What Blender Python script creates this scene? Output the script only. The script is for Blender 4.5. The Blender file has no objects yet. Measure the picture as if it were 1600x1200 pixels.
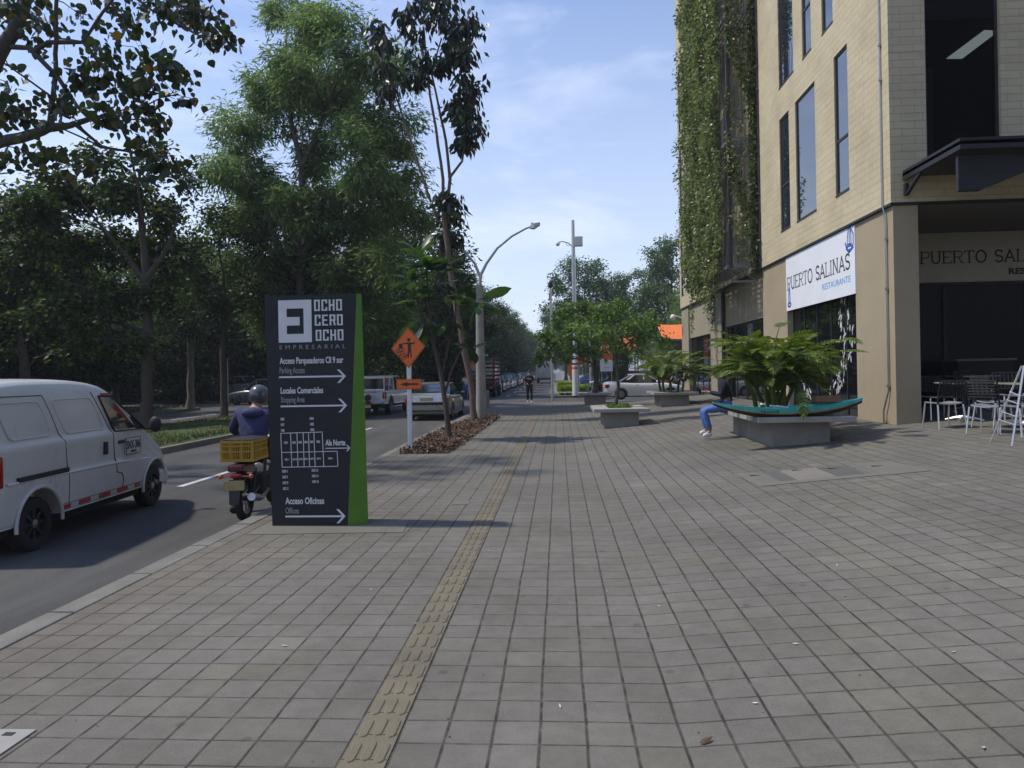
import bpy, math, random
import numpy as np
from mathutils import Vector, Matrix

R = math.radians
scene = bpy.context.scene
COL = scene.collection

# ---------------------------------------------------------------- camera
H = 1.68; FPX = 1130.0; YAW = R(3.7); ROLL = R(1.05); CX, CY = 800.0, 580.3
FW = Vector((-math.sin(YAW), math.cos(YAW), 0)); RT = Vector((math.cos(YAW), math.sin(YAW), 0)); UP = Vector((0, 0, 1))
cam_data = bpy.data.cameras.new('camera'); cam = bpy.data.objects.new('camera', cam_data); COL.objects.link(cam)
cam_data.sensor_width = 36.0; cam_data.lens = 36.0 * FPX / 1600.0
cam_data.shift_y = -(600.0 - CY) / 1600.0
cam_data.clip_start = 0.05; cam_data.clip_end = 4000
cr_ = RT * math.cos(ROLL) - UP * math.sin(ROLL); cu_ = RT * math.sin(ROLL) + UP * math.cos(ROLL)
m = Matrix((cr_, cu_, -FW)).transposed().to_4x4(); m.translation = Vector((0, 0, H))
cam.matrix_world = m
scene.camera = cam

# ---------------------------------------------------------------- sun and sky
SUN_EL = R(57); SUN_AZ = R(3)      # the sun stands over the trees on the left, a touch beyond the camera line
sun_dir = Vector((-math.cos(SUN_EL) * math.cos(SUN_AZ), math.cos(SUN_EL) * math.sin(SUN_AZ), math.sin(SUN_EL)))
sl = bpy.data.lights.new('sun', 'SUN'); sl.energy = 2.75; sl.angle = R(2.4); sl.color = (1.0, 0.95, 0.87)
so = bpy.data.objects.new('sun', sl); COL.objects.link(so)
so.rotation_euler = sun_dir.to_track_quat('Z', 'Y').to_euler(); so.location = (0, 0, 40)
world = bpy.data.worlds.new('World'); scene.world = world; world.use_nodes = True
wn = world.node_tree; wn.nodes.clear()
def WN(t, **kw):
    n = wn.nodes.new(t)
    for k, v in kw.items(): setattr(n, k, v)
    return n
sky = WN('ShaderNodeTexSky', sky_type='NISHITA'); sky.sun_disc = False
sky.sun_elevation = SUN_EL; sky.sun_rotation = R(270) + SUN_AZ
sky.altitude = 1000; sky.air_density = 1.25; sky.dust_density = 0.25; sky.ozone_density = 2.2
bg = WN('ShaderNodeBackground'); bg.inputs['Strength'].default_value = 0.14
wo = WN('ShaderNodeOutputWorld')
tc = WN('ShaderNodeTexCoord')
mp = WN('ShaderNodeMapping'); mp.inputs['Scale'].default_value = (1.0, 1.0, 3.2); mp.inputs['Location'].default_value = (0.35, 0.2, 0.1)
nz = WN('ShaderNodeTexNoise'); nz.inputs['Scale'].default_value = 3.4; nz.inputs['Detail'].default_value = 9; nz.inputs['Roughness'].default_value = 0.62
nz.inputs['Distortion'].default_value = 0.35
cr = WN('ShaderNodeValToRGB'); cr.color_ramp.elements[0].position = 0.55; cr.color_ramp.elements[1].position = 0.85
sx = WN('ShaderNodeSeparateXYZ')
low = WN('ShaderNodeMapRange'); low.inputs[1].default_value = 0.02; low.inputs[2].default_value = 0.34; low.inputs[3].default_value = 0.75; low.inputs[4].default_value = 0.42
mul = WN('ShaderNodeMath', operation='MULTIPLY')
# clouds thicken towards the left of the street
lft = WN('ShaderNodeMapRange'); lft.inputs[1].default_value = 0.25; lft.inputs[2].default_value = -0.45; lft.inputs[3].default_value = 0.0; lft.inputs[4].default_value = 0.13
addn = WN('ShaderNodeMath', operation='ADD')
mixc = WN('ShaderNodeMixRGB'); mixc.inputs[2].default_value = (7.6, 7.9, 8.9, 1)
tint = WN('ShaderNodeMixRGB', blend_type='MULTIPLY'); tint.inputs[0].default_value = 1; tint.inputs[2].default_value = (0.98, 0.95, 1.08, 1)
L = wn.links.new
L(tc.outputs['Generated'], mp.inputs[0]); L(mp.outputs[0], nz.inputs['Vector']); L(tc.outputs['Generated'], sx.inputs[0])
L(sx.outputs['Z'], low.inputs[0]); L(sx.outputs['X'], lft.inputs[0])
L(nz.outputs[0], addn.inputs[0]); L(lft.outputs[0], addn.inputs[1]); L(addn.outputs[0], cr.inputs[0])
L(cr.outputs[0], mul.inputs[0]); L(low.outputs[0], mul.inputs[1])
L(sky.outputs[0], tint.inputs[1]); L(tint.outputs[0], mixc.inputs[1]); L(mul.outputs[0], mixc.inputs[0])
hz = WN('ShaderNodeMapRange'); hz.inputs[1].default_value = 0.0; hz.inputs[2].default_value = 0.55; hz.inputs[3].default_value = 0.8; hz.inputs[4].default_value = 0.0
mixh = WN('ShaderNodeMixRGB'); mixh.inputs[2].default_value = (4.5, 5.0, 5.9, 1)
L(sx.outputs['Z'], hz.inputs[0]); L(hz.outputs[0], mixh.inputs[0]); L(mixc.outputs[0], mixh.inputs[1]); L(mixh.outputs[0], bg.inputs['Color']); L(bg.outputs[0], wo.inputs[0])
scene.view_settings.view_transform = 'Standard'; scene.view_settings.look = 'None'
scene.view_settings.gamma = 1; scene.view_settings.use_curve_mapping = False
scene.view_settings.exposure = 0.34
scene.render.engine = 'CYCLES'
scene.cycles.max_bounces = 6; scene.cycles.diffuse_bounces = 3; scene.cycles.glossy_bounces = 3
scene.cycles.transmission_bounces = 4; scene.cycles.transparent_max_bounces = 6
scene.cycles.use_denoising = True; scene.cycles.caustics_reflective = False; scene.cycles.caustics_refractive = False
scene.cycles.sample_clamp_indirect = 6

# ---------------------------------------------------------------- measuring helpers (photo pixel -> world point)
def ray(px, py):
    u = px - CX; v = -(py - CY); c, s = math.cos(ROLL), math.sin(ROLL)
    return RT * (u * c + v * s) + FW * FPX + UP * (-u * s + v * c)
CAM = Vector((0, 0, H))
def on_z(px, py, z=0.0): d = ray(px, py); return CAM + d * ((z - H) / d.z)
def on_x(px, py, x): d = ray(px, py); return CAM + d * (x / d.x)
def on_y(px, py, y): d = ray(px, py); return CAM + d * (y / d.y)
CREASE = 0.54
def zr(x, y=0.0):
    k = 1.0 if y < 33 else max(0.12, 1 - (y - 33) / 6.0 * 0.88)
    return 0.08 * max(0.0, x - CREASE) * k
def on_g(px, py):
    z = 0.0
    for _ in range(30): p = on_z(px, py, z); z = zr(p.x, p.y)
    return p

# ---------------------------------------------------------------- mesh building
def frame_of(d):
    d = d.normalized(); a = Vector((0, 0, 1)) if abs(d.z) < 0.95 else Vector((1, 0, 0))
    u = d.cross(a).normalized(); return u, d.cross(u).normalized()
class MB:
    def __init__(s): s.v = []; s.f = []
    def add(s, vs, fs, M=None):
        o = len(s.v)
        s.v += [tuple(M @ Vector(p)) if M else tuple(p) for p in vs]
        s.f += [tuple(o + i for i in f) for f in fs]; return s
    def bx(s, x0, x1, y0, y1, z0, z1, M=None):
        if x0 > x1: x0, x1 = x1, x0
        if y0 > y1: y0, y1 = y1, y0
        if z0 > z1: z0, z1 = z1, z0
        return s.add([(x0,y0,z0),(x1,y0,z0),(x1,y1,z0),(x0,y1,z0),(x0,y0,z1),(x1,y0,z1),(x1,y1,z1),(x0,y1,z1)],
                     [(0,3,2,1),(4,5,6,7),(0,1,5,4),(1,2,6,5),(2,3,7,6),(3,0,4,7)], M)
    def box(s, c, d, rz=0, M=None):
        T = Matrix.Translation(c) @ Matrix.Rotation(rz, 4, 'Z'); T = (M @ T) if M else T
        return s.bx(-d[0]/2, d[0]/2, -d[1]/2, d[1]/2, -d[2]/2, d[2]/2, T)
    def tube(s, pts, rad, n=8, cap=True, M=None):
        pts = [Vector(p) for p in pts]
        if not hasattr(rad, '__len__'): rad = [rad] * len(pts)
        vs = []; u = None
        for i, p in enumerate(pts):
            d = (pts[min(i+1, len(pts)-1)] - pts[max(i-1, 0)])
            if d.length < 1e-6: d = Vector((0, 0, 1))
            d.normalize()
            if u is None: u, w = frame_of(d)
            else:
                u = (u - d * u.dot(d))
                u = u.normalized() if u.length > 1e-4 else frame_of(d)[0]
                w = d.cross(u)
            for k in range(n):
                a = 2 * math.pi * k / n; vs.append(p + (u * math.cos(a) + w * math.sin(a)) * rad[i])
        fs = []
        for i in range(len(pts) - 1):
            for k in range(n):
                a, b = i*n + k, i*n + (k+1) % n; fs.append((a, b, b+n, a+n))
        if cap: fs.append(tuple(range(n-1, -1, -1))); fs.append(tuple(range((len(pts)-1)*n, len(pts)*n)))
        return s.add(vs, fs, M)
    def lathe(s, prof, M=None, n=20, cap=True):
        vs = []; fs = []
        for r, z in prof:
            for k in range(n):
                a = 2*math.pi*k/n; vs.append((r*math.cos(a), r*math.sin(a), z))
        for i in range(len(prof)-1):
            for k in range(n):
                a, b = i*n+k, i*n+(k+1) % n; fs.append((a, b, b+n, a+n))
        if cap: fs.append(tuple(range(n-1, -1, -1))); fs.append(tuple(range((len(prof)-1)*n, len(prof)*n)))
        return s.add(vs, fs, M)
    def prism(s, poly, d0, d1, M=None):      # polygon in local XY, extruded along local Z
        n = len(poly)
        vs = [(p[0], p[1], d0) for p in poly] + [(p[0], p[1], d1) for p in poly]
        fs = [tuple(range(n-1, -1, -1)), tuple(range(n, 2*n))] + [(i, (i+1) % n, (i+1) % n + n, i+n) for i in range(n)]
        return s.add(vs, fs, M)
    def loft(s, rings, cap=True, M=None):
        n = len(rings[0]); vs = [p for r in rings for p in r]; fs = []
        for i in range(len(rings)-1):
            for k in range(n):
                a, b = i*n+k, i*n+(k+1) % n; fs.append((a, b, b+n, a+n))
        if cap: fs.append(tuple(range(n-1, -1, -1))); fs.append(tuple(range((len(rings)-1)*n, len(rings)*n)))
        return s.add(vs, fs, M)
    def ell(s, c, r, n=12, mrings=8, M=None):
        if not hasattr(r, '__len__'): r = (r, r, r)
        prof = [(math.sin(math.pi*i/mrings), -math.cos(math.pi*i/mrings)) for i in range(mrings+1)]
        prof = [(max(p, 0.001), z) for p, z in prof]
        T = Matrix.Translation(c) @ Matrix.Diagonal((r[0], r[1], r[2], 1)); T = (M @ T) if M else T
        return s.lathe(prof, T, n)
    def quad(s, a, b, c, d): return s.add([a, b, c, d], [(0, 1, 2, 3)])
    def build(s, name, mat, parent=None, smooth=False, bevel=0, sub=0, seg=2):
        me = bpy.data.meshes.new(name); me.from_pydata(s.v, [], s.f); me.update()
        o = bpy.data.objects.new(name, me); COL.objects.link(o)
        if mat: me.materials.append(mat)
        if smooth:
            for p in me.polygons: p.use_smooth = True
            try: me.set_sharp_from_angle(angle=R(40))
            except Exception: pass
        if bevel:
            b = o.modifiers.new('b', 'BEVEL'); b.width = bevel; b.segments = seg; b.limit_method = 'ANGLE'; b.angle_limit = R(35)
        if sub:
            b = o.modifiers.new('s', 'SUBSURF'); b.levels = sub; b.render_levels = sub
        if parent: o.parent = parent
        return o
def matl_name(m): return m.name
def quads_mesh(name, V, k, mat, parent=None, smooth=False):
    n = len(V) // k; me = bpy.data.meshes.new(name)
    me.vertices.add(len(V)); me.vertices.foreach_set('co', np.ascontiguousarray(V, dtype=np.float32).ravel())
    me.loops.add(len(V)); me.loops.foreach_set('vertex_index', np.arange(len(V), dtype=np.int32))
    me.polygons.add(n); me.polygons.foreach_set('loop_start', np.arange(0, n*k, k, dtype=np.int32))
    me.update(calc_edges=True); me.materials.append(mat)
    o = bpy.data.objects.new(name, me); COL.objects.link(o)
    if parent: o.parent = parent
    return o
def tag(o, label=None, cat=None, group=None, kind=None):
    if label: o['label'] = label
    if cat: o['category'] = cat
    if group: o['group'] = group
    if kind: o['kind'] = kind
    return o
def thing(name, label, cat, loc=(0, 0, 0), rz=0, group=None, kind=None):
    o = bpy.data.objects.new(name, None); COL.objects.link(o); o.location = loc; o.rotation_euler = (0, 0, rz)
    o.empty_display_size = 0.2
    return tag(o, label, cat, group, kind)
def copy_tree(o, loc=None, rz=None, label=None, scale=None, group=None):
    def rec(s, par):
        c = s.copy(); COL.objects.link(c); c.parent = par
        for ch in [x for x in bpy.data.objects if x.parent == s]: rec(ch, c)
        return c
    c = rec(o, None)
    if loc is not None: c.location = loc
    if rz is not None: c.rotation_euler = (0, 0, rz)
    if scale: c.scale = scale if hasattr(scale, '__len__') else (scale,)*3
    if label: c['label'] = label
    if group: c['group'] = group
    return c
def RX(a): return Matrix.Rotation(a, 4, 'X')
def RY(a): return Matrix.Rotation(a, 4, 'Y')
def RZ(a): return Matrix.Rotation(a, 4, 'Z')
def TR(x, y, z): return Matrix.Translation((x, y, z))

# ---------------------------------------------------------------- materials
def nodes_of(name):
    mt = bpy.data.materials.new(name); mt.use_nodes = True; nt = mt.node_tree
    return mt, nt, nt.nodes['Principled BSDF']
def N(nt, t, **kw):
    n = nt.nodes.new(t)
    for k, v in kw.items():
        if k == 'ins':
            for i, val in v.items(): n.inputs[i].default_value = val
        else: setattr(n, k, v)
    return n
def mat(name, c, rough=0.6, metal=0.0, var=0.14, vs=5.0, bump=0.0, bs=60.0, spec=0.5, coat=0.0, dirt=0.0, island=0.0, stretch=None):
    mt, nt, p = nodes_of(name); L = nt.links.new
    tcn = N(nt, 'ShaderNodeTexCoord'); src = tcn.outputs['Object']
    if stretch:
        mpn = N(nt, 'ShaderNodeMapping'); mpn.inputs['Scale'].default_value = stretch; L(src, mpn.inputs[0]); src = mpn.outputs[0]
    n1 = N(nt, 'ShaderNodeTexNoise', ins={'Scale': vs, 'Detail': 6, 'Roughness': 0.65}); L(src, n1.inputs['Vector'])
    r = N(nt, 'ShaderNodeMapRange', ins={1: 0.3, 2: 0.7, 3: 1 - var, 4: 1 + var}); L(n1.outputs[0], r.inputs[0])
    hs = N(nt, 'ShaderNodeHueSaturation'); hs.inputs['Color'].default_value = (*c, 1)
    val = r.outputs[0]
    if island:
        g = N(nt, 'ShaderNodeNewGeometry'); ri = N(nt, 'ShaderNodeMapRange', ins={1: 0, 2: 1, 3: 1 - island, 4: 1 + island})
        L(g.outputs['Random Per Island'], ri.inputs[0]); mm = N(nt, 'ShaderNodeMath', operation='MULTIPLY')
        L(val, mm.inputs[0]); L(ri.outputs[0], mm.inputs[1]); val = mm.outputs[0]
    L(val, hs.inputs['Value']); out = hs.outputs[0]
    if dirt:
        n2 = N(nt, 'ShaderNodeTexNoise', ins={'Scale': vs*0.45, 'Detail': 8, 'Roughness': 0.7}); L(src, n2.inputs['Vector'])
        r2 = N(nt, 'ShaderNodeMapRange', ins={1: 0.5, 2: 0.75, 3: 0, 4: dirt}); L(n2.outputs[0], r2.inputs[0])
        mx = N(nt, 'ShaderNodeMixRGB', ins={2: (0.06, 0.052, 0.04, 1)}); L(r2.outputs[0], mx.inputs[0]); L(out, mx.inputs[1]); out = mx.outputs[0]
    L(out, p.inputs['Base Color'])
    p.inputs['Roughness'].default_value = rough; p.inputs['Metallic'].default_value = metal
    p.inputs['Specular IOR Level'].default_value = spec; p.inputs['Coat Weight'].default_value = coat
    if rough > 0.05:
        rr = N(nt, 'ShaderNodeMapRange', ins={1: 0.3, 2: 0.7, 3: max(0.02, rough - 0.08), 4: min(1, rough + 0.08)}); L(n1.outputs[0], rr.inputs[0]); L(rr.outputs[0], p.inputs['Roughness'])
    if bump:
        n3 = N(nt, 'ShaderNodeTexNoise', ins={'Scale': bs, 'Detail': 5}); L(src, n3.inputs['Vector'])
        b = N(nt, 'ShaderNodeBump', ins={'Strength': bump, 'Distance': 0.02}); L(n3.outputs[0], b.inputs['Height']); L(b.outputs[0], p.inputs['Normal'])
    return mt
def leafmat(name, c1, c2, c3=None, trans=0.35, rough=0.45, spec=0.4, tcol=None):
    mt, nt, p = nodes_of(name); L = nt.links.new
    g = N(nt, 'ShaderNodeNewGeometry'); rp = N(nt, 'ShaderNodeValToRGB')
    e = rp.color_ramp.elements; e[0].color = (*c1, 1); e[1].color = (*c2, 1); e[1].position = 0.85
    if c3: x = e.new(0.95); x.color = (*c3, 1); e[2].position if False else None
    L(g.outputs['Random Per Island'], rp.inputs[0])
    n1 = N(nt, 'ShaderNodeTexNoise', ins={'Scale': 0.7, 'Detail': 3}); L(N(nt, 'ShaderNodeTexCoord').outputs['Object'], n1.inputs['Vector'])
    r = N(nt, 'ShaderNodeMapRange', ins={1: 0.3, 2: 0.7, 3: 0.75, 4: 1.3}); L(n1.outputs[0], r.inputs[0])
    hs = N(nt, 'ShaderNodeHueSaturation'); L(rp.outputs[0], hs.inputs['Color']); L(r.outputs[0], hs.inputs['Value'])
    L(hs.outputs[0], p.inputs['Base Color']); p.inputs['Roughness'].default_value = rough; p.inputs['Specular IOR Level'].default_value = spec
    tr = N(nt, 'ShaderNodeBsdfTranslucent'); h2 = N(nt, 'ShaderNodeHueSaturation', ins={'Saturation': 1.15, 'Value': 1.5}); L(hs.outputs[0], h2.inputs['Color']); L(h2.outputs[0], tr.inputs[0])
    ms = N(nt, 'ShaderNodeMixShader', ins={0: trans}); L(p.outputs[0], ms.inputs[1]); L(tr.outputs[0], ms.inputs[2])
    L(ms.outputs[0], nt.nodes['Material Output'].inputs[0])
    return mt

M = {}
M['concrete'] = mat('concrete', (0.27, 0.255, 0.225), 0.85, var=0.16, vs=3, bump=0.25, bs=40, dirt=0.35)
M['concrete_light'] = mat('concrete_light', (0.33, 0.315, 0.28), 0.85, var=0.14, vs=4, bump=0.2, bs=50, dirt=0.35)
M['kerb'] = mat('kerb_concrete', (0.185, 0.172, 0.145), 0.9, var=0.2, vs=2.5, bump=0.3, bs=40, dirt=0.5)
M['paint_white'] = mat('white_paint', (0.74, 0.74, 0.72), 0.5, var=0.05, dirt=0.12)
M['van_paint'] = mat('van_paint', (0.56, 0.565, 0.54), 0.32, var=0.05, vs=2, coat=0.25, dirt=0.10)
M['car_white'] = mat('car_white', (0.72, 0.72, 0.72), 0.22, var=0.02, coat=0.6)
M['car_champagne'] = mat('car_champagne', (0.30, 0.285, 0.245), 0.3, metal=0.45, var=0.04, coat=0.6)
M['car_dark'] = mat('car_dark', (0.03, 0.032, 0.038), 0.25, metal=0.2, var=0.05, coat=0.6)
M['car_grey'] = mat('car_grey', (0.16, 0.165, 0.175), 0.28, metal=0.5, var=0.05, coat=0.6)
M['car_silver'] = mat('car_silver', (0.45, 0.455, 0.46), 0.3, metal=0.6, var=0.05, coat=0.5)
M['car_red'] = mat('car_red', (0.35, 0.015, 0.03), 0.3, var=0.05, coat=0.6)
M['car_blue'] = mat('car_blue', (0.03, 0.07, 0.2), 0.3, metal=0.2, var=0.05, coat=0.6)
M['glass_car'] = mat('car_glass', (0.015, 0.02, 0.024), 0.04, var=0.0, spec=0.9, coat=0.3)
M['rubber'] = mat('rubber', (0.018, 0.018, 0.019), 0.85, var=0.2, vs=12, bump=0.2)
M['black_plastic'] = mat('black_plastic', (0.016, 0.016, 0.018), 0.6, var=0.1)
M['black'] = mat('black_matt', (0.012, 0.012, 0.013), 0.8, var=0.1)
M['seam'] = mat('seam_dark', (0.03, 0.03, 0.03), 0.8, var=0.1)
M['steel'] = mat('steel', (0.42, 0.42, 0.43), 0.38, metal=0.9, var=0.12)
M['alu'] = mat('aluminium', (0.62, 0.62, 0.62), 0.35, metal=0.6, var=0.08)
M['dark_steel'] = mat('dark_steel', (0.035, 0.035, 0.038), 0.5, metal=0.4, var=0.15)
M['rim'] = mat('rim_metal', (0.32, 0.32, 0.33), 0.35, metal=0.8, var=0.1)
M['rim_dark'] = mat('rim_dark', (0.05, 0.05, 0.055), 0.5, metal=0.4, var=0.1)
M['red_lens'] = mat('red_lens', (0.35, 0.012, 0.015), 0.12, var=0.1, coat=0.6)
M['red_tape'] = mat('red_tape', (0.38, 0.025, 0.03), 0.4, var=0.12)
M['orange_lens'] = mat('orange_lens', (0.6, 0.14, 0.03), 0.15, coat=0.5)
M['clear_lens'] = mat('clear_lens', (0.6, 0.6, 0.6), 0.1, coat=0.7)
M['plate_yellow'] = mat('plate_yellow', (0.42, 0.33, 0.14), 0.45, var=0.1, dirt=0.2)
M['plate_white'] = mat('plate_white', (0.66, 0.66, 0.64), 0.45, var=0.06)
M['orange_sign'] = mat('orange_sign', (0.86, 0.15, 0.02), 0.38, var=0.04, spec=0.4)
M['sign_black'] = mat('sign_black', (0.012, 0.012, 0.014), 0.5, var=0.05)
M['panel_black'] = mat('panel_black', (0.010, 0.011, 0.013), 0.65, var=0.14, vs=2.5, dirt=0.08)
M['panel_green'] = mat('panel_green', (0.10, 0.235, 0.025), 0.42, var=0.10, vs=3)
M['letter_white'] = mat('letter_white', (0.72, 0.72, 0.72), 0.5, var=0.05)
M['letter_grey'] = mat('letter_grey', (0.33, 0.33, 0.32), 0.5, var=0.05)
M['banner_white'] = mat('banner_white', (0.80, 0.81, 0.84), 0.55, var=0.03, vs=1.5)
M['blue_ink'] = mat('blue_ink', (0.04, 0.10, 0.42), 0.5)
M['blue_light_ink'] = mat('blue_light_ink', (0.04, 0.26, 0.62), 0.5)
M['ink'] = mat('ink', (0.06, 0.06, 0.065), 0.6)
M['bark'] = mat('bark', (0.075, 0.062, 0.048), 0.9, var=0.35, vs=7, bump=0.6, bs=25, stretch=(1, 1, 0.3))
M['bark_light'] = mat('bark_light', (0.20, 0.17, 0.125), 0.9, var=0.3, vs=6, bump=0.5, bs=25, stretch=(1, 1, 0.4))
M['bark_red'] = mat('bark_red', (0.15, 0.105, 0.075), 0.85, var=0.3, vs=6, bump=0.5, bs=25, stretch=(1, 1, 3))
M['tan'] = mat('tan_render', (0.37, 0.30, 0.195), 0.85, var=0.07, vs=1.2, bump=0.12, bs=60, dirt=0.12)
M['tan_weathered'] = mat('tan_weathered', (0.33, 0.28, 0.19), 0.85, var=0.16, vs=2.2, bump=0.12, bs=60, dirt=0.4, stretch=(4, 4, 0.35))
M['window_frame'] = mat('window_frame', (0.035, 0.028, 0.026), 0.5, var=0.1)
M['window_glass'] = mat('window_glass', (0.02, 0.026, 0.04), 0.03, var=0.0, spec=1.0)
M['window_glass'].node_tree.nodes['Principled BSDF'].inputs['IOR'].default_value = 2.1
M['shop_glass'] = mat('shop_glass', (0.006, 0.007, 0.009), 0.03, var=0.0, spec=0.9)
M['interior'] = mat('interior_dark', (0.02, 0.018, 0.016), 0.9, var=0.2)
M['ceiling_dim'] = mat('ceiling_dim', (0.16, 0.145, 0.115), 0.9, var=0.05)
M['skin'] = mat('skin', (0.36, 0.19, 0.12), 0.55, var=0.08)
M['skin_dark'] = mat('skin_dark', (0.20, 0.10, 0.065), 0.55, var=0.08)
M['hair'] = mat('hair', (0.012, 0.01, 0.009), 0.6, var=0.2)
M['jeans'] = mat('jeans', (0.09, 0.17, 0.42), 0.85, var=0.3, vs=14, bump=0.3, bs=160)
M['navy'] = mat('navy_cloth', (0.014, 0.018, 0.036), 0.85, var=0.2, vs=10, bump=0.3)
M['purple_cloth'] = mat('purple_jacket', (0.035, 0.038, 0.105), 0.8, var=0.3, vs=7, bump=0.5, bs=20)
M['black_cloth'] = mat('black_cloth', (0.014, 0.014, 0.016), 0.85, var=0.2, vs=10, bump=0.3)
M['white_cloth'] = mat('white_cloth', (0.62, 0.62, 0.62), 0.8, var=0.1)
M['pale_blue_cloth'] = mat('pale_blue_cloth', (0.42, 0.5, 0.66), 0.8, var=0.1)
M['crate_yellow'] = mat('crate_yellow', (0.50, 0.30, 0.018), 0.5, var=0.14, dirt=0.3)
M['turquoise'] = mat('turquoise_paint', (0.06, 0.52, 0.52), 0.5, var=0.25, vs=5, dirt=0.2, bump=0.2)
M['boat_stripe'] = mat('boat_stripe', (0.34, 0.30, 0.16), 0.7, var=0.25, dirt=0.3)
M['boat_dark'] = mat('boat_hull_dark', (0.03, 0.02, 0.015), 0.6, var=0.3)
M['wood'] = mat('wood', (0.25, 0.13, 0.06), 0.6, var=0.25, vs=5, stretch=(1, 8, 8))
M['soil'] = mat('soil', (0.05, 0.038, 0.026), 0.95, var=0.4, vs=14, bump=0.8, bs=40)
M['orange_fabric'] = mat('orange_fabric', (0.85, 0.20, 0.03), 0.6, var=0.12)
M['warm_white'] = mat('strip_reflection', (0.8, 0.78, 0.62), 0.5, var=0.05)
M['helmet_grey'] = mat('helmet_grey', (0.07, 0.075, 0.08), 0.3, coat=0.4)
# ================================================================ GROUND, ROADS, PAVING
def paving_material():
    mt, nt, p = nodes_of('paving'); L = nt.links.new
    g = N(nt, 'ShaderNodeNewGeometry'); s = N(nt, 'ShaderNodeSeparateXYZ'); L(g.outputs['Position'], s.inputs[0])
    wob = N(nt, 'ShaderNodeTexNoise', ins={'Scale': 1.6, 'Detail': 3}); L(g.outputs['Position'], wob.inputs['Vector'])
    ws = N(nt, 'ShaderNodeMapRange', ins={1: 0, 2: 1, 3: -0.04, 4: 0.04}); L(wob.outputs[0], ws.inputs[0])
    def axis(sock, off, pitch):
        a = N(nt, 'ShaderNodeMath', operation='ADD', ins={1: off}); L(sock, a.inputs[0])
        b = N(nt, 'ShaderNodeMath', operation='DIVIDE', ins={1: pitch}); L(a.outputs[0], b.inputs[0])
        c = N(nt, 'ShaderNodeMath', operation='ADD'); L(b.outputs[0], c.inputs[0]); L(ws.outputs[0], c.inputs[1])
        fl = N(nt, 'ShaderNodeMath', operation='FLOOR'); L(c.outputs[0], fl.inputs[0])
        fr = N(nt, 'ShaderNodeMath', operation='FRACT'); L(c.outputs[0], fr.inputs[0])
        d = N(nt, 'ShaderNodeMath', operation='SUBTRACT', ins={1: 0.5}); L(fr.outputs[0], d.inputs[0])
        e = N(nt, 'ShaderNodeMath', operation='ABSOLUTE'); L(d.outputs[0], e.inputs[0])
        return fl, e
    fu, eu = axis(s.outputs['X'], 0.983 + 0.2165*60, 0.2165); fv, ev = axis(s.outputs['Y'], 60*0.2165, 0.2165)
    cb = N(nt, 'ShaderNodeCombineXYZ'); L(fu.outputs[0], cb.inputs[0]); L(fv.outputs[0], cb.inputs[1])
    wn_ = N(nt, 'ShaderNodeTexWhiteNoise', noise_dimensions='3D'); L(cb.outputs[0], wn_.inputs[0])
    rp = N(nt, 'ShaderNodeValToRGB'); e = rp.color_ramp.elements
    e[0].color = (0.152, 0.139, 0.114, 1); e[1].color = (0.174, 0.160, 0.133, 1)
    x = e.new(0.3); x.color = (0.160, 0.147, 0.120, 1)
    x = e.new(0.62); x.color = (0.163, 0.148, 0.127, 1)
    L(wn_.outputs['Value'], rp.inputs[0])
    # blotches over many tiles, fine grain, greenish weathering
    n1 = N(nt, 'ShaderNodeTexNoise', ins={'Scale': 0.55, 'Detail': 7, 'Roughness': 0.6}); L(g.outputs['Position'], n1.inputs['Vector'])
    r1 = N(nt, 'ShaderNodeMapRange', ins={1: 0.32, 2: 0.68, 3: 0.80, 4: 1.14}); L(n1.outputs[0], r1.inputs[0])
    n2 = N(nt, 'ShaderNodeTexNoise', ins={'Scale': 90, 'Detail': 4, 'Roughness': 0.7}); L(g.outputs['Position'], n2.inputs['Vector'])
    r2 = N(nt, 'ShaderNodeMapRange', ins={1: 0.3, 2: 0.7, 3: 0.84, 4: 1.15}); L(n2.outputs[0], r2.inputs[0])
    n5 = N(nt, 'ShaderNodeTexNoise', ins={'Scale': 7, 'Detail': 8, 'Roughness': 0.7}); L(g.outputs['Position'], n5.inputs['Vector'])
    r5 = N(nt, 'ShaderNodeMapRange', ins={1: 0.35, 2: 0.7, 3: 1.08, 4: 0.84}); L(n5.outputs[0], r5.inputs[0])
    mm = N(nt, 'ShaderNodeMath', operation='MULTIPLY'); L(r1.outputs[0], mm.inputs[0]); L(r2.outputs[0], mm.inputs[1])
    m2 = N(nt, 'ShaderNodeMath', operation='MULTIPLY'); L(mm.outputs[0], m2.inputs[0]); L(r5.outputs[0], m2.inputs[1])
    hs = N(nt, 'ShaderNodeHueSaturation'); L(rp.outputs[0], hs.inputs['Color']); L(m2.outputs[0], hs.inputs['Value'])
    n3 = N(nt, 'ShaderNodeTexNoise', ins={'Scale': 0.9, 'Detail': 5}); L(g.outputs['Position'], n3.inputs['Vector'])
    r3 = N(nt, 'ShaderNodeMapRange', ins={1: 0.5, 2: 0.72, 3: 0, 4: 0.5}); L(n3.outputs[0], r3.inputs[0])
    gm = N(nt, 'ShaderNodeMixRGB', blend_type='MULTIPLY', ins={2: (0.93, 1.0, 0.80, 1)}); L(r3.outputs[0], gm.inputs[0]); L(hs.outputs[0], gm.inputs[1])
    # reddish tiles near the road side
    rx = N(nt, 'ShaderNodeMapRange', ins={1: -2.2, 2: -3.7, 3: 0.0, 4: 0.45}); L(s.outputs['X'], rx.inputs[0])
    rm = N(nt, 'ShaderNodeMixRGB', blend_type='MULTIPLY', ins={2: (1.0, 0.88, 0.78, 1)}); L(rx.outputs[0], rm.inputs[0]); L(gm.outputs[0], rm.inputs[1])
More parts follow.
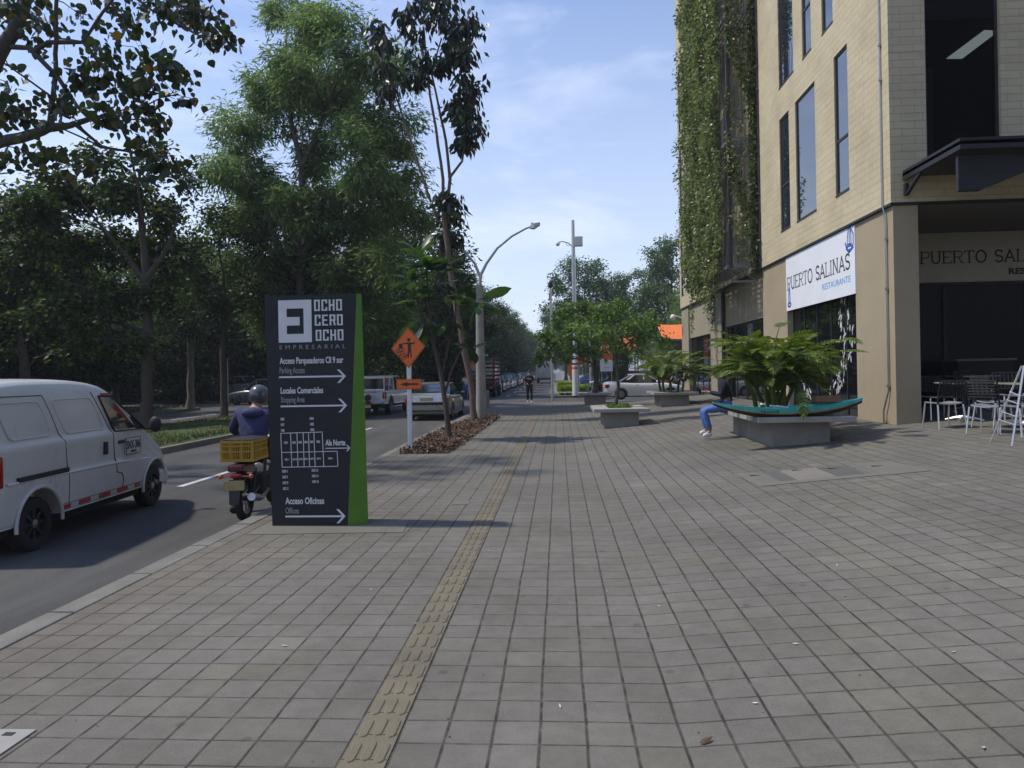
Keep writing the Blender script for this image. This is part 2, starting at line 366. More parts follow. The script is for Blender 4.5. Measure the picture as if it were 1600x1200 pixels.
    # old gum spots and darker spills
    vg = N(nt, 'ShaderNodeTexVoronoi', ins={'Scale': 2.3}); L(g.outputs['Position'], vg.inputs['Vector'])
    gs = N(nt, 'ShaderNodeMapRange', ins={1: 0.045, 2: 0.075, 3: 0.45, 4: 0.0}); L(vg.outputs['Distance'], gs.inputs[0])
    g2_ = N(nt, 'ShaderNodeMixRGB', ins={2: (0.055, 0.05, 0.045, 1)}); L(gs.outputs[0], g2_.inputs[0]); L(rm.outputs[0], g2_.inputs[1])
    n7 = N(nt, 'ShaderNodeTexNoise', ins={'Scale': 0.42, 'Detail': 9, 'Roughness': 0.72, 'Distortion': 0.8}); L(g.outputs['Position'], n7.inputs['Vector'])
    r7 = N(nt, 'ShaderNodeMapRange', ins={1: 0.60, 2: 0.74, 3: 0.0, 4: 0.42}); L(n7.outputs[0], r7.inputs[0])
    g3_ = N(nt, 'ShaderNodeMixRGB', ins={2: (0.075, 0.07, 0.06, 1)}); L(r7.outputs[0], g3_.inputs[0]); L(g2_.outputs[0], g3_.inputs[1])
    wr = N(nt, 'ShaderNodeMath', operation='GREATER_THAN', ins={1: 0.992}); L(wn_.outputs['Value'], wr.inputs[0])
    wf = N(nt, 'ShaderNodeMath', operation='MULTIPLY', ins={1: 0.2}); L(wr.outputs[0], wf.inputs[0])
    g4_ = N(nt, 'ShaderNodeMixRGB', ins={2: (0.26, 0.245, 0.21, 1)}); L(wf.outputs[0], g4_.inputs[0]); L(g3_.outputs[0], g4_.inputs[1]); rm = g4_
    def edge(ev_, w, soft):
        k = N(nt, 'ShaderNodeMapRange', ins={1: 0.5 - w - soft, 2: 0.5 - w*0.5, 3: 0, 4: 1}); L(ev_.outputs[0], k.inputs[0]); return k
    ju = edge(eu, 0.034, 0.014); jv = edge(ev, 0.024, 0.014)
    jm = N(nt, 'ShaderNodeMath', operation='MULTIPLY', ins={1: 0.9}); L(jv.outputs[0], jm.inputs[0])
    jn = N(nt, 'ShaderNodeTexNoise', ins={'Scale': 9, 'Detail': 4}); L(g.outputs['Position'], jn.inputs['Vector'])
    jr = N(nt, 'ShaderNodeMapRange', ins={1: 0.35, 2: 0.6, 3: 0.45, 4: 1.0}); L(jn.outputs[0], jr.inputs[0])
    mxj = N(nt, 'ShaderNodeMath', operation='MAXIMUM'); L(ju.outputs[0], mxj.inputs[0]); L(jm.outputs[0], mxj.inputs[1])
    mj = N(nt, 'ShaderNodeMath', operation='MULTIPLY'); L(mxj.outputs[0], mj.inputs[0]); L(jr.outputs[0], mj.inputs[1])
    cj = N(nt, 'ShaderNodeMixRGB', ins={2: (0.040, 0.034, 0.025, 1)}); L(mj.outputs[0], cj.inputs[0]); L(rm.outputs[0], cj.inputs[1])
    L(cj.outputs[0], p.inputs['Base Color']); p.inputs['Roughness'].default_value = 0.85; p.inputs['Specular IOR Level'].default_value = 0.3
    inv = N(nt, 'ShaderNodeMath', operation='SUBTRACT', ins={0: 1.0}); L(mxj.outputs[0], inv.inputs[1])
    hh = N(nt, 'ShaderNodeMath', operation='MULTIPLY_ADD', ins={1: 0.12}); L(n2.outputs[0], hh.inputs[0]); L(inv.outputs[0], hh.inputs[2])
    b = N(nt, 'ShaderNodeBump', ins={'Strength': 0.55, 'Distance': 0.006}); L(hh.outputs[0], b.inputs['Height']); L(b.outputs[0], p.inputs['Normal'])
    return mt
M['paving'] = paving_material()
def asphalt_material(name='asphalt', base=(0.088, 0.085, 0.077)):
    mt, nt, p = nodes_of(name); L = nt.links.new
    g = N(nt, 'ShaderNodeNewGeometry')
    mpn = N(nt, 'ShaderNodeMapping'); mpn.inputs['Scale'].default_value = (1, 0.18, 1); L(g.outputs['Position'], mpn.inputs[0])
    n1 = N(nt, 'ShaderNodeTexNoise', ins={'Scale': 1.4, 'Detail': 8, 'Roughness': 0.65}); L(mpn.outputs[0], n1.inputs['Vector'])
    n2 = N(nt, 'ShaderNodeTexNoise', ins={'Scale': 70, 'Detail': 5, 'Roughness': 0.8}); L(g.outputs['Position'], n2.inputs['Vector'])
    r1 = N(nt, 'ShaderNodeMapRange', ins={1: 0.3, 2: 0.7, 3: 0.72, 4: 1.3}); L(n1.outputs[0], r1.inputs[0])
    r2 = N(nt, 'ShaderNodeMapRange', ins={1: 0.3, 2: 0.72, 3: 0.65, 4: 1.4}); L(n2.outputs[0], r2.inputs[0])
    mm = N(nt, 'ShaderNodeMath', operation='MULTIPLY'); L(r1.outputs[0], mm.inputs[0]); L(r2.outputs[0], mm.inputs[1])
    vo = N(nt, 'ShaderNodeTexVoronoi', feature='DISTANCE_TO_EDGE', ins={'Scale': 0.35}); L(g.outputs['Position'], vo.inputs['Vector'])
    cr2 = N(nt, 'ShaderNodeMapRange', ins={1: 0.0, 2: 0.012, 3: 1.0, 4: 1.0}); L(vo.outputs[0], cr2.inputs[0])
    m3 = N(nt, 'ShaderNodeMath', operation='MULTIPLY'); L(mm.outputs[0], m3.inputs[0]); L(cr2.outputs[0], m3.inputs[1])
    hs = N(nt, 'ShaderNodeHueSaturation'); hs.inputs['Color'].default_value = (*base, 1); L(m3.outputs[0], hs.inputs['Value'])
    n8 = N(nt, 'ShaderNodeTexNoise', ins={'Scale': 0.9, 'Detail': 8, 'Roughness': 0.75, 'Distortion': 0.5}); L(g.outputs['Position'], n8.inputs['Vector'])
    r8 = N(nt, 'ShaderNodeMapRange', ins={1: 0.58, 2: 0.72, 3: 0, 4: 0.55}); L(n8.outputs[0], r8.inputs[0])
    m8 = N(nt, 'ShaderNodeMixRGB', ins={2: (0.035, 0.033, 0.03, 1)}); L(r8.outputs[0], m8.inputs[0]); L(hs.outputs[0], m8.inputs[1])
    br8 = N(nt, 'ShaderNodeTexBrick', ins={'Scale': 1.0, 'Mortar Size': 0.0, 'Brick Width': 2.9, 'Row Height': 7.3, 'Bias': 0.3}); br8.inputs['Color1'].default_value = (1, 1, 1, 1); br8.inputs['Color2'].default_value = (0.78, 0.78, 0.8, 1); L(g.outputs['Position'], br8.inputs['Vector'])
    m9 = N(nt, 'ShaderNodeMixRGB', blend_type='MULTIPLY', ins={0: 1.0}); L(m8.outputs[0], m9.inputs[1]); L(br8.outputs[0], m9.inputs[2])
    L(m9.outputs[0], p.inputs['Base Color']); p.inputs['Roughness'].default_value = 0.88; p.inputs['Specular IOR Level'].default_value = 0.35
    b = N(nt, 'ShaderNodeBump', ins={'Strength': 0.5, 'Distance': 0.006}); L(n2.outputs[0], b.inputs['Height']); L(b.outputs[0], p.inputs['Normal'])
    return mt
M['asphalt'] = asphalt_material()
M['grass'] = mat('grass', (0.055, 0.075, 0.018), 0.95, var=0.45, vs=3, bump=0.8, bs=30, dirt=0.35)
M['earth'] = mat('earth', (0.10, 0.085, 0.05), 0.95, var=0.35, vs=1.0, bump=0.5, bs=20)
M['tactile'] = mat('tactile_paving', (0.165, 0.138, 0.090), 0.8, var=0.18, vs=3, bump=0.25, bs=70, dirt=0.5)
M['road_paint'] = mat('road_paint', (0.55, 0.55, 0.52), 0.7, var=0.2, vs=9, dirt=0.35)
M['mulch'] = mat('mulch', (0.05, 0.035, 0.024), 0.95, var=0.5, vs=25, bump=1.0, bs=60)

def struct(o, label=None): o['kind'] = 'structure'; return o
ZR = -0.13
b = MB(); b.quad((-2500, -400, -0.30), (2500, -400, -0.30), (2500, 3000, -0.30), (-2500, 3000, -0.30)); struct(b.build('ground', M['earth']))
b = MB(); b.quad((-9.4, -12, ZR), (-3.6, -12, ZR), (-3.6, 38.6, ZR), (-9.4, 38.6, ZR))
b.quad((-6.9, 48, ZR), (-0.75, 48, ZR), (-0.75, 420, ZR), (-6.9, 420, ZR)); struct(b.build('main_road', M['asphalt']))
b = MB(); b.quad((-70, 38.6, ZR), (70, 38.6, ZR), (70, 48, ZR), (-70, 48, ZR)); struct(b.build('side_street', M['asphalt']))
b = MB(); b.quad((-19.6, -12, ZR), (-13.6, -12, ZR), (-13.6, 38.6, ZR), (-19.6, 38.6, ZR))
b.quad((-19.6, 48, ZR), (-13.6, 48, ZR), (-13.6, 420, ZR), (-19.6, 420, ZR)); struct(b.build('opposite_road', M['asphalt']))
# central reservation: kerb ring + grass top
def island(x0, x1, y0, y1, ztop, name='median_strip'):
    b = MB(); b.bx(x0, x1, y0, y1, -0.28, ztop); struct(b.build(name, M['kerb'], bevel=0.02))
    g = MB(); nx, ny = 8, max(4, int((y1 - y0) / 1.2)); rnd = random.Random(3)
    vs = []; w = 0.16
    for j in range(ny+1):
        for i in range(nx+1):
            x = x0 + w + (x1 - x0 - 2*w)*i/nx; y = y0 + w + (y1 - y0 - 2*w)*j/ny
            e = min(i, nx-i, j, ny-j); z = ztop + 0.006 + (0.05 + rnd.uniform(0, 0.06) if e > 0 else 0)
            vs.append((x, y, z))
    fs = [(j*(nx+1)+i, j*(nx+1)+i+1, (j+1)*(nx+1)+i+1, (j+1)*(nx+1)+i) for j in range(ny) for i in range(nx)]
    g.add(vs, fs); struct(g.build(name + '_lawn', M['grass'], smooth=True))
island(-13.6, -9.4, -12, 38.4, 0.02)
island(-13.6, -6.9, 48.2, 420, 0.02)
b = MB(); b.bx(-90, -19.6, -12, 38.4, -0.28, 0.03); b.bx(-90, -19.6, 48.2, 420, -0.28, 0.03); struct(b.build('far_kerb', M['kerb']))
b = MB()
rnd = random.Random(5)
for (ya, yb) in ((-12, 38.2), (48.4, 420)):
    nx, ny = 24, int((yb-ya)/3); vs = []
    for j in range(ny+1):
        for i in range(nx+1):
            x = -19.8 - 70.0*(i/nx)**1.3; e = 0 if i in (0, nx) or j in (0, ny) else 1
            vs.append((x, ya+(yb-ya)*j/ny, 0.04 + e*(0.05 + rnd.uniform(0, 0.12) + 0.012*(-19.8-x))))
    b.add(vs, [(j*(nx+1)+i, (j+1)*(nx+1)+i, (j+1)*(nx+1)+i+1, j*(nx+1)+i+1) for j in range(ny) for i in range(nx)])
struct(b.build('verge_lawn', M['grass'], smooth=True))
# grass blades along the reservation and the verge (short, only what the camera can make out)
def grass_blades(name, areas, n, hmin, hmax, matl, seed):
    rg = np.random.default_rng(seed); out = []
    for (x0, x1, y0, y1, z, share) in areas:
        k = int(n*share); P = np.stack([rg.uniform(x0, x1, k), rg.uniform(0, 1, k)**1.4*(y1-y0)+y0, np.full(k, z)], 1)
        h = rg.uniform(hmin, hmax, k); a = rg.uniform(0, 6.28, k); w = 0.012 + 0.0006*P[:, 1]
        dx = np.cos(a)*w; dy = np.sin(a)*w; lean = rg.normal(0, 0.4, (k, 2))*h[:, None]
        A = P.copy(); A[:, 0] -= dx; A[:, 1] -= dy; B = P.copy(); B[:, 0] += dx; B[:, 1] += dy
        C = P.copy(); C[:, 0] += lean[:, 0]; C[:, 1] += lean[:, 1]; C[:, 2] += h
        out.append(np.stack([A, B, C], 1).reshape(-1, 3))
    return quads_mesh(name, np.concatenate(out), 3, matl)
M['blade'] = leafmat('grass_blade', (0.035, 0.055, 0.010), (0.085, 0.115, 0.025), (0.12, 0.11, 0.04), trans=0.3)
g = grass_blades('grass', [(-13.4, -9.6, 8, 38, 0.05, 0.5), (-13.3, -7.2, 48.5, 90, 0.05, 0.15), (-32, -19.9, 14, 38, 0.10, 0.35)], 60000, 0.05, 0.13, M['blade'], 4)
tag(g, kind='stuff', label='short grass on the central reservation and far verge', cat='grass')

# pavement: flat strip by the road, plaza rising towards the building
def plaza_sheet():
    xs = [-3.5, -1.5, CREASE, 2.0, 4.0, 6.0, 8.0, 11.0, 30.0]; ys = [-8, 0, 6, 14, 22, 30, 33, 34, 35, 36, 37, 38.5]
    rnd = random.Random(8); vs = []
    def z(x, y): return zr(min(x, 12), y)
    vs = [(x, y, z(x, y)) for y in ys for x in xs]; n = len(xs)
    fs = [(j*n+i, j*n+i+1, (j+1)*n+i+1, (j+1)*n+i) for j in range(len(ys)-1) for i in range(n-1)]
    b = MB(); b.add(vs, fs)
    k = len(b.v)  # skirts down to the street
    b.v += [(x, 38.5, -0.29) for x in xs] + [(-3.5, y, -0.29) for y in ys]
    top = [(len(ys)-1)*n+i for i in range(n)]
    for i in range(n-1): b.f.append((top[i], top[i+1], k+i+1, k+i))
    lf = [j*n for j in range(len(ys))]; k2 = k + n
    for j in range(len(ys)-1): b.f.append((lf[j], k2+j, k2+j+1, lf[j+1]))
    return b
struct(plaza_sheet().build('pavement', M['paving']))
b = MB()
y = -8.0; rnd = random.Random(2)
while y < 38.4:
    l = min(0.98, 38.5 - y); dx = rnd.uniform(-0.008, 0.008)
    b.bx(-3.70+dx, -3.505+dx*0, y+0.006, y+l-0.006, -0.28, 0.004+rnd.uniform(0, 0.006)); y += 1.0
b.bx(-3.495, 6.8, 38.506, 38.66, -0.28, 0.006)
struct(b.build('kerb', M['kerb'], bevel=0.012))
# far pavement beyond the side street
b = MB(); b.bx(-0.75, 40, 48.05, 300, -0.28, 0.0); struct(b.build('far_pavement', M['kerb'], bevel=0.02))
b = MB(); b.bx(1.4, 38, 50.5, 80, -0.27, 0.06); struct(b.build('parking_lot', M['asphalt']))

# tactile strip: base tiles and raised bars
b = MB(); rnd = random.Random(11); P = 0.2165; x0 = -0.983 + 0.006
y = -6.0
while y < 38.3:
    b.bx(x0, x0+P-0.012, y+0.003, y+P-0.003, -0.02, 0.005)
    y += P
struct(b.build('tactile_strip', M['tactile']))
b = MB(); y = -0.2
def bar(b, cx, y0, y1, w, z0, z1):
    r = w/2; pts = []
    for k in range(5): a = math.pi + math.pi*k/4; pts.append((cx + r*math.cos(a), y0 + r + r*math.sin(a)))
    for k in range(5): a = math.pi*k/4; pts.append((cx + r*math.cos(a), y1 - r + r*math.sin(a)))
    q = [(cx + (p[0]-cx)*0.72, (p[1]-(y0+y1)/2)*0.95 + (y0+y1)/2) for p in pts]
    n = len(pts); b.add([(p[0], p[1], z0) for p in pts] + [(p[0], p[1], z1) for p in q], [tuple(range(n, 2*n))] + [(i, (i+1) % n, (i+1) % n+n, i+n) for i in range(n)])
while y < 38.2:
    for k in range(3):
        s = (0.02 if k % 2 else -0.02); cx = x0 + P*(0.2+0.3*k) - 0.004
        bar(b, cx, y+0.022+s*0.4, y+P-0.022+s*0.4, 0.05, 0.004, 0.0105)
    y += P
struct(b.build('tactile_bars', M['tactile']))
# lane markings
b = MB()
def dash(x, y0, y1, w=0.12, z=ZR+0.004): b.quad((x-w/2, y0, z), (x+w/2, y0, z), (x+w/2, y1, z), (x-w/2, y1, z))
for (a, c) in ((-1, 2), (4.6, 7.6), (11.6, 14.6), (20.9, 23.9), (29.5, 32.5)): dash(-6.3, a, c)
for k in range(14): dash(-3.8, 52+k*9, 55+k*9, 0.12)
for k in range(10): dash(-16.6, -6+k*9, -2+k*9 if k != 5 else -3+k*9)
b.quad((-13.95, -12, ZR+0.004), (-13.83, -12, ZR+0.004), (-13.83, 38, ZR+0.004), (-13.95, 38, ZR+0.004))
b.quad((-3.5, 38.0, -0.2), (-3.5, 38.1, -0.2), (-3.4, 38.1, -0.2), (-3.4, 38.0, -0.2))
struct(b.build('lane_marking', M['road_paint']))

# utility pads and covers in the paving
def pad(name, label, corners_px, matl, zoff, th=0.02, cat='cover', hole=None, kind=None):
    pts = [on_g(*q) for q in corners_px]; c = sum(pts, Vector())/len(pts)
    th_ = thing(name, label, cat, c); bb = MB(); n = len(pts)
    top = [Vector((p.x-c.x, p.y-c.y, zr(p.x, p.y)-c.z+zoff)) for p in pts]
    bb.add([(t.x, t.y, t.z-th) for t in top] + [tuple(t) for t in top], [tuple(range(n, 2*n))]+[(i, (i+1) % n, (i+1) % n+n, i+n) for i in range(n)])
    bb.build('slab', matl, th_)
    return th_, top
M['pad_a'] = mat('pad_light', (0.205, 0.178, 0.145), 0.85, var=0.1, vs=5, dirt=0.3, bump=0.2)
M['pad_b'] = mat('pad_grey', (0.150, 0.142, 0.116), 0.85, var=0.1, vs=5, dirt=0.3, bump=0.2)
M['pad_c'] = mat('pad_dark', (0.105, 0.100, 0.090), 0.85, var=0.12, vs=5, dirt=0.3, bump=0.2)
M['pad_d'] = mat('pad_green', (0.158, 0.150, 0.120), 0.85, var=0.1, vs=5, dirt=0.35, bump=0.2)
def seg(px): return px
pad('concrete_border', 'narrow concrete border edging the row of access lids beside the big planter', [(1145, 741), (1189, 760), (1456, 736), (1440, 733), (1190, 756), (1160, 739)], M['pad_d'], 0.007, cat='border')
def lid(label, q, matl, holes=()):
    t, top = pad('access_lid', label, q, matl, 0.006, cat='access lid')
    for (u, v) in holes:
        a = top[0].lerp(top[1], u); d = top[3].lerp(top[2], u); c = a.lerp(d, v)
        h = MB(); h.box((c.x, c.y, c.z+0.0015), (0.22, 0.035, 0.003)); h.build('lifting_slot', M['seam'], t)
lid('greyish green access lid at the left end of the lid row near the boat planter', [(1189, 756), (1222, 754), (1190, 738), (1161, 739.5)], M['pad_b'], [(0.5, 0.7)])
lid('narrow dark infill slab second from left in the lid row', [(1222, 754), (1249, 751.8), (1213, 736.5), (1190, 738)], M['pad_c'])
lid('pale pinkish access lid in the middle of the lid row', [(1249, 751.8), (1311, 747), (1274, 731), (1218, 736)], M['pad_a'], [(0.5, 0.9)])
lid('dark grey access lid right of the pale pinkish one', [(1315, 746.5), (1360, 743), (1320, 728), (1276, 731)], M['pad_c'], [(0.5, 0.8)])
lid('wide greenish access lid at the right end of the lid row', [(1378, 741), (1450, 734.5), (1392, 721), (1330, 724)], M['pad_d'], [(0.4, 0.6)])
pad('plinth_slab', 'pale concrete slab under the black and green totem sign', [(383, 836), (630, 832), (640, 813), (425, 815)], M['pad_d'], 0.006, cat='slab')
t, top = pad('utility_cover', 'pale square utility cover cut off by the lower left corner of the picture', [(-90, 1195), (0, 1181), (57, 1142), (-60, 1141)], M['concrete_light'], 0.008, cat='utility cover')
h = MB(); h.box((top[2].x-0.10, top[2].y-0.05, top[2].z+0.001), (0.05, 0.03, 0.003)); h.build('lifting_slot', M['seam'], t)
pad('small_cover', 'small pale square cover between the totem sign and the tactile strip', [(706, 789), (731, 788.5), (736, 784), (712, 784)], M['pad_d'], 0.005, cat='cover')
# mulch bed
bed = [on_z(*q) for q in [(622, 709.5), (700, 709), (726, 692), (782, 651.5), (757, 650.5), (700, 668)]]
rg = np.random.default_rng(9); c = sum(bed, Vector())/len(bed)
b = MB(); n = len(bed); b.add([(p.x, p.y, 0.004) for p in bed] + [(c.x, c.y, 0.06)], [(i, (i+1) % n, n) for i in range(n)]); struct(b.build('mulch_bed', M['soil']))
def inside(x, y):
    r_ = False; j = n-1
    for i in range(n):
        if (bed[i].y > y) != (bed[j].y > y) and x < (bed[j].x-bed[i].x)*(y-bed[i].y)/(bed[j].y-bed[i].y)+bed[i].x: r_ = not r_
        j = i
    return r_
def scraps(name, pts, size, matl, flat=0.5, seed=1, curl=0.4):
    rg = np.random.default_rng(seed); P = np.array(pts); k = len(P)
    a = rg.uniform(0, 6.28, k); t = rg.normal(0, flat, (k, 2)); s = size*rg.uniform(0.6, 1.5, k)
    u = np.stack([np.cos(a), np.sin(a), t[:, 0]], 1); v = np.stack([-np.sin(a), np.cos(a), t[:, 1]], 1)
    u *= s[:, None]; v *= (s*rg.uniform(0.3, 0.7, k))[:, None]; lift = np.zeros((k, 3)); lift[:, 2] = s*curl
    return quads_mesh(name, np.stack([P-u, P+v*0.7-lift*0, P+u+lift, P-v*0.7+lift*0.3], 1).reshape(-1, 3), 4, matl)
M['dry_leaf'] = leafmat('dry_leaf', (0.035, 0.020, 0.013), (0.15, 0.095, 0.06), (0.26, 0.20, 0.15), trans=0.05, rough=0.8, spec=0.2)
pts = []
minx, maxx = min(p.x for p in bed), max(p.x for p in bed); miny, maxy = min(p.y for p in bed), max(p.y for p in bed)
while len(pts) < 7000:
    x, y = rg.uniform(minx-0.05, maxx+0.05), rg.uniform(miny, maxy)
    if inside(x + rg.normal(0, 0.05), y + rg.normal(0, 0.1)): pts.append((x, y, 0.02 + rg.uniform(0, 0.07)))
o = scraps('leaf_litter', pts, 0.045, M['dry_leaf'], 0.5, 6); tag(o, 'brown dry leaf litter heaped in the bed round the trunks', 'leaf litter', kind='stuff')
pts = [tuple(on_g(*q)+Vector((0, 0, 0.006))) for q in [(763, 861), (1110, 907), (1127, 918), (650, 975), (948, 827), (1358, 945), (1243, 1007), (1308, 884), (949, 925), (1320, 932), (580, 922), (445, 1010), (1030, 948), (1490, 1020), (560, 857), (1180, 1100), (875, 1105), (1537, 1170)]]
M['litter'] = mat('pale_scrap', (0.5, 0.46, 0.4), 0.8)
o = scraps('litter', pts, 0.016, M['litter'], 0.15, 3, 0.2); tag(o, 'tiny pale scraps of litter scattered over the paving', 'litter', kind='stuff')
p = on_g(1103, 1161); b = MB()
b.add([(-0.035, 0, 0.004), (-0.012, 0.012, 0.012), (0.015, 0.012, 0.016), (0.04, 0.004, 0.02), (0.012, -0.012, 0.006), (-0.015, -0.012, 0.004), (0, 0, 0.014)], [(0, 5, 6), (5, 4, 6), (4, 3, 6), (3, 2, 6), (2, 1, 6), (1, 0, 6)])
o = b.build('dry_leaf', M['dry_leaf']); o.location = p + Vector((0, 0, 0.002)); o.rotation_euler.z = 0.4; tag(o, 'single curled brown leaf lying near the bottom of the paving', 'leaf')
rg2 = np.random.default_rng(77)
pts = [(x, y, zr(x, y)+0.004) for x, y in zip(rg2.uniform(-3.4, 6, 500), 2.6+rg2.uniform(0, 1, 500)**1.5*26)]
o = scraps('crumbs', pts, 0.008, M['dry_leaf'], 0.2, 31, 0.2); tag(o, 'tiny brown crumbs and specks scattered on the paving', 'crumbs', kind='stuff')

p = on_z(268, 938, ZR); t = thing('road_cover', 'small round pale cover set in the asphalt close to the kerb', 'cover', p); b = MB(); b.lathe([(0.11, 0.0), (0.11, 0.008), (0.085, 0.010)], None, 20); b.build('lid', M['pad_a'], t)
# ================================================================ LETTERING
def font_verts(text, size, xs=1.0, extr=0.0015, spacing=1.0, bold=0.0):
    cu = bpy.data.curves.new('t', 'FONT'); cu.body = text; cu.size = size; cu.extrude = extr; cu.space_character = spacing
    cu.offset = bold; cu.resolution_u = 3
    ob = bpy.data.objects.new('t', cu); COL.objects.link(ob)
    dg = bpy.context.evaluated_depsgraph_get(); me = ob.evaluated_get(dg).to_mesh()
    vs = [(v.co.x*xs, v.co.y, v.co.z) for v in me.vertices]; fs = [tuple(p.vertices) for p in me.polygons]
    ob.evaluated_get(dg).to_mesh_clear(); bpy.data.objects.remove(ob); bpy.data.curves.remove(cu)
    return vs, fs
def put_text(mb, text, Mx, height, width=None, align='l', extr=0.0015, bold=0.0, spacing=1.0):
    """capital height = height; width = total width to squeeze to"""
    vs, fs = font_verts(text, height/0.70, 1.0, extr, spacing, bold*height)
    if not vs: return
    x0 = min(v[0] for v in vs); x1 = max(v[0] for v in vs); sc = (width/(x1-x0)) if width else 1.0
    w = (x1-x0)*sc; off = 0 if align == 'l' else (-w/2 if align == 'c' else -w)
    mb.add([((v[0]-x0)*sc+off, v[1], v[2]) for v in vs], fs, Mx)
def arc(cx, cy, rx, ry, a0, a1, n=9): return [(cx+rx*math.cos(R(a0+(a1-a0)*i/n)), cy+ry*math.sin(R(a0+(a1-a0)*i/n))) for i in range(n+1)]
SERIF = {
 'P': (0.62, [[(0.12,0),(0.12,1)], [(0.12,1),(0.4,1)]+arc(0.4,0.74,0.2,0.26,90,-90)+[(0.12,0.48)]], [(0.12,0),(0.12,1)]),
 'U': (0.74, [[(0.14,1),(0.14,0.3)]+arc(0.37,0.3,0.23,0.3,180,360)+[(0.6,1)]], [(0.14,1),(0.6,1)]),
 'E': (0.64, [[(0.12,0),(0.12,1)], [(0.12,1),(0.55,1),(0.55,0.86)], [(0.12,0.52),(0.42,0.52)], [(0.12,0),(0.57,0),(0.57,0.16)]], [(0.08,0),(0.08,1)]),
 'R': (0.70, [[(0.12,0),(0.12,1)], [(0.12,1),(0.4,1)]+arc(0.4,0.75,0.2,0.25,90,-90)+[(0.12,0.5)], [(0.36,0.5),(0.6,0)]], [(0.12,0),(0.12,1),(0.62,0)]),
 'T': (0.66, [[(0.33,0),(0.33,1)], [(0.04,0.84),(0.04,1),(0.62,1),(0.62,0.84)]], [(0.33,0)]),
 'O': (0.78, [arc(0.39,0.5,0.3,0.51,0,360,18)], []),
 'S': (0.58, [arc(0.3,0.75,0.21,0.25,25,270,10)+arc(0.3,0.25,0.22,0.25,90,-155,10)], []),
 'A': (0.74, [[(0.08,0),(0.37,1)], [(0.37,1),(0.66,0)], [(0.19,0.35),(0.55,0.35)]], [(0.08,0),(0.66,0)]),
 'L': (0.58, [[(0.12,0),(0.12,1)], [(0.12,0),(0.52,0),(0.52,0.2)]], [(0.12,1),(0.08,0)]),
 'I': (0.34, [[(0.17,0),(0.17,1)]], [(0.17,0),(0.17,1)]),
 'N': (0.78, [[(0.14,0),(0.14,1)], [(0.14,1),(0.62,0)], [(0.62,0),(0.62,1)]], [(0.14,0),(0.14,1),(0.62,1)]),
 ' ': (0.40, [], []),
}
def stroke(mb, pts, t, Mx, d=0.002):
    for (ax, ay), (bx_, by_) in zip(pts[:-1], pts[1:]):
        dx, dy = bx_-ax, by_-ay; l = math.hypot(dx, dy)
        if l < 1e-6: continue
        ux, uy = dx/l, dy/l; nx, ny = -uy*t/2, ux*t/2; e = t*0.35
        mb.prism([(ax-ux*e+nx, ay-uy*e+ny), (ax-ux*e-nx, ay-uy*e-ny), (bx_+ux*e-nx, by_+uy*e-ny), (bx_+ux*e+nx, by_+uy*e+ny)][::-1], 0, d, Mx)
def put_serif(mb, text, Mx, height, width, t=0.075):
    tot = sum(SERIF[c][0] for c in text); sx_ = width/tot; x = 0
    for c in text:
        w, ls, sf = SERIF[c]
        for k, l in enumerate(ls): stroke(mb, [((x+p[0])*sx_, p[1]*height) for p in l], (t if k == 0 or c in 'AN' else t*0.62)*height, Mx, 0.002+0.0004*k)
        for (fx, fy) in sf: stroke(mb, [((x+fx-0.10)*sx_, fy*height), ((x+fx+0.10)*sx_, fy*height)], t*0.5*height, Mx, 0.0035)
        x += w
def plane_mx(o, right, up):
    r = Vector(right).normalized(); u = Vector(up).normalized(); n = r.cross(u)
    m = Matrix((r, u, n)).transposed().to_4x4(); m.translation = Vector(o); return m

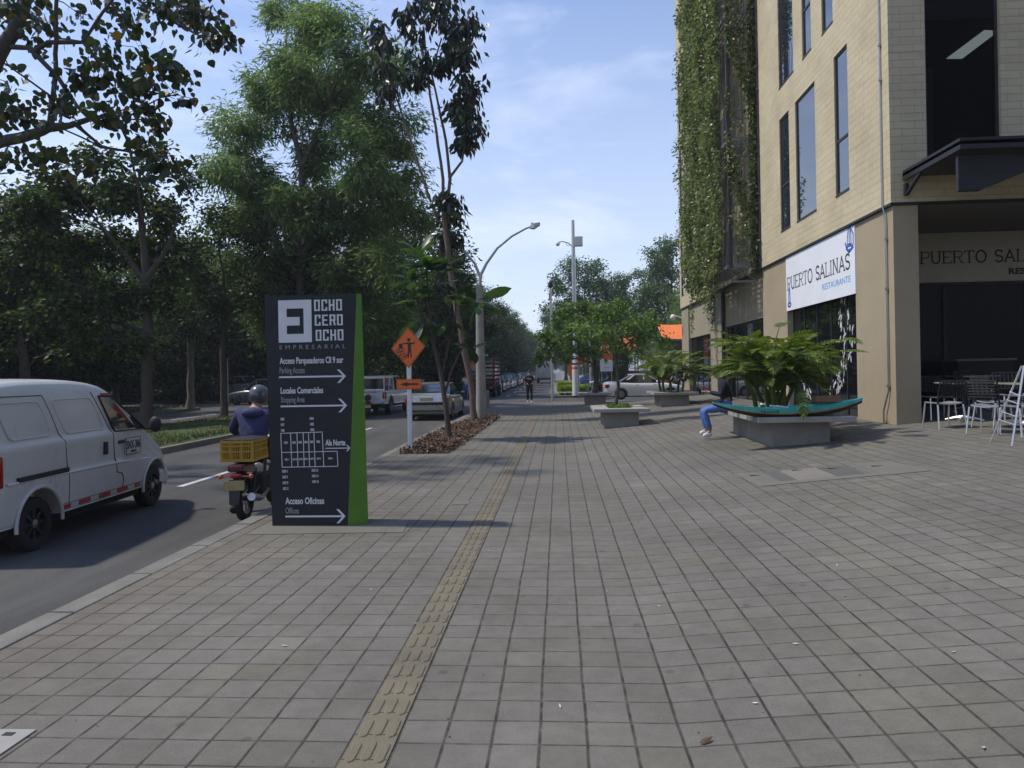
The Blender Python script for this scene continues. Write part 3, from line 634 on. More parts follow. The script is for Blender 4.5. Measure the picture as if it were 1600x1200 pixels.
# ================================================================ RESTAURANT BUILDING
XF = 6.57; YC = 14.66; YE = 39.3; ZB = 4.86; ZT = 22.0; XE = 24.0
def brick_mat(name, axis):
    mt, nt, p = nodes_of(name); L = nt.links.new
    g = N(nt, 'ShaderNodeNewGeometry'); s = N(nt, 'ShaderNodeSeparateXYZ'); L(g.outputs['Position'], s.inputs[0])
    cb = N(nt, 'ShaderNodeCombineXYZ'); L(s.outputs[axis], cb.inputs[0]); L(s.outputs['Z'], cb.inputs[1])
    bt = N(nt, 'ShaderNodeTexBrick', ins={'Scale': 1.0, 'Mortar Size': 0.0055, 'Brick Width': 0.40, 'Row Height': 0.15, 'Bias': 0.0, 'Mortar Smooth': 0.3})
    bt.offset = 0.37; bt.inputs['Color1'].default_value = (0.545, 0.462, 0.300, 1); bt.inputs['Color2'].default_value = (0.585, 0.502, 0.333, 1)
    bt.inputs['Mortar'].default_value = (0.43, 0.36, 0.23, 1); L(cb.outputs[0], bt.inputs['Vector'])
    n1 = N(nt, 'ShaderNodeTexNoise', ins={'Scale': 0.8, 'Detail': 7}); L(g.outputs['Position'], n1.inputs['Vector'])
    r = N(nt, 'ShaderNodeMapRange', ins={1: 0.3, 2: 0.7, 3: 0.88, 4: 1.08}); L(n1.outputs[0], r.inputs[0])
    # darker stains between some courses
    mpn = N(nt, 'ShaderNodeMapping'); mpn.inputs['Scale'].default_value = (0.9, 0.9, 6.6); L(g.outputs['Position'], mpn.inputs[0])
    n4 = N(nt, 'ShaderNodeTexNoise', ins={'Scale': 1.0, 'Detail': 4}); L(mpn.outputs[0], n4.inputs['Vector'])
    r4 = N(nt, 'ShaderNodeMapRange', ins={1: 0.55, 2: 0.75, 3: 1, 4: 0.86}); L(n4.outputs[0], r4.inputs[0])
    mm = N(nt, 'ShaderNodeMath', operation='MULTIPLY'); L(r.outputs[0], mm.inputs[0]); L(r4.outputs[0], mm.inputs[1])
    hs = N(nt, 'ShaderNodeHueSaturation'); L(bt.outputs[0], hs.inputs['Color']); L(mm.outputs[0], hs.inputs['Value'])
    L(hs.outputs[0], p.inputs['Base Color']); p.inputs['Roughness'].default_value = 0.9; p.inputs['Specular IOR Level'].default_value = 0.2
    iv = N(nt, 'ShaderNodeMath', operation='SUBTRACT', ins={0: 1}); L(bt.outputs['Fac'], iv.inputs[1])
    n5 = N(nt, 'ShaderNodeTexNoise', ins={'Scale': 40, 'Detail': 4}); L(g.outputs['Position'], n5.inputs['Vector'])
    ma = N(nt, 'ShaderNodeMath', operation='MULTIPLY_ADD', ins={1: 0.25}); L(n5.outputs[0], ma.inputs[0]); L(iv.outputs[0], ma.inputs[2])
    b = N(nt, 'ShaderNodeBump', ins={'Strength': 0.7, 'Distance': 0.012}); L(ma.outputs[0], b.inputs['Height']); L(b.outputs[0], p.inputs['Normal'])
    return mt
M['brick_side'] = brick_mat('block_side', 'Y'); M['brick_front'] = brick_mat('block_front', 'X')
def holed(mb, u0, u1, z0, z1, holes, fn, depth):
    """wall in the (u,z) plane with rectangular openings; fn(u,z,d) -> point, d = depth into the wall"""
    us = sorted({u0, u1} | {h[0] for h in holes} | {h[1] for h in holes}); zs = sorted({z0, z1} | {h[2] for h in holes} | {h[3] for h in holes})
    for a, b_ in zip(us[:-1], us[1:]):
        for c, d in zip(zs[:-1], zs[1:]):
            mu, mz = (a+b_)/2, (c+d)/2
            if any(h[0] < mu < h[1] and h[2] < mz < h[3] for h in holes): continue
            mb.quad(fn(a, c, 0), fn(b_, c, 0), fn(b_, d, 0), fn(a, d, 0))
    for (a, b_, c, d) in holes:
        mb.quad(fn(a, c, 0), fn(a, d, 0), fn(a, d, depth), fn(a, c, depth)); mb.quad(fn(b_, c, 0), fn(b_, c, depth), fn(b_, d, depth), fn(b_, d, 0))
        mb.quad(fn(a, d, 0), fn(b_, d, 0), fn(b_, d, depth), fn(a, d, depth)); mb.quad(fn(a, c, 0), fn(a, c, depth), fn(b_, c, depth), fn(b_, c, 0))
bld = thing('restaurant_building', 'tall cream block-clad building with tan ground floor, slit windows and a restaurant terrace', 'building', (XF, YC, 0.4))
BO = Vector((XF, YC, 0.4))
def W(mb): mb.v = [(v[0]-BO.x, v[1]-BO.y, v[2]-BO.z) for v in mb.v]; return mb
side = lambda u, z, d: (XF + d, u, z)
front = lambda u, z, d: (u, YC + d, z)
side_w = [(16.66, 17.44, 5.64, 8.9, 6.9), (18.72, 20.22, 5.62, 8.88, None), (20.78, 21.64, 5.62, 8.88, 6.92),
          (20.3, 21.6, 9.78, 13.2, None), (18.9, 19.56, 9.78, 13.2, 11.02), (17.45, 18.15, 9.77, 13.2, None),
          (16.66, 17.44, 13.95, 17.3, 15.1), (18.72, 20.22, 13.95, 17.3, None), (20.78, 21.64, 13.95, 17.3, 15.1),
          (38.0, 38.85, 5.5, 8.95, None), (38.0, 38.85, 9.75, 13.2, 11.0), (38.0, 38.85, 13.95, 17.3, None)]
b = MB(); holed(b, YC, YE, ZB, ZT, [w[:4] for w in side_w], side, 0.09)
W(b).build('wall', M['brick_side'], bld)
front_w = [(7.27, 8.68, 5.6, 9.15), (9.95, 12.6, 5.6, 9.15), (7.27, 8.68, 9.9, 13.3), (9.95, 12.6, 9.9, 13.3)]
b = MB(); holed(b, XF, XE, ZB, ZT, front_w, front, 0.14)
b.quad((XF, YE, ZB), (XE, YE, ZB), (XE, YE, ZT), (XF, YE, ZT)); b.quad((XE, YC, ZB), (XE, YE, ZB), (XE, YE, ZT), (XE, YC, ZT))
W(b).build('wall', M['brick_front'], bld)
b = MB(); b.bx(XF-0.1, XE, YC-0.1, YE+0.1, ZT, ZT+0.3); W(b).build('roof', M['concrete'], bld, bevel=0.02)
# side windows: frame with pane
for (a, c, z0, z1, mz) in side_w:
    f = MB(); w = 0.05; x0, x1 = XF+0.03, XF+0.088
    f.bx(x0, x1, a, a+w, z0, z1); f.bx(x0, x1, c-w, c, z0, z1); f.bx(x0, x1, a+w, c-w, z0, z0+w); f.bx(x0, x1, a+w, c-w, z1-w, z1)
    if mz: f.bx(x0, x1, a+w, c-w, mz-0.03, mz+0.03)
    f.bx(XF-0.012, XF+0.029, a-0.01, c+0.01, z0-0.03, z0+0.012)
    fo = W(f).build('window', M['window_frame'], bld)
    g = MB(); g.bx(XF+0.05, XF+0.06, a+w, c-w, z0+w, z1-w); W(g).build('pane', M['window_glass'], fo)
# office window on the front, clear, with a dark room behind
def clear_glass():
    mt, nt, p = nodes_of('office_glass'); L = nt.links.new
    tr = N(nt, 'ShaderNodeBsdfTransparent'); tr.inputs[0].default_value = (0.55, 0.57, 0.60, 1)
    gl = N(nt, 'ShaderNodeBsdfGlossy', ins={'Roughness': 0.02}); fr = N(nt, 'ShaderNodeFresnel', ins={0: 1.35}); ms = N(nt, 'ShaderNodeMixShader')
    L(fr.outputs[0], ms.inputs[0]); L(tr.outputs[0], ms.inputs[1]); L(gl.outputs[0], ms.inputs[2]); L(ms.outputs[0], nt.nodes['Material Output'].inputs[0])
    return mt
M['clear_glass'] = clear_glass()
M['blind'] = mat('blind', (0.085, 0.09, 0.10), 0.7, var=0.05)
for i, (a, c, z0, z1) in enumerate(front_w):
    f = MB(); w = 0.05; y0, y1 = YC+0.075, YC+0.135
    f.bx(a, a+w, y0, y1, z0, z1); f.bx(c-w, c, y0, y1, z0, z1); f.bx(a+w, c-w, y0, y1, z0, z0+w); f.bx(a+w, c-w, y0, y1, z1-w, z1)
    fo = W(f).build('window', M['window_frame'], bld)
    g = MB(); g.bx(a+w, c-w, YC+0.1, YC+0.108, z0+w, z1-w); W(g).build('pane', M['clear_glass'] if i < 2 else M['window_glass'], fo)
    if i == 0: g = MB(); g.bx(a+w, c-w, YC+0.12, YC+0.13, 8.45, z1-w); W(g).build('blind', M['blind'], fo)
b = MB(); x0, x1, y0, y1, z0, z1 = 6.9, 13.5, YC+0.15, 22.0, 5.3, 9.2
b.quad((x0, y0, z0), (x1, y0, z0), (x1, y1, z0), (x0, y1, z0)); b.quad((x0, y0, z1), (x0, y1, z1), (x1, y1, z1), (x1, y0, z1))
b.quad((x0, y0, z0), (x0, y1, z0), (x0, y1, z1), (x0, y0, z1)); b.quad((x1, y0, z0), (x1, y0, z1), (x1, y1, z1), (x1, y1, z0)); b.quad((x0, y1, z0), (x1, y1, z0), (x1, y1, z1), (x0, y1, z1))
W(b).build('room', M['interior'], bld)
def emit(name, c, s):
    mt, nt, p = nodes_of(name); p.inputs['Base Color'].default_value = (*c, 1); p.inputs['Emission Color'].default_value = (*c, 1); p.inputs['Emission Strength'].default_value = s; return mt
M['office_lamp'] = emit('office_lamp', (0.66, 0.76, 0.72), 0.55)
for q in ([(1479, 92), (1503, 92), (1560, 49), (1538, 48)], [(1525, 194), (1541, 194), (1566, 180), (1566, 174)]):
    pts = [on_z(px, py, 9.18) for px, py in q]; g = MB(); g.add([tuple(p) for p in pts] + [(p.x, p.y, 9.195) for p in pts], [(0, 1, 2, 3), (7, 6, 5, 4), (0, 4, 5, 1), (1, 5, 6, 2), (2, 6, 7, 3), (3, 7, 4, 0)])
    W(g).build('ceiling_lamp', M['office_lamp'], bld)
g = MB(); g.bx(7.3, 7.55, YC+0.3, YC+0.5, 5.6, 7.6); W(g).build('column', M['blind'], bld)
g = MB(); g.bx(8.0, 8.45, YC+0.5, YC+0.9, 5.6, 6.15); g.bx(8.03, 8.42, YC+0.55, YC+0.62, 6.15, 6.35)
W(g).build('office_chair', mat('maroon', (0.10, 0.02, 0.02), 0.7), bld, bevel=0.03)
g = MB(); g.ell((7.62, YC+0.3, 5.78), 0.09); W(g).build('ornament', mat('yellow_green', (0.35, 0.38, 0.03), 0.6), bld, smooth=True)
# dark strip put in for the shadow line under the block cladding
b = MB(); b.bx(XF-0.012, XF+0.09, YC-0.012, YE, ZB-0.05, ZB-0.002); b.bx(XF+0.09, XE, YC-0.012, YC+0.09, ZB-0.05, ZB-0.002); W(b).build('shadow_gap_strip', M['dark_steel'], bld)
# ground floor, 5 cm behind the cladding
XG = XF + 0.05; YG = YC + 0.04; gz0 = 0.0
b = MB(); ZG = ZB - 0.052
def pier(ya, yb, xb=7.1, z0=gz0, z1=ZG): b.bx(XG, xb, ya, yb, z0, z1)
pier(YG, 16.55); pier(21.38, 23.83); b.bx(XG+0.05, XG+0.3, 16.55, 21.38, 4.55, ZG)
W(b).build('pier', M['tan'], bld, bevel=0.006)
b = MB(); pier(29.5, 32.0); pier(37.3, 39.3); b.bx(XG+0.08, XG+0.4, 23.83, 29.5, 3.29, ZG); b.bx(XG+0.08, XG+0.4, 32.0, 37.3, 3.19, ZG)
b.bx(XG, 7.5, 38.4, 39.3, 0, ZG) if False else None
W(b).build('pier', M['tan_weathered'], bld, bevel=0.006)
# shop windows
def shopwin(ya, yb, z1, n, z0=0.3):
    f = MB(); x0, x1 = XG+0.16, XG+0.22
    for k in range(n+1): y = ya+(yb-ya)*k/n; f.bx(x0, x1, y-0.03 if 0 < k else y, y+0.03 if k < n else y, z0, z1)
    f.bx(x0, x1, ya+0.03, yb-0.03, z0, z0+0.12); f.bx(x0+0.002, x1-0.002, ya, yb, z1-0.06, z1-0.001)
    fo = W(f).build('shop_window', M['dark_steel'], bld)
    g = MB(); g.bx(x0+0.02, x0+0.032, ya+0.01, yb-0.01, z0+0.05, z1-0.02); W(g).build('pane', M['shop_glass'], fo)
shopwin(16.55, 21.38, 4.54, 5); shopwin(23.83, 29.5, 3.285, 4); shopwin(32.0, 37.3, 3.185, 4)
# school-of-fish decal on the nearest shop window
rnd = random.Random(21); XP = XG + 0.176; fish = MB()
spine = [(1318, 468), (1322, 485), (1326, 500), (1330, 520), (1332, 545), (1326, 560), (1320, 575), (1314, 592), (1309, 605), (1303, 618)]
spine2 = [(1313, 478), (1311, 498), (1316, 515), (1320, 535), (1317, 570), (1309, 590), (1298, 612)]
spine3 = [(1254, 594), (1258, 603), (1262, 612), (1266, 622)]
for sp, n_ in ((spine, 60), (spine2, 46), (spine3, 26)):
    for k in range(n_):
        t_ = rnd.random()*(len(sp)-1); i_ = int(t_); fr_ = t_-i_
        px = sp[i_][0]*(1-fr_)+sp[min(i_+1, len(sp)-1)][0]*fr_ + rnd.gauss(0, 2.2); py = sp[i_][1]*(1-fr_)+sp[min(i_+1, len(sp)-1)][1]*fr_ + rnd.gauss(0, 3)
        if px > 1336: continue
        p = on_x(px, py, XP); a = rnd.gauss(1.25, 0.35) if sp is not spine3 else rnd.gauss(2.1, 0.3); l = rnd.uniform(0.07, 0.2); w = l*0.26
        pts = [(l/2*math.cos(q), w/2*math.sin(q)) for q in [2*math.pi*j/8 for j in range(8)]]
        Mx = plane_mx(p, (0, -1, 0), (0, 0, 1)) @ RZ(a); fish.prism(pts, 0, 0.001, Mx)
W(fish).build('glass_print', M['letter_white'], bld)
# banner over the shop window
sg = thing('restaurant_banner', 'white street side banner with boats reading PUERTO SALINAS RESTAURANTE above the shop window', 'banner', (XG-0.02, 18.9, 4.0), group=None)
so_ = Vector((XG-0.02, 18.9, 4.0))
def SL(mb): mb.v = [(v[0]-so_.x, v[1]-so_.y, v[2]-so_.z) for v in mb.v]; return mb
b = MB(); b.bx(XG-0.02, XG+0.004, 16.5, 21.36, 3.27, 4.79); SL(b).build('panel', M['banner_white'], sg)
def sp_(px, py): return on_x(px, py, XG-0.021)
b = MB(); A = sp_(1230, 452); B = sp_(1328.5, 421); A2 = sp_(1230, 435.5); B2 = sp_(1325, 396.5)
base = plane_mx((XG-0.021, A.y, (A.z+B.z)/2), (0, -1, 0), (0, 0, 1)); hh = ((A2.z-A.z)+(B2.z-B.z))/2
put_serif(b, 'PUERTO SALINAS', base, hh, A.y-B.y, 0.13); SL(b).build('lettering', M['ink'], sg)
b = MB(); A = sp_(1285, 453); B = sp_(1329, 441); A2 = sp_(1329, 430.5)
put_text(b, 'RESTAURANTE', plane_mx((XG-0.021, A.y, (A.z+B.z)/2), (0, -1, 0), (0, 0, 1)), A2.z-B.z, A.y-B.y, extr=0.001); SL(b).build('lettering', M['blue_light_ink'], sg)
b = MB()
def logo(mb, px, py, s, tilt=0, full=False):
    p = sp_(px, py); Mx = plane_mx(p, (0, -1, 0), (0, 0, 1)) @ RZ(tilt); t = 0.028*s*2
    stroke(mb, [(-0.22*s, 0.02*s), (-0.1*s, -0.06*s), (0.12*s, -0.06*s), (0.24*s, 0.03*s)], t*1.6, Mx)
    stroke(mb, [(-0.18*s, 0.07*s), (0.18*s, 0.07*s)], t, Mx, 0.0023); stroke(mb, [(0, 0.07*s), (0.02*s, 0.95*s)], t, Mx, 0.0026)
    stroke(mb, [(0.02*s, 0.95*s), (0.13*s, 0.5*s), (0.15*s, 0.13*s), (0.02*s, 0.12*s)], t, Mx, 0.0029)
    stroke(mb, [(-0.02*s, 0.8*s), (-0.12*s, 0.4*s), (-0.15*s, 0.13*s), (-0.02*s, 0.14*s)], t*0.8, Mx, 0.0032)
    if full: stroke(mb, [(0.15*s, 0.6*s), (0.32*s, 0.4*s), (0.3*s, 0.1*s), (0.2*s, -0.05*s)], t, Mx, 0.0035); stroke(mb, [(-0.3*s, 0.2*s), (-0.2*s, 0.05*s), (-0.02*s, -0.12*s), (0.3*s, 0)], t*1.3, Mx, 0.0038)
logo(b, 1233.5, 477, 0.62); logo(b, 1327, 388, 0.72, 0, True); SL(b).build('logo', M['blue_ink'], sg)

# recessed terrace front: ceiling, back wall, dim sign, dark glass
YB = 17.86
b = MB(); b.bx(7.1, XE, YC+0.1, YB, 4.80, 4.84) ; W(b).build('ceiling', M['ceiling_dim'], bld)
b = MB(); b.bx(7.1, XE, YB+0.05, YB+0.1, 0.0, 3.6); W(b).build('pane', M['shop_glass'], bld)
b = MB()
for k in range(8): x = 7.3 + 1.9*k; b.bx(x-0.035, x+0.035, YB-0.01, YB+0.05, 0.4, 3.6)
b.bx(7.1, XE, YB-0.012, YB+0.05, 3.53, 3.6); W(b).build('mullion', M['black_plastic'], bld)
b = MB(); b.bx(XE-0.3, XE, YC, YE, 0, 4.8); b.bx(XG+0.4, XE, YE-0.3, YE, 0, 4.8); W(b).build('wall', M['tan'], bld)
b = MB(); b.bx(7.1, 7.16, 16.55, YB, 0.3, 4.8); W(b).build('partition', M['interior'], bld)
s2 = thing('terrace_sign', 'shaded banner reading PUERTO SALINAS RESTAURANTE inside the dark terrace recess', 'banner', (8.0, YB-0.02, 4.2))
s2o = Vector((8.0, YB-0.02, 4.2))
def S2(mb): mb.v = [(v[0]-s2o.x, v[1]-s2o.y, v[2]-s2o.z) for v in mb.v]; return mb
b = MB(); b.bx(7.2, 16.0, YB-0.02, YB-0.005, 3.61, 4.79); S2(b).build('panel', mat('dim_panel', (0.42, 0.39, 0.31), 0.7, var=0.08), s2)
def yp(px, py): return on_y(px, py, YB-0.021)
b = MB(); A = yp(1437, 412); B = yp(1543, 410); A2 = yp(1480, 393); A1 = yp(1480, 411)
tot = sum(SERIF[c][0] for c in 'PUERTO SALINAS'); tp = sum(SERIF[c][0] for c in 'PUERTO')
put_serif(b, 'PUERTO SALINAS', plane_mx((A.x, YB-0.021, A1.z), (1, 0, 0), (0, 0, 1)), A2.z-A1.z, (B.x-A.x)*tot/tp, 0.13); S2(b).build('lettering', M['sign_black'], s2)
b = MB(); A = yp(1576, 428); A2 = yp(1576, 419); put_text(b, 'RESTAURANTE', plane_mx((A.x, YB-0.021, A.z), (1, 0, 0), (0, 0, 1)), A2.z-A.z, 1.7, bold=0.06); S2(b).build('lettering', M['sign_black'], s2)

# canopy over the terrace
cn = thing('steel_canopy', 'dark steel canopy on triangular brackets over the restaurant terrace', 'canopy', (6.8, YC, 5.4)); co = Vector((6.8, YC, 5.4))
def CL(mb): mb.v = [(v[0]-co.x, v[1]-co.y, v[2]-co.z) for v in mb.v]; return mb
b = MB(); b.bx(6.80, 16, 12.62, YC-0.002, 5.36, 5.42); b.bx(6.80, 6.86, 12.62, YC-0.004, 5.28, 5.47); b.bx(6.86, 16, 12.62, 12.68, 5.28, 5.47); CL(b).build('deck', M['dark_steel'], cn)
for x in (6.81, 9.9, 13.0):
    b = MB(); b.bx(x, x+0.07, YC-0.09, YC-0.005, 4.98, 5.21); b.prism([(0, 0), (-0.09, 0), (-0.75, 0.34), (-0.60, 0.34)], 0, 0.06, plane_mx((x+0.005, YC-0.01, 4.98), (0, 1, 0), (0, 0, 1))); CL(b).build('bracket', M['dark_steel'], cn)
b = MB(); b.prism([(0, 0), (0.36, 0), (1.9, 0.60), (0, 0.60)], 0, 0.08, plane_mx((6.87, 12.9, 4.62), (1, 0, 0), (0, 0, 1))); CL(b).build('bracket', M['dark_steel'], cn)

# conduit down the corner
b = MB(); cx_, cy_ = XF-0.03, 14.98
b.tube([(cx_, cy_, 22), (cx_, cy_, 4.9), (cx_+0.03, cy_-0.02, 4.7), (XG-0.03, cy_-0.03, 4.5), (XG-0.03, cy_-0.03, 1.15), (XG-0.05, cy_+0.02, 1.0), (XG-0.06, cy_+0.14, 0.75), (XG-0.06, cy_+0.14, 0.45)], 0.018, 8)
for z in (8.1, 7.4, 4.2, 3.2, 1.25): b.box((XF-0.03 if z > 4.8 else XG-0.03, cy_-(0 if z > 4.8 else 0.03), z), (0.05, 0.07, 0.05))
W(b).build('conduit', M['steel'], bld, smooth=True)
b = MB(); b.tube([(XG-0.03, 29.45, 0.3), (XG-0.03, 29.45, 4.7)], 0.06, 10); b.tube([(XF-0.02, 23.75, 4.9), (XF-0.02, 23.75, 21)], 0.06, 8); W(b).build('drainpipe', M['dark_steel'], bld, smooth=True)
# round lamp at the far corner, flood lamp under the planted cage
b = MB(); b.tube([(XF, 38.9, 4.35), (XF-0.35, 38.95, 4.5)], 0.03, 8); b.ell((XF-0.45, 38.97, 4.4), 0.16); W(b).build('globe_lamp', M['letter_white'], bld, smooth=True)

# ================================================================ planted cage on the facade
cg = thing('planted_cage', 'dark steel frame bolted to the facade and overgrown by climbing plants', 'steel frame', (5.67, 24.07, 5.0)); cgo = Vector((5.67, 24.07, 5.0))
def GL(mb): mb.v = [(v[0]-cgo.x, v[1]-cgo.y, v[2]-cgo.z) for v in mb.v]; return mb
X0, X1, Y0, Y1 = 5.62, XF-0.005, 24.0, 31.0
b = MB()
for y in (Y0, 28.2, Y1-0.12): b.bx(X0, X0+0.12, y, y+0.12, 4.95, 21)
b.bx(X1-0.1, X1, Y0, Y0+0.1, 4.95, 21); GL(b).build('post', M['dark_steel'], cg)
M['cage_panel'] = mat('cage_panel', (0.17, 0.175, 0.19), 0.55, metal=0.3)
for z in (4.95, 9.05, 13.2, 17.3):
    b = MB(); b.bx(X0+0.12, X1-0.1, Y0+0.01, Y0+0.07, z, z+0.12); b.bx(X0+0.01, X0+0.07, Y0+0.12, Y1-0.12, z, z+0.12); b.bx(X0+0.12, X1-0.1, Y0+0.01, Y0+0.06, z+1.0, z+1.05)
    for k in range(17): x = X0+0.15+k*0.043; b.bx(x, x+0.012, Y0+0.02, Y0+0.032, z+0.12, z+1.0)
    for k in range(110): y = Y0+0.15+k*0.073; b.bx(X0+0.02, X0+0.032, y, y+0.014, z+0.12, z+1.0)
    for k in range(7): x = X0+0.16+k*0.11; b.bx(x, x+0.03, Y0+0.13, Y1-0.15, z+0.04, z+0.07)
    b.tube([(X0+0.1, Y0+0.04, z-0.02), (X1-0.08, Y0+0.04, z-0.42)], 0.025, 5); b.bx(X0+0.02, X1, Y0+0.02, Y0+0.07, z-0.5, z-0.44)
    GL(b).build('platform', M['cage_panel'], cg)
b = MB(); rnd = random.Random(4)
for k in range(70):
    y = rnd.uniform(Y0, Y1); x = X0-0.02; pts = [(x, y, 4.6)]
    z = 4.6
    while z < 20: z += 0.8; y += rnd.gauss(0, 0.08); pts.append((x+rnd.uniform(-0.05, 0.06), y, z))
    b.tube(pts, 0.008, 3, cap=False)
for k in range(7):
    x = rnd.uniform(X0, X1); pts = []; z = 5.0
    while z < 20: pts.append((x+rnd.gauss(0, 0.03), Y0-0.03+rnd.gauss(0, 0.02), z)); z += 0.8
    b.tube(pts, 0.008, 3, cap=False)
vn = thing('climbing_plant', 'dense green climbing plants covering the steel frame on the facade', 'climbing plant', (5.6, 28, 5.0)); vo_ = Vector((5.6, 28, 5.0))
b.v = [(v[0]-vo_.x, v[1]-vo_.y, v[2]-vo_.z) for v in b.v]; b.build('stem', M['bark'], vn)
def leaf_quads(P, D, Wd, Nn, fold=0.0):
    """rhombus leaves: P base, D direction*length, Wd half width vec"""
    return np.stack([P, P + D*0.45 + Wd + Nn*fold, P + D, P + D*0.45 - Wd + Nn*fold], 1).reshape(-1, 3)
def rand_leaves(rg, P, L_, asp, droop=0.3, up=0.0, outward=None):
    k = len(P); a = rg.uniform(0, 6.283, k); e = rg.normal(up-droop, 0.45, k)
    D = np.stack([np.cos(a)*np.cos(e), np.sin(a)*np.cos(e), np.sin(e)], 1)
    if outward is not None: D += outward; D /= np.linalg.norm(D, axis=1, keepdims=True)+1e-9
    Rn = rg.normal(0, 1, (k, 3)); Rn[:, 2] += 1.2; S = np.cross(D, Rn); S /= np.linalg.norm(S, axis=1, keepdims=True)+1e-9
    ln = L_*rg.uniform(0.65, 1.3, k); return leaf_quads(P, D*ln[:, None], S*(ln*asp*0.5)[:, None], Rn*0)
rg = np.random.default_rng(12); P = []
n_ = 78000; y = rg.uniform(Y0+0.9, Y1+0.15, n_); z = rg.uniform(4.9, 20.5, n_)
fr = np.sin(y*1.9+1)*np.sin(z*1.1)+np.sin(y*4.1+z*2.3)*0.6+np.sin(z*3.7-y*1.3)*0.5
keep = rg.uniform(-1.7, 1.6, n_) < fr + (z > 5.6)*0.4; y, z, fr = y[keep], z[keep], fr[keep]
x = X0 - 0.02 - np.clip(0.16+0.16*fr, 0.02, 0.6)*rg.uniform(0, 1, len(y))**0.6 + rg.normal(0, 0.03, len(y))
P.append(np.stack([x, y, z], 1))
n_ = 17000; x = rg.uniform(X0-0.05, X1, n_); z = rg.uniform(5.2, 20.5, n_); q = np.sin(z*1.3+x*5)+np.sin(z*3.1+x*9)*0.7; k = (rg.uniform(-0.6, 2.0, n_) < q); P.append(np.stack([x, Y0-0.04-rg.uniform(0, 0.12, n_), z], 1)[k])
n_ = 6000; x = X1-0.08-rg.uniform(0, 0.1, n_); yy = rg.uniform(Y0-0.1, Y0+0.2, n_); z = rg.uniform(4.7, 20.5, n_); P.append(np.stack([x, yy-rg.uniform(0, 0.15, n_), z], 1))
for k in range(150):  # loose trailing strands that break up the flat face
    yy = rg.uniform(Y0+0.3, Y1+0.4); z0 = rg.uniform(6, 20.5); ln = rg.uniform(0.6, 2.6); m_ = int(60*ln); t_ = rg.uniform(0, 1, m_)
    P.append(np.stack([X0-0.15-rg.uniform(0.05, 0.4)*(1-t_)+rg.normal(0, 0.05, m_), yy+rg.normal(0, 0.10, m_), z0-ln*t_], 1))
for k in range(26):   # strands hanging under the cage
    yy = rg.uniform(Y0+1.5, Y1+1.5); z0 = 5.0; ln = rg.uniform(0.3, 0.75) if yy < Y1-1 else rg.uniform(0.6, 1.9); m_ = int(40*ln); P.append(np.stack([np.full(m_, X0 if yy < Y1 else XF-0.05)+rg.normal(0, 0.03, m_), yy+rg.normal(0, 0.05, m_), z0-rg.uniform(0, ln, m_)], 1))
n_ = 2500; P.append(np.stack([rg.uniform(XF-0.35, XF-0.02, n_), rg.uniform(Y1, Y1+1.0, n_), rg.uniform(5.2, 20, n_)], 1)[rg.uniform(0, 1, n_) < 0.5])
n_ = 700; P.append(np.stack([rg.uniform(X0-0.5, X0, n_), rg.uniform(Y1-0.5, Y1+0.6, n_), rg.choice([7.2, 8.0, 10.1, 12.5, 14.0, 11.2], n_)+rg.normal(0, 0.25, n_)], 1))
P = np.concatenate(P) - np.array(vo_); i_ = rg.integers(0, 3, len(P)); V = np.concatenate([rand_leaves(rg, P[i_ == 0], 0.09, 0.4, 0.6), rand_leaves(rg, P[i_ == 1], 0.13, 0.55, 0.35), rand_leaves(rg, P[i_ == 2], 0.17, 0.45, 0.5)])
M['vine_leaf'] = leafmat('vine_leaf', (0.075, 0.100, 0.030), (0.18, 0.225, 0.075), (0.30, 0.32, 0.15), trans=0.35)
quads_mesh('foliage', V, 4, M['vine_leaf'], vn)
k = 220; P = np.stack([np.full(k, X0-0.35), rg.uniform(Y0+0.3, Y1, k), rg.uniform(4.8, 15, k)], 1) - np.array(vo_)
quads_mesh('blossom', rand_leaves(rg, P, 0.09, 0.9, 0), 4, mat('pale_flower', (0.65, 0.5, 0.45), 0.7), vn)
# ================================================================ TREES AND PLANTS
def pb(px, py, Y, rx, ry=None, rd=None):
    """ball of foliage measured off the photo: centre and radii at street distance Y"""
    c = on_y(px, py, Y); dep = (c - CAM).dot(FW)/FPX; ry = ry or rx
    return (c, (rx*dep, (rd or (rx+ry)/2)*dep, ry*dep))
def clump_points(rg, blobs, cr, per, density, shell=0.55, flat=0.75):
    """leaf positions: blobs hold clumps, clumps hold leaves; returns positions, outward dirs, clump centres"""
    P = []; O = []; C = []
    for (c, r) in blobs:
        vol = r[0]*r[1]*r[2]*4.19; k = max(3, int(density*vol/(cr**3*4.19)))
        d = rg.normal(0, 1, (k, 3)); d /= np.linalg.norm(d, axis=1, keepdims=True); u = rg.uniform(0, 1, k)**shell
        cc = np.array(c) + d*u[:, None]*np.array(r)*0.92; C.append((c, cc))
        rr = cr*rg.uniform(0.55, 1.25, k); n = rg.poisson(per*(rr/cr)**2)+1
        idx = np.repeat(np.arange(k), n); q = rg.normal(0, 0.52, (len(idx), 3)); q[:, 2] *= flat
        P.append(cc[idx] + q*rr[idx][:, None]); O.append(q*0.6 + d[idx]*0.35)
    return np.concatenate(P), np.concatenate(O), C
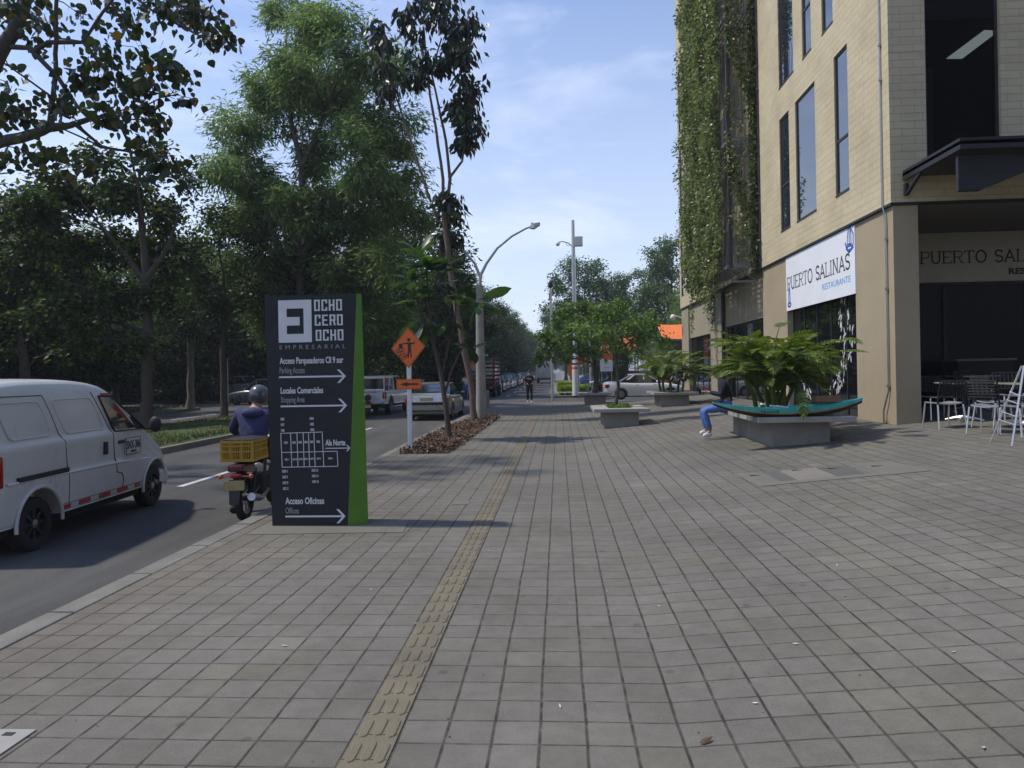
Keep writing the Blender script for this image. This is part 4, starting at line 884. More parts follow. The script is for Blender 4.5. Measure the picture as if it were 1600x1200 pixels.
def heart_leaves(rg, P, L_, droop=0.9):
    k = len(P); a = rg.uniform(0, 6.283, k); e = rg.normal(-droop, 0.4, k)
    D = np.stack([np.cos(a)*np.cos(e), np.sin(a)*np.cos(e), np.sin(e)], 1); Rn = rg.normal(0, 1, (k, 3)); S = np.cross(D, Rn); S /= np.linalg.norm(S, axis=1, keepdims=True)
    l = (L_*rg.uniform(0.6, 1.25, k))[:, None]
    sh = [(0.0, 0.05), (0.10, 0.36), (0.38, 0.46), (0.72, 0.26), (1.0, 0.0), (0.72, -0.26), (0.38, -0.46), (0.10, -0.36)]
    return np.stack([P + D*l*u + S*l*v for u, v in sh], 1).reshape(-1, 3)
def tree(name, label, cat, base, stems, blobs, matl, leafL, asp, cr, per, dens, seed, bark='bark', droop=0.3, heart=False, group=None,
         twigs=3, limb_r=0.05, outw=0.8, shell=0.55, world=True, flat=0.75, bare=0):
    rg = np.random.default_rng(seed); rnd = random.Random(seed); base = Vector(base)
    t = thing(name, label, cat, base, 0, group)
    b = MB()
    for pts, rad in stems:
        q = []; rq = []
        for i in range(len(pts)-1):
            a, c = Vector(pts[i]), Vector(pts[i+1])
            for s in range(3):
                f = s/3; j = rnd.uniform(-1, 1)*rad[i]*0.18; q.append(a.lerp(c, f)+Vector((j, j*0.5, 0))); rq.append((rad[i]*(1-f)+rad[i+1]*f)*rnd.uniform(0.94, 1.07))
        q.append(Vector(pts[-1])); rq.append(rad[-1]); rq[0] *= 1.35
        b.tube(q, rq, 10)
    P, O, C = clump_points(rg, blobs, cr, per, dens, shell, flat)
    allp = [(Vector(p), r_) for pts, rad in stems for p, r_ in zip(pts[1:], rad[1:])]
    segs = []
    for pts, rad in stems:
        for i in range(len(pts)-1):
            for f in (0, 0.33, 0.66, 1): segs.append((Vector(pts[i]).lerp(Vector(pts[i+1]), f), rad[i]*(1-f)+rad[i+1]*f))
    for (c, cc) in C:
        c = Vector(c); best = min(segs[2:] or segs, key=lambda s: (s[0]-c).length + (2.5 if s[0].z > c.z - 0.2 else 0) )
        s0, r0 = best; d = c - s0; n = 5; pts = []; r1 = min(r0*0.7, limb_r*(0.6+d.length*0.22))
        side_ = Vector((rnd.uniform(-1, 1), rnd.uniform(-1, 1), 0.3))*d.length*0.10
        for i in range(n+1):
            f = i/n; pts.append(s0 + d*f + side_*math.sin(math.pi*f) + Vector((0, 0, d.length*0.06*math.sin(math.pi*f))))
        b.tube(pts, [r1*(1-0.7*i/n) for i in range(n+1)], 6, cap=False)
        for k in range(min(len(cc), twigs)):
            e = Vector(cc[k]); s_ = pts[rnd.randint(2, n)]; dd = e - s_
            m_ = s_ + dd*0.5 + Vector((rnd.uniform(-.12, .12), rnd.uniform(-.12, .12), rnd.uniform(0, .18)))*dd.length
            b.tube([s_, m_, e], [r1*0.32+0.004, r1*0.2+0.004, 0.005], 4, cap=False)
    b.v = [(v[0]-base.x, v[1]-base.y, v[2]-base.z) for v in b.v]; b.build('trunk', M[bark], t, smooth=True)
    P = P - np.array(base)
    if heart: V = heart_leaves(rg, P, leafL, droop); quads_mesh('crown', V, 8, matl, t)
    else: quads_mesh('crown', rand_leaves(rg, P, leafL, asp, droop, outward=O*outw), 4, matl, t)
    return t
def stem_px(lst, Y, r0, r1, dy=0.0):
    n = len(lst); pts = [on_y(q[0], q[1], Y + (q[2] if len(q) > 2 else 0)) for q in lst]
    return (pts, [r0+(r1-r0)*i/(n-1) for i in range(n)])

M['leaf_feather'] = leafmat('leaf_feather', (0.082, 0.135, 0.042), (0.185, 0.26, 0.088), (0.28, 0.33, 0.14), trans=0.42, rough=0.6, spec=0.2)
M['leaf_dark'] = leafmat('leaf_dark', (0.018, 0.032, 0.007), (0.055, 0.09, 0.018), (0.15, 0.19, 0.04), trans=0.26, rough=0.55, spec=0.22)
M['leaf_heart'] = leafmat('leaf_heart', (0.014, 0.026, 0.008), (0.036, 0.056, 0.014), (0.10, 0.075, 0.02), trans=0.28, rough=0.4)
M['leaf_schef'] = leafmat('leaf_schef', (0.012, 0.022, 0.010), (0.030, 0.050, 0.018), (0.06, 0.09, 0.03), trans=0.12, rough=0.35)
M['leaf_broad'] = leafmat('leaf_broad', (0.022, 0.045, 0.012), (0.05, 0.10, 0.022), (0.10, 0.18, 0.03), trans=0.35, rough=0.35)
M['leaf_bright'] = leafmat('leaf_bright', (0.058, 0.115, 0.022), (0.125, 0.205, 0.04), (0.19, 0.27, 0.065), trans=0.38, rough=0.45)
M['leaf_mid'] = leafmat('leaf_mid', (0.036, 0.070, 0.018), (0.085, 0.140, 0.034), (0.14, 0.19, 0.055), trans=0.3, rough=0.5)
M['leaf_philo'] = leafmat('leaf_philo', (0.06, 0.095, 0.018), (0.14, 0.20, 0.035), (0.24, 0.28, 0.06), trans=0.32, rough=0.5, spec=0.3)
M['leaf_hedge'] = leafmat('leaf_hedge', (0.16, 0.25, 0.02), (0.26, 0.36, 0.035), (0.36, 0.45, 0.07), trans=0.3)

# 1 - feathery tree behind the totem
Y = 31.5
bl = [(448,30,42,45),(505,45,50,50),(560,85,45,45),(602,120,34,45),(470,120,55,50),(412,150,52,42),(378,205,46,42),(350,255,30,32),(530,150,60,55),(600,205,50,50),(640,262,28,42),(395,285,55,50),(490,235,40,40),(560,265,65,55),(622,325,45,45),(405,355,62,45),(480,330,55,45),(565,365,60,50),(655,345,22,32),(350,330,34,30),(470,415,60,45),(560,440,60,50),(612,405,48,42),(400,420,55,40),(520,500,60,45),(600,500,45,45),(440,500,50,40),(455,185,38,34),(500,240,40,36),(430,310,36,30),(530,320,44,38),(480,95,40,36),(560,210,36,34)]
blobs = [pb(x, y, Y + random.Random(i*7).uniform(-2.2, 2.2), rx*0.95, ry*0.97, (rx+ry)*0.62) for i, (x, y, rx, ry) in enumerate(bl)]
stems = [stem_px([(468, 668), (470, 600), (472, 520), (470, 440), (468, 340), (472, 262)], Y, 0.24, 0.14),
         stem_px([(472, 262), (500, 200), (530, 120), (545, 60)], Y, 0.13, 0.03), stem_px([(472, 262), (455, 190), (445, 110), (448, 40)], Y, 0.12, 0.03),
         stem_px([(470, 440), (430, 370), (400, 300), (380, 220)], Y, 0.13, 0.03), stem_px([(470, 400), (520, 340), (570, 270), (600, 190)], Y, 0.14, 0.03), stem_px([(472, 520), (520, 470), (560, 400), (610, 340)], Y, 0.12, 0.03)]
b0 = stems[0][0][0]
tree('feathery_tree', 'tall airy tree with feathery grey green foliage rising behind the black totem sign', 'tree', (b0.x, b0.y, 0), stems, blobs, M['leaf_feather'], 0.30, 0.22, 0.72, 420, 1.5, 101, droop=0.55, twigs=7, limb_r=0.05, outw=0.9, shell=0.5)

# 2 - near tree leaning in from the upper left, heart shaped leaves
Y = 13.0
stems = [([Vector((-13.4, 12.6, 0.05)), Vector((-13.2, 12.6, 2.0)), Vector((-12.8, 12.8, 4.0)), Vector((-12.2, 13, 5.6))], [0.26, 0.22, 0.2, 0.18]),
         ([Vector((-12.2, 13, 5.6))] + [on_y(x, y, Y) for x, y in [(-60, 235), (0, 222), (45, 212), (75, 200), (110, 196), (140, 186)]], [0.16, 0.13, 0.11, 0.10, 0.085, 0.06, 0.045]),
         ([Vector((-12.2, 13, 5.6))] + [on_y(x, y, Y) for x, y in [(-40, 160), (0, 85), (28, 35), (50, -20), (80, -80)]], [0.18, 0.15, 0.13, 0.11, 0.09, 0.05]),
         ([on_y(x, y, Y) for x, y in [(78, 198), (86, 130), (88, 60), (88, 0), (92, -60)]], [0.05, 0.045, 0.04, 0.035, 0.02]),
         ([on_y(x, y, Y) for x, y in [(0, 72), (45, 75), (90, 120), (120, 165), (140, 186)]], [0.05, 0.045, 0.04, 0.035, 0.03]),
         ([on_y(x, y, Y) for x, y in [(55, 80), (75, 66), (130, 66), (165, 110), (185, 130), (240, 145), (275, 150)]], [0.04, 0.04, 0.035, 0.03, 0.025, 0.018, 0.01]),
         ([on_y(x, y, Y) for x, y in [(140, 186), (180, 178), (200, 220), (215, 290), (222, 340)]], [0.045, 0.03, 0.026, 0.02, 0.012]),
         ([on_y(x, y, Y) for x, y in [(120, 196), (160, 230), (210, 238), (250, 245)]], [0.03, 0.026, 0.02, 0.01]),
         ([on_y(x, y, Y) for x, y in [(130, 66), (160, 20), (190, -20), (230, -50)]], [0.03, 0.028, 0.024, 0.015]),
         ([on_y(x, y, Y) for x, y in [(190, -20), (240, 18), (290, 45), (335, 68)]], [0.025, 0.022, 0.018, 0.008])]
bl = [(30,60,45,40),(15,130,40,50),(75,35,40,32),(130,30,45,30),(190,20,48,28),(150,80,32,24),(210,60,36,28),(250,30,34,28),(300,25,34,26),(340,55,22,18),(330,20,26,22),(180,125,38,26),(235,115,34,26),(270,95,28,20),(285,140,30,18),(225,165,38,22),(160,165,32,20),(110,120,26,20),(90,165,28,18),(60,245,55,30),(130,240,45,30),(200,220,36,26),(250,200,28,20),(20,180,32,24),(20,270,50,40),(250,270,24,18),(-60,60,60,60),(-70,180,60,60),(-60,290,60,50),(40,0,40,30),(120,-40,60,35),(220,-45,60,35),(310,-35,40,25)]
rr = random.Random(5); blobs = [pb(x, y, Y + rr.uniform(-1.6, 1.6), rx, ry) for x, y, rx, ry in bl]
tree('heart_leaved_tree', 'near tree with sparse heart shaped leaves reaching in from the upper left corner', 'tree', (-13.4, 12.6, 0.05), stems, blobs, M['leaf_heart'], 0.155, 0.8, 0.34, 26, 0.62, 202, droop=0.9, heart=True, twigs=9, limb_r=0.02, shell=0.6)

# 3 - dark trees on the central reservation
def px_tree(name, label, basepx, Y, stem, r0, r1, bl, seed, matl='leaf_dark', L_=0.2, asp=0.5, cr=0.6, per=55, dens=0.75, extra=(), bark='bark', droop=0.35, jit=1.6, group=None, **kw):
    rr = random.Random(seed); s = stem_px(stem, Y, r0, r1); s[0][0].z = 0.0
    blobs = [pb(x, y, Y + rr.uniform(-jit, jit), rx, ry) for x, y, rx, ry in bl]
    return tree(name, label, 'tree', (s[0][0].x, s[0][0].y, 0.0), [s] + [stem_px(e, Y, r0*0.5, 0.02) for e in extra], blobs, M[matl], L_, asp, cr, per, dens, seed, bark=bark, droop=droop, group=group, **kw)
px_tree('street_tree', 'dark broad tree on the central reservation above the white van cab', None, 23.6, [(229, 672), (229, 600), (232, 520), (228, 440), (222, 360), (215, 280)], 0.21, 0.08,
        [(60,330,60,45),(130,310,60,45),(200,300,55,42),(262,330,48,40),(290,285,26,30),(170,250,45,30),(235,250,32,28),(55,400,60,42),(125,390,55,42),(195,390,55,42),(265,400,45,40),(110,470,60,38),(190,465,55,36),(255,470,40,32),(60,500,50,35),(150,530,50,26),(215,540,40,22),(90,280,45,30)],
        303, L_=0.19, asp=0.6, cr=0.5, per=150, dens=1.35, extra=[[(228, 440), (180, 380), (130, 320)], [(228, 440), (265, 380), (285, 310)], [(230, 480), (150, 460), (80, 430)]], twigs=5)
px_tree('street_tree', 'slim trunked tree on the central reservation just left of the motorcyclist', None, 29.4, [(350, 657), (350, 600), (348, 540), (352, 480), (348, 420)], 0.15, 0.06,
        [(300,380,38,36),(350,360,45,36),(400,385,40,34),(320,430,45,36),(385,440,45,36),(355,480,45,28),(300,470,36,26),(410,480,32,26),(330,330,30,22)],
        304, matl='leaf_dark', L_=0.19, asp=0.5, cr=0.5, per=100, dens=1.0, extra=[[(350, 500), (310, 440), (290, 390)], [(350, 500), (390, 440), (410, 390)]], twigs=5)
px_tree('verge_tree', 'pale trunked tree on the far lawn beyond the opposite road', None, 37.0, [(298, 626), (298, 580), (296, 530), (280, 480), (262, 430)], 0.20, 0.06,
        [(240,440,40,30),(290,450,40,30),(330,480,36,28),(250,490,40,28),(300,500,40,24),(270,400,34,28),(335,430,30,26)],
        305, L_=0.22, asp=0.5, cr=0.55, per=90, dens=1.0, bark='bark_light', extra=[[(298, 540), (318, 490), (330, 450)]], twigs=4)
px_tree('verge_tree', 'tree with a leaning brown trunk on the far lawn behind the van roof', None, 27.0, [(44, 640), (40, 600), (33, 540), (30, 470), (36, 410)], 0.24, 0.08,
        [(20,430,60,40),(80,440,60,40),(-20,480,50,40),(60,500,60,36),(130,500,45,34),(-30,400,50,50),(110,400,45,36),(20,370,50,36),(10,550,40,24),(95,555,34,18)],
        306, L_=0.22, asp=0.55, cr=0.55, per=140, dens=1.3, extra=[[(30, 480), (70, 480), (110, 490), (150, 462)]], twigs=5, bark='bark_light')

# 4 - tall slender tree with drooping clusters, rooted in the mulch bed
Y = 24.4
stems = [stem_px([(742, 659), (736, 600), (724, 540), (712, 470), (703, 420), (697, 370), (693, 335)], Y, 0.115, 0.085),
         stem_px([(694, 350), (684, 345), (668, 300), (655, 262), (640, 215), (622, 160), (603, 110), (595, 60)], Y, 0.055, 0.02),
         stem_px([(694, 340), (692, 280), (681, 200), (672, 150), (667, 100), (662, 40)], Y, 0.06, 0.025),
         stem_px([(698, 345), (703, 280), (697, 220), (684, 160), (674, 112), (690, 60)], Y+0.15, 0.065, 0.025),
         stem_px([(702, 278), (712, 265), (722, 252), (727, 222), (728, 170), (728, 80)], Y+0.15, 0.05, 0.02)]
bl = [(585,48,24,26),(592,80,26,30),(597,112,24,26),(604,138,16,16),(648,18,34,26),(690,10,40,26),(655,55,26,28),(690,50,34,30),(662,90,20,24),(690,92,24,26),(650,128,12,16),(722,40,26,22),(735,38,18,14),(708,80,18,20),(728,85,20,24),(722,120,22,26),(734,148,20,26),(730,180,20,24),(738,205,16,20),(718,165,16,20),(725,225,10,12),(700,312,15,12),(700,340,19,17),(704,364,15,14)]
blobs = [pb(x, y, Y + random.Random(i).uniform(-.5, .5), rx*0.74, ry*0.84) for i, (x, y, rx, ry) in enumerate(bl)]
bb_ = stems[0][0][0]
tree('slender_tree', 'very tall slender bare stemmed tree with dark drooping leaf clusters in the mulch bed', 'tree', (bb_.x, bb_.y, 0), stems, blobs, M['leaf_schef'], 0.33, 0.42, 0.36, 52, 1.3, 404, bark='bark_red', droop=1.15, twigs=1, limb_r=0.01, outw=0.35)

# 5 - young tree with huge paddle leaves in the mulch bed
def strap_leaf(b, o, d, L_, W_, droop, twist=0.0, n=6):
    d = Vector(d).normalized(); h = Vector((d.x, d.y, 0)); h = h.normalized() if h.length > 0.05 else Vector((1, 0, 0)); s = Vector((0, 0, 1)).cross(h).normalized()
    e = math.asin(max(-1, min(1, d.z))); p = Vector(o); vs = []; cen = []
    for i in range(n+1):
        f = i/n; w = W_*0.5*(math.sin(math.pi*min(1, 0.04+f*0.96)**1.35)**0.8 if 0 < f < 1 else 0.02)
        a = e - droop*f; dr = h*math.cos(a)+Vector((0, 0, math.sin(a))); nn = s.cross(dr)
        st = s*math.cos(twist)+nn*math.sin(twist); vs += [p - st*w + nn*w*0.25, p, p + st*w + nn*w*0.25]; p = p + dr*L_/n
    fs = [(i*3+k, i*3+k+1, i*3+k+4, i*3+k+3) for i in range(n) for k in (0, 1)]
    b.add(vs, fs)
Y = 17.8
t = thing('broad_leaved_tree', 'young dark tree with huge paddle shaped leaves beside the orange work sign', 'tree', on_z(703, 688, 0)); to = t.location.copy()
st = [[(703, 688), (697, 640), (690, 590), (678, 540), (672, 500), (670, 460), (665, 420)], [(696, 612), (705, 580), (720, 548), (735, 510), (745, 478)], [(690, 590), (700, 540), (712, 500), (712, 470)], [(678, 540), (668, 520), (655, 480), (645, 450)]]
b = MB()
for i, s_ in enumerate(st): b.tube([on_y(x, y, Y)-to for x, y in s_], [0.075-0.055*j/(len(s_)-1) if i == 0 else 0.03-0.012*j/(len(s_)-1) for j in range(len(s_))], 8)
b.build('trunk', M['bark'], t, smooth=True)
b = MB(); rnd = random.Random(66)
for (x, y, n_, up, s_) in [(665,418,16,0.5,1.0),(672,450,16,0.1,1.0),(645,440,10,0.2,0.9),(712,462,12,0.2,0.9),(745,472,9,0.25,0.85),(690,425,10,0.5,0.9),(700,500,7,-0.5,0.9),(665,500,8,-0.6,1.0),(735,545,8,0.1,0.75),(650,470,8,0,0.9),(745,480,5,-0.4,0.8),(655,400,8,0.7,0.9)]:
    o = on_y(x, y, Y+rnd.uniform(-0.3, 0.3))-to; a0 = rnd.uniform(0, 6)
    for k in range(n_):
        a = a0+k*2.4; e = up+rnd.uniform(-0.4, 0.5); d = (math.cos(a)*math.cos(e), math.sin(a)*math.cos(e), math.sin(e)); L_ = s_*rnd.uniform(0.5, 0.85)
        strap_leaf(b, o+Vector(d)*0.06, d, L_, L_*0.36, rnd.uniform(0.3, 1.1), rnd.uniform(-0.4, 0.4))
o = on_y(752, 468, Y)-to; strap_leaf(b, o, (0.9, -0.1, 0.55), 0.82, 0.30, 0.55, 0.9)
b.build('crown', M['leaf_broad'], t, smooth=True)

# 6 - prototypes for the trees further away, copied along the reservation and the lawns
def proto(seed, h, w, matl, L_=0.3, asp=0.5, label='', nb=16, cr=0.8, per=60, dens=0.8, low=0.28, droop=0.35, bark='bark'):
    rnd = random.Random(seed); blobs = []
    for i in range(nb):
        f = i/(nb-1); z = h*(low + (0.92-low)*f); rad = w*math.sin(math.pi*(0.22+0.68*f))**0.8*0.5
        a = i*2.4+rnd.uniform(-.4, .4); r_ = rad*rnd.uniform(0.35, 0.8); s = w*0.21*rnd.uniform(0.75, 1.2)*(1.15-0.45*f)
        blobs.append(((math.cos(a)*r_, math.sin(a)*r_, z), (s, s, s*0.8)))
    st = [([Vector((0, 0, 0)), Vector((0.1, 0, h*0.2)), Vector((0, 0.1, h*0.4)), Vector((0.15, 0, h*0.62)), Vector((0.1, 0.1, h*0.8))], [h*0.019, h*0.016, h*0.013, h*0.008, 0.03])]
    for k in range(3):
        a = k*2.1+rnd.uniform(0, 1); st.append(([Vector((0, 0.05, h*0.3)), Vector((math.cos(a)*w*0.15, math.sin(a)*w*0.15, h*0.5)), Vector((math.cos(a)*w*0.3, math.sin(a)*w*0.3, h*0.66))], [h*0.010, h*0.007, 0.03]))
    return tree('background_tree', label, 'tree', (0, 0, 0), st, blobs, M[matl], L_, asp, cr, per*3.2, dens*1.3, seed, droop=droop, twigs=3, bark=bark, outw=0.8)
PA = proto(1, 11.5, 9.5, 'leaf_dark', 0.27, label='a', nb=22, low=0.2, per=62, dens=0.9)
PB = proto(2, 12.5, 9.0, 'leaf_mid', 0.26, label='b', nb=18, per=62, dens=0.85)
PC = proto(3, 10.0, 8.5, 'leaf_dark', 0.30, asp=0.6, label='c', nb=22, low=0.13, per=62, dens=0.95)
PD = proto(7, 12.0, 8.0, 'leaf_feather', 0.28, asp=0.25, label='d', nb=16, per=60, dens=0.8, droop=0.5)
used = set(); rnd = random.Random(99)
def place(P, x, y, s, label, group=None, name=None, rz=None, z=0.0, sz=None):
    if P.name in used: o = copy_tree(P)
    else: o = P; used.add(P.name)
    o.location = (x, y, z); o.rotation_euler = (0, 0, rnd.uniform(0, 6.28) if rz is None else rz); o.scale = (s, s, s*(sz or rnd.uniform(0.92, 1.1)))
    if name: o.name = name
    o['label'] = label; o['category'] = 'tree'
    if group: o['group'] = group
    elif 'group' in o: del o['group']
    return o
row = 'dark trees lining the left side of the street beyond the crossing'
rl = 'dark leafy tree in the row overhanging the parked cars beyond the crossing'
for i, (x, y, P, s) in enumerate([(-10.2, 51, PA, 1.12), (-10.6, 60, PC, 1.1), (-10.0, 69, PA, 1.0), (-10.4, 79, PB, 0.95), (-9.8, 90, PA, 0.98), (-10.2, 102, PC, 1.1), (-10, 115, PB, 1.0), (-9.6, 130, PA, 1.05), (-10, 147, PB, 1.05), (-10, 166, PA, 1.1), (-9.6, 188, PC, 1.2), (-10, 214, PA, 1.2), (-9, 245, PB, 1.2)]):
    place(P, x, y, s, rl, row)
row2 = 'dense dark trees on the far left lawns'; rl2 = 'dense dark tree in the shaded mass across the opposite road'
for i, (x, y, P, s) in enumerate([(-24, 22, PC, 1.0), (-33, 29, PA, 1.15), (-26, 33.5, PC, 1.05), (-36, 40, PC, 1.2), (-24.5, 51, PC, 1.05), (-31, 52, PA, 1.1), (-40, 34, PC, 1.2), (-43, 54, PA, 1.2), (-23, 60, PC, 1.1), (-22, 71, PA, 1.1), (-34, 66, PC, 1.25), (-22, 84, PC, 1.2), (-21, 100, PA, 1.2), (-30, 90, PC, 1.3), (-52, 60, PC, 1.3), (-20.5, 122, PC, 1.3), (-36, 18.5, PC, 1.2), (-46, 26, PC, 1.35), (-21.6, 41.5, PA, 0.001), (-56, 44, PC, 1.4)]):
    if s > 0.01: place(P, x, y, s, rl2, row2, z=0.2)
place(PB, -11.6, 36.0, 1.0, 'mid green tree on the reservation behind the pickup truck', sz=0.95)
place(PD, -28, 44.0, 1.05, 'paler sunlit tree seen through the gap left of the feathery tree')
# right of the street
rg_ = 'background trees beyond the side street on the right'
place(PB, 3.2, 88, 1.15, 'dark lumpy crowned tree behind the tall camera pole', sz=1.1)
place(PB, 8.6, 92, 1.1, 'dark green tree just right of the camera pole')
place(PB, 13.2, 84, 1.22, 'dark blue green tree left of the pale feathery tree at the building corner', sz=1.15)
place(PD, 15.2, 74, 1.28, 'light green feathery tree against the left edge of the building', sz=1.1)
place(PD, 10.4, 62, 0.72, 'low spreading light green tree over the orange canopies')
place(PB, 1.2, 122, 1.1, 'small distant tree at the end of the right hand pavement')
place(PB, 4.5, 112, 1.1, 'distant mid green tree behind the planter trees')
place(PA, -2, 265, 1.2, 'far dark tree closing the end of the street', sz=1)
place(PC, 6, 240, 1.2, 'far tree right of the end of the street')
place(PA, 17, 60, 1.0, 'dark tree half hidden behind the far corner of the building')
place(PD, 6.2, 47.6, 0.36, 'small light green street tree on the far kerb behind the white sedan')
place(PB, 3.6, 52.5, 0.42, 'small round tree on the far pavement behind the farthest planter tree')
# ================================================================ far left: shrubs, fence, dark houses
SH = proto(11, 3.0, 4.2, 'leaf_dark', 0.16, asp=0.6, label='s', nb=14, low=0.12, cr=0.45, per=40, dens=0.8); SH.name = 'shrub'
rnd = random.Random(55); first = True
for i, (x, y) in enumerate([(-30, 20), (-34, 24), (-30, 29), (-37, 31), (-32, 36), (-40, 38), (-28, 38), (-26, 48.8), (-32, 49), (-40, 49), (-48, 50), (-29, 57), (-36, 60), (-27, 68), (-27, 78), (-26, 92), (-27, 108), (-44, 32), (-41, 25), (-50, 38)]):
    o = SH if first else copy_tree(SH); first = False
    o.location = (x, y, 0.1); s = rnd.uniform(0.85, 1.35); o.scale = (s*1.2, s*1.2, s); o.rotation_euler = (0, 0, rnd.uniform(0, 6)); o['category'] = 'shrub'
    o['label'] = 'low dark shrub growing between the trunks across the opposite road'; o['group'] = 'shrubs under the far left trees'
M['fence_green'] = mat('fence_panel', (0.035, 0.045, 0.055), 0.7, var=0.2)
fn = thing('boundary_fence', 'low dark panelled fence with pale posts behind the van roof', 'fence', (-40, 30, 0))
for (xa, ya, xb, yb, n_) in ((-43, 8, -43, 37.5, 10),):
    for k in range(n_+1):
        b = MB(); x, y = xa+(xb-xa)*k/n_+40, ya+(yb-ya)*k/n_-30; b.bx(x-0.04, x+0.04, y-0.04, y+0.04, 0, 2.5); b.build('post', M['steel'], fn)
    b = MB(); b.bx(xa+40-0.02, xa+40+0.02, ya-30, yb-30, 0.3, 2.3); b.build('panel', M['fence_green'], fn)
def house(name, label, x0, x1, y0, y1, h, matl, nwin, seed):
    t = thing(name, label, 'house', (x1, (y0+y1)/2, 0)); oy = (y0+y1)/2
    b = MB(); b.bx(x0-x1, 0, y0-oy, y1-oy, -0.2, h); b.build('wall', matl, t)
    b = MB(); b.bx(x0-x1-0.3, 0.4, y0-oy-0.3, y1-oy+0.3, h, h+0.25); b.build('roof', M['concrete'], t)
    for k in range(nwin):
        for fl in range(int(h//3)):
            y = y0-oy+(y1-y0)*(k+0.5)/nwin; b = MB(); b.bx(-0.05, 0.04, y-0.7, y+0.7, 1+3*fl, 2.3+3*fl); w = b.build('window', M['window_frame'], t)
            b = MB(); b.bx(0.04, 0.05, y-0.62, y+0.62, 1.08+3*fl, 2.22+3*fl); b.build('pane', M['window_glass'], w)
M['house_dim'] = mat('house_render', (0.16, 0.13, 0.11), 0.9, var=0.15, dirt=0.3); M['house_pale'] = mat('house_pale', (0.30, 0.30, 0.29), 0.9, var=0.1, dirt=0.3)
house('house', 'brown low house behind the fence at the far left edge', -62, -48, 12, 34, 6.2, M['house_dim'], 6, 1)
house('house', 'pale house glimpsed between trunks left of the totem sign', -66, -52, 50, 74, 6.2, M['house_pale'], 6, 2)
house('house', 'grey house deep behind the trees beyond the pickup truck', -50, -38, 80, 112, 6.4, M['house_pale'], 8, 3)
# ================================================================ VEHICLES  (local frame: +Y forward, +X right, z=0 on the road)
def wheel(parent, x, y, r, w=0.2, rim=None, spokes=5, side=1):
    Mx = TR(x, y, r) @ RY(R(90)*side)
    b = MB(); b.lathe([(r*0.62, -w*0.48), (r*0.80, -w*0.5), (r*0.95, -w*0.46), (r, -w*0.34), (r, w*0.34), (r*0.95, w*0.46), (r*0.80, w*0.5), (r*0.62, w*0.48)], Mx, 28, cap=False)
    t = b.build('wheel', M['rubber'], parent, smooth=True)
    b = MB(); rr = r*0.66; b.lathe([(0.001, w*0.30), (rr*0.25, w*0.34), (rr*0.28, w*0.22), (rr*0.86, w*0.14), (rr*0.90, w*0.46), (rr, w*0.47), (rr, -w*0.3)], Mx, 24, cap=False)
    for k in range(spokes): b.bx(-rr*0.09, rr*0.09, rr*0.15, rr*0.9, w*0.16, w*0.36, Mx @ RZ(2*math.pi*k/spokes))
    b.build('rim', rim or M['rim'], t, smooth=True)
    return t
def boolean_cut(o, cut):
    m = o.modifiers.new('c', 'BOOLEAN'); m.operation = 'DIFFERENCE'; m.object = cut; m.solver = 'EXACT'
def apply_mods(o):
    dg = bpy.context.evaluated_depsgraph_get(); me = bpy.data.meshes.new_from_object(o.evaluated_get(dg)); o.modifiers.clear(); o.data = me
def catmull(P, k, closed):
    """points through a Catmull-Rom spline; P (n, ...) array, k pieces per span"""
    n = len(P); out = []
    for i in range(n if closed else n-1):
        if closed: a, b_, c, d = P[(i-1) % n], P[i], P[(i+1) % n], P[(i+2) % n]
        else: a, b_, c, d = P[max(i-1, 0)], P[i], P[i+1], P[min(i+2, n-1)]
        for j in range(k):
            t = j/k; out.append(0.5*((2*b_)+(c-a)*t+(2*a-5*b_+4*c-d)*t*t+(3*b_-a-3*c+d)*t**3)*1.0)
    if not closed: out.append(P[-1])
    return np.array(out)
def smooth_loft(rings, ku=3, kv=3):
    A = np.array(rings, dtype=float); A = catmull(A, ku, False); A = np.transpose(catmull(np.transpose(A, (1, 0, 2)), kv, True), (1, 0, 2))
    b = MB(); b.loft([[tuple(p) for p in r] for r in A]); return b
def body_shell(name, stations, matl, parent, arches=(), ar=0.36, half=0.85, sub=2):
    """stations: (y, halfwidth, z_bottom, z_shoulder, z_top) -> smooth closed lower body"""
    rings = []
    for (y, w, zb, zs, zt) in stations:
        r = [(-w*0.90, zb), (-w*0.98, zb+0.10), (-w, (zb+zs)*0.5), (-w*0.97, zs), (-w*0.86, zt), (-w*0.45, zt+0.012), (0, zt+0.018), (w*0.45, zt+0.012), (w*0.86, zt), (w*0.97, zs), (w, (zb+zs)*0.5), (w*0.98, zb+0.10), (w*0.90, zb), (0, zb)]
        rings.append([(x, y, z) for x, z in r])
    b = smooth_loft(rings, 3 if arches else 2, 2); o = b.build(name, matl, parent, smooth=True)
    if arches:
        c = MB()
        for (y, zc) in arches:
            for s in (-1, 1): c.lathe([(ar, 0), (ar, 0.34)], TR(s*(half+0.06), y, zc) @ RY(R(90)*-s), 32)
        co_ = c.build('cutter', None); co_.parent = parent; bpy.context.view_layer.update(); boolean_cut(o, co_); apply_mods(o); bpy.data.objects.remove(co_)
        for p in o.data.polygons: p.use_smooth = True
        try: o.data.set_sharp_from_angle(angle=R(38))
        except Exception: pass
    return o
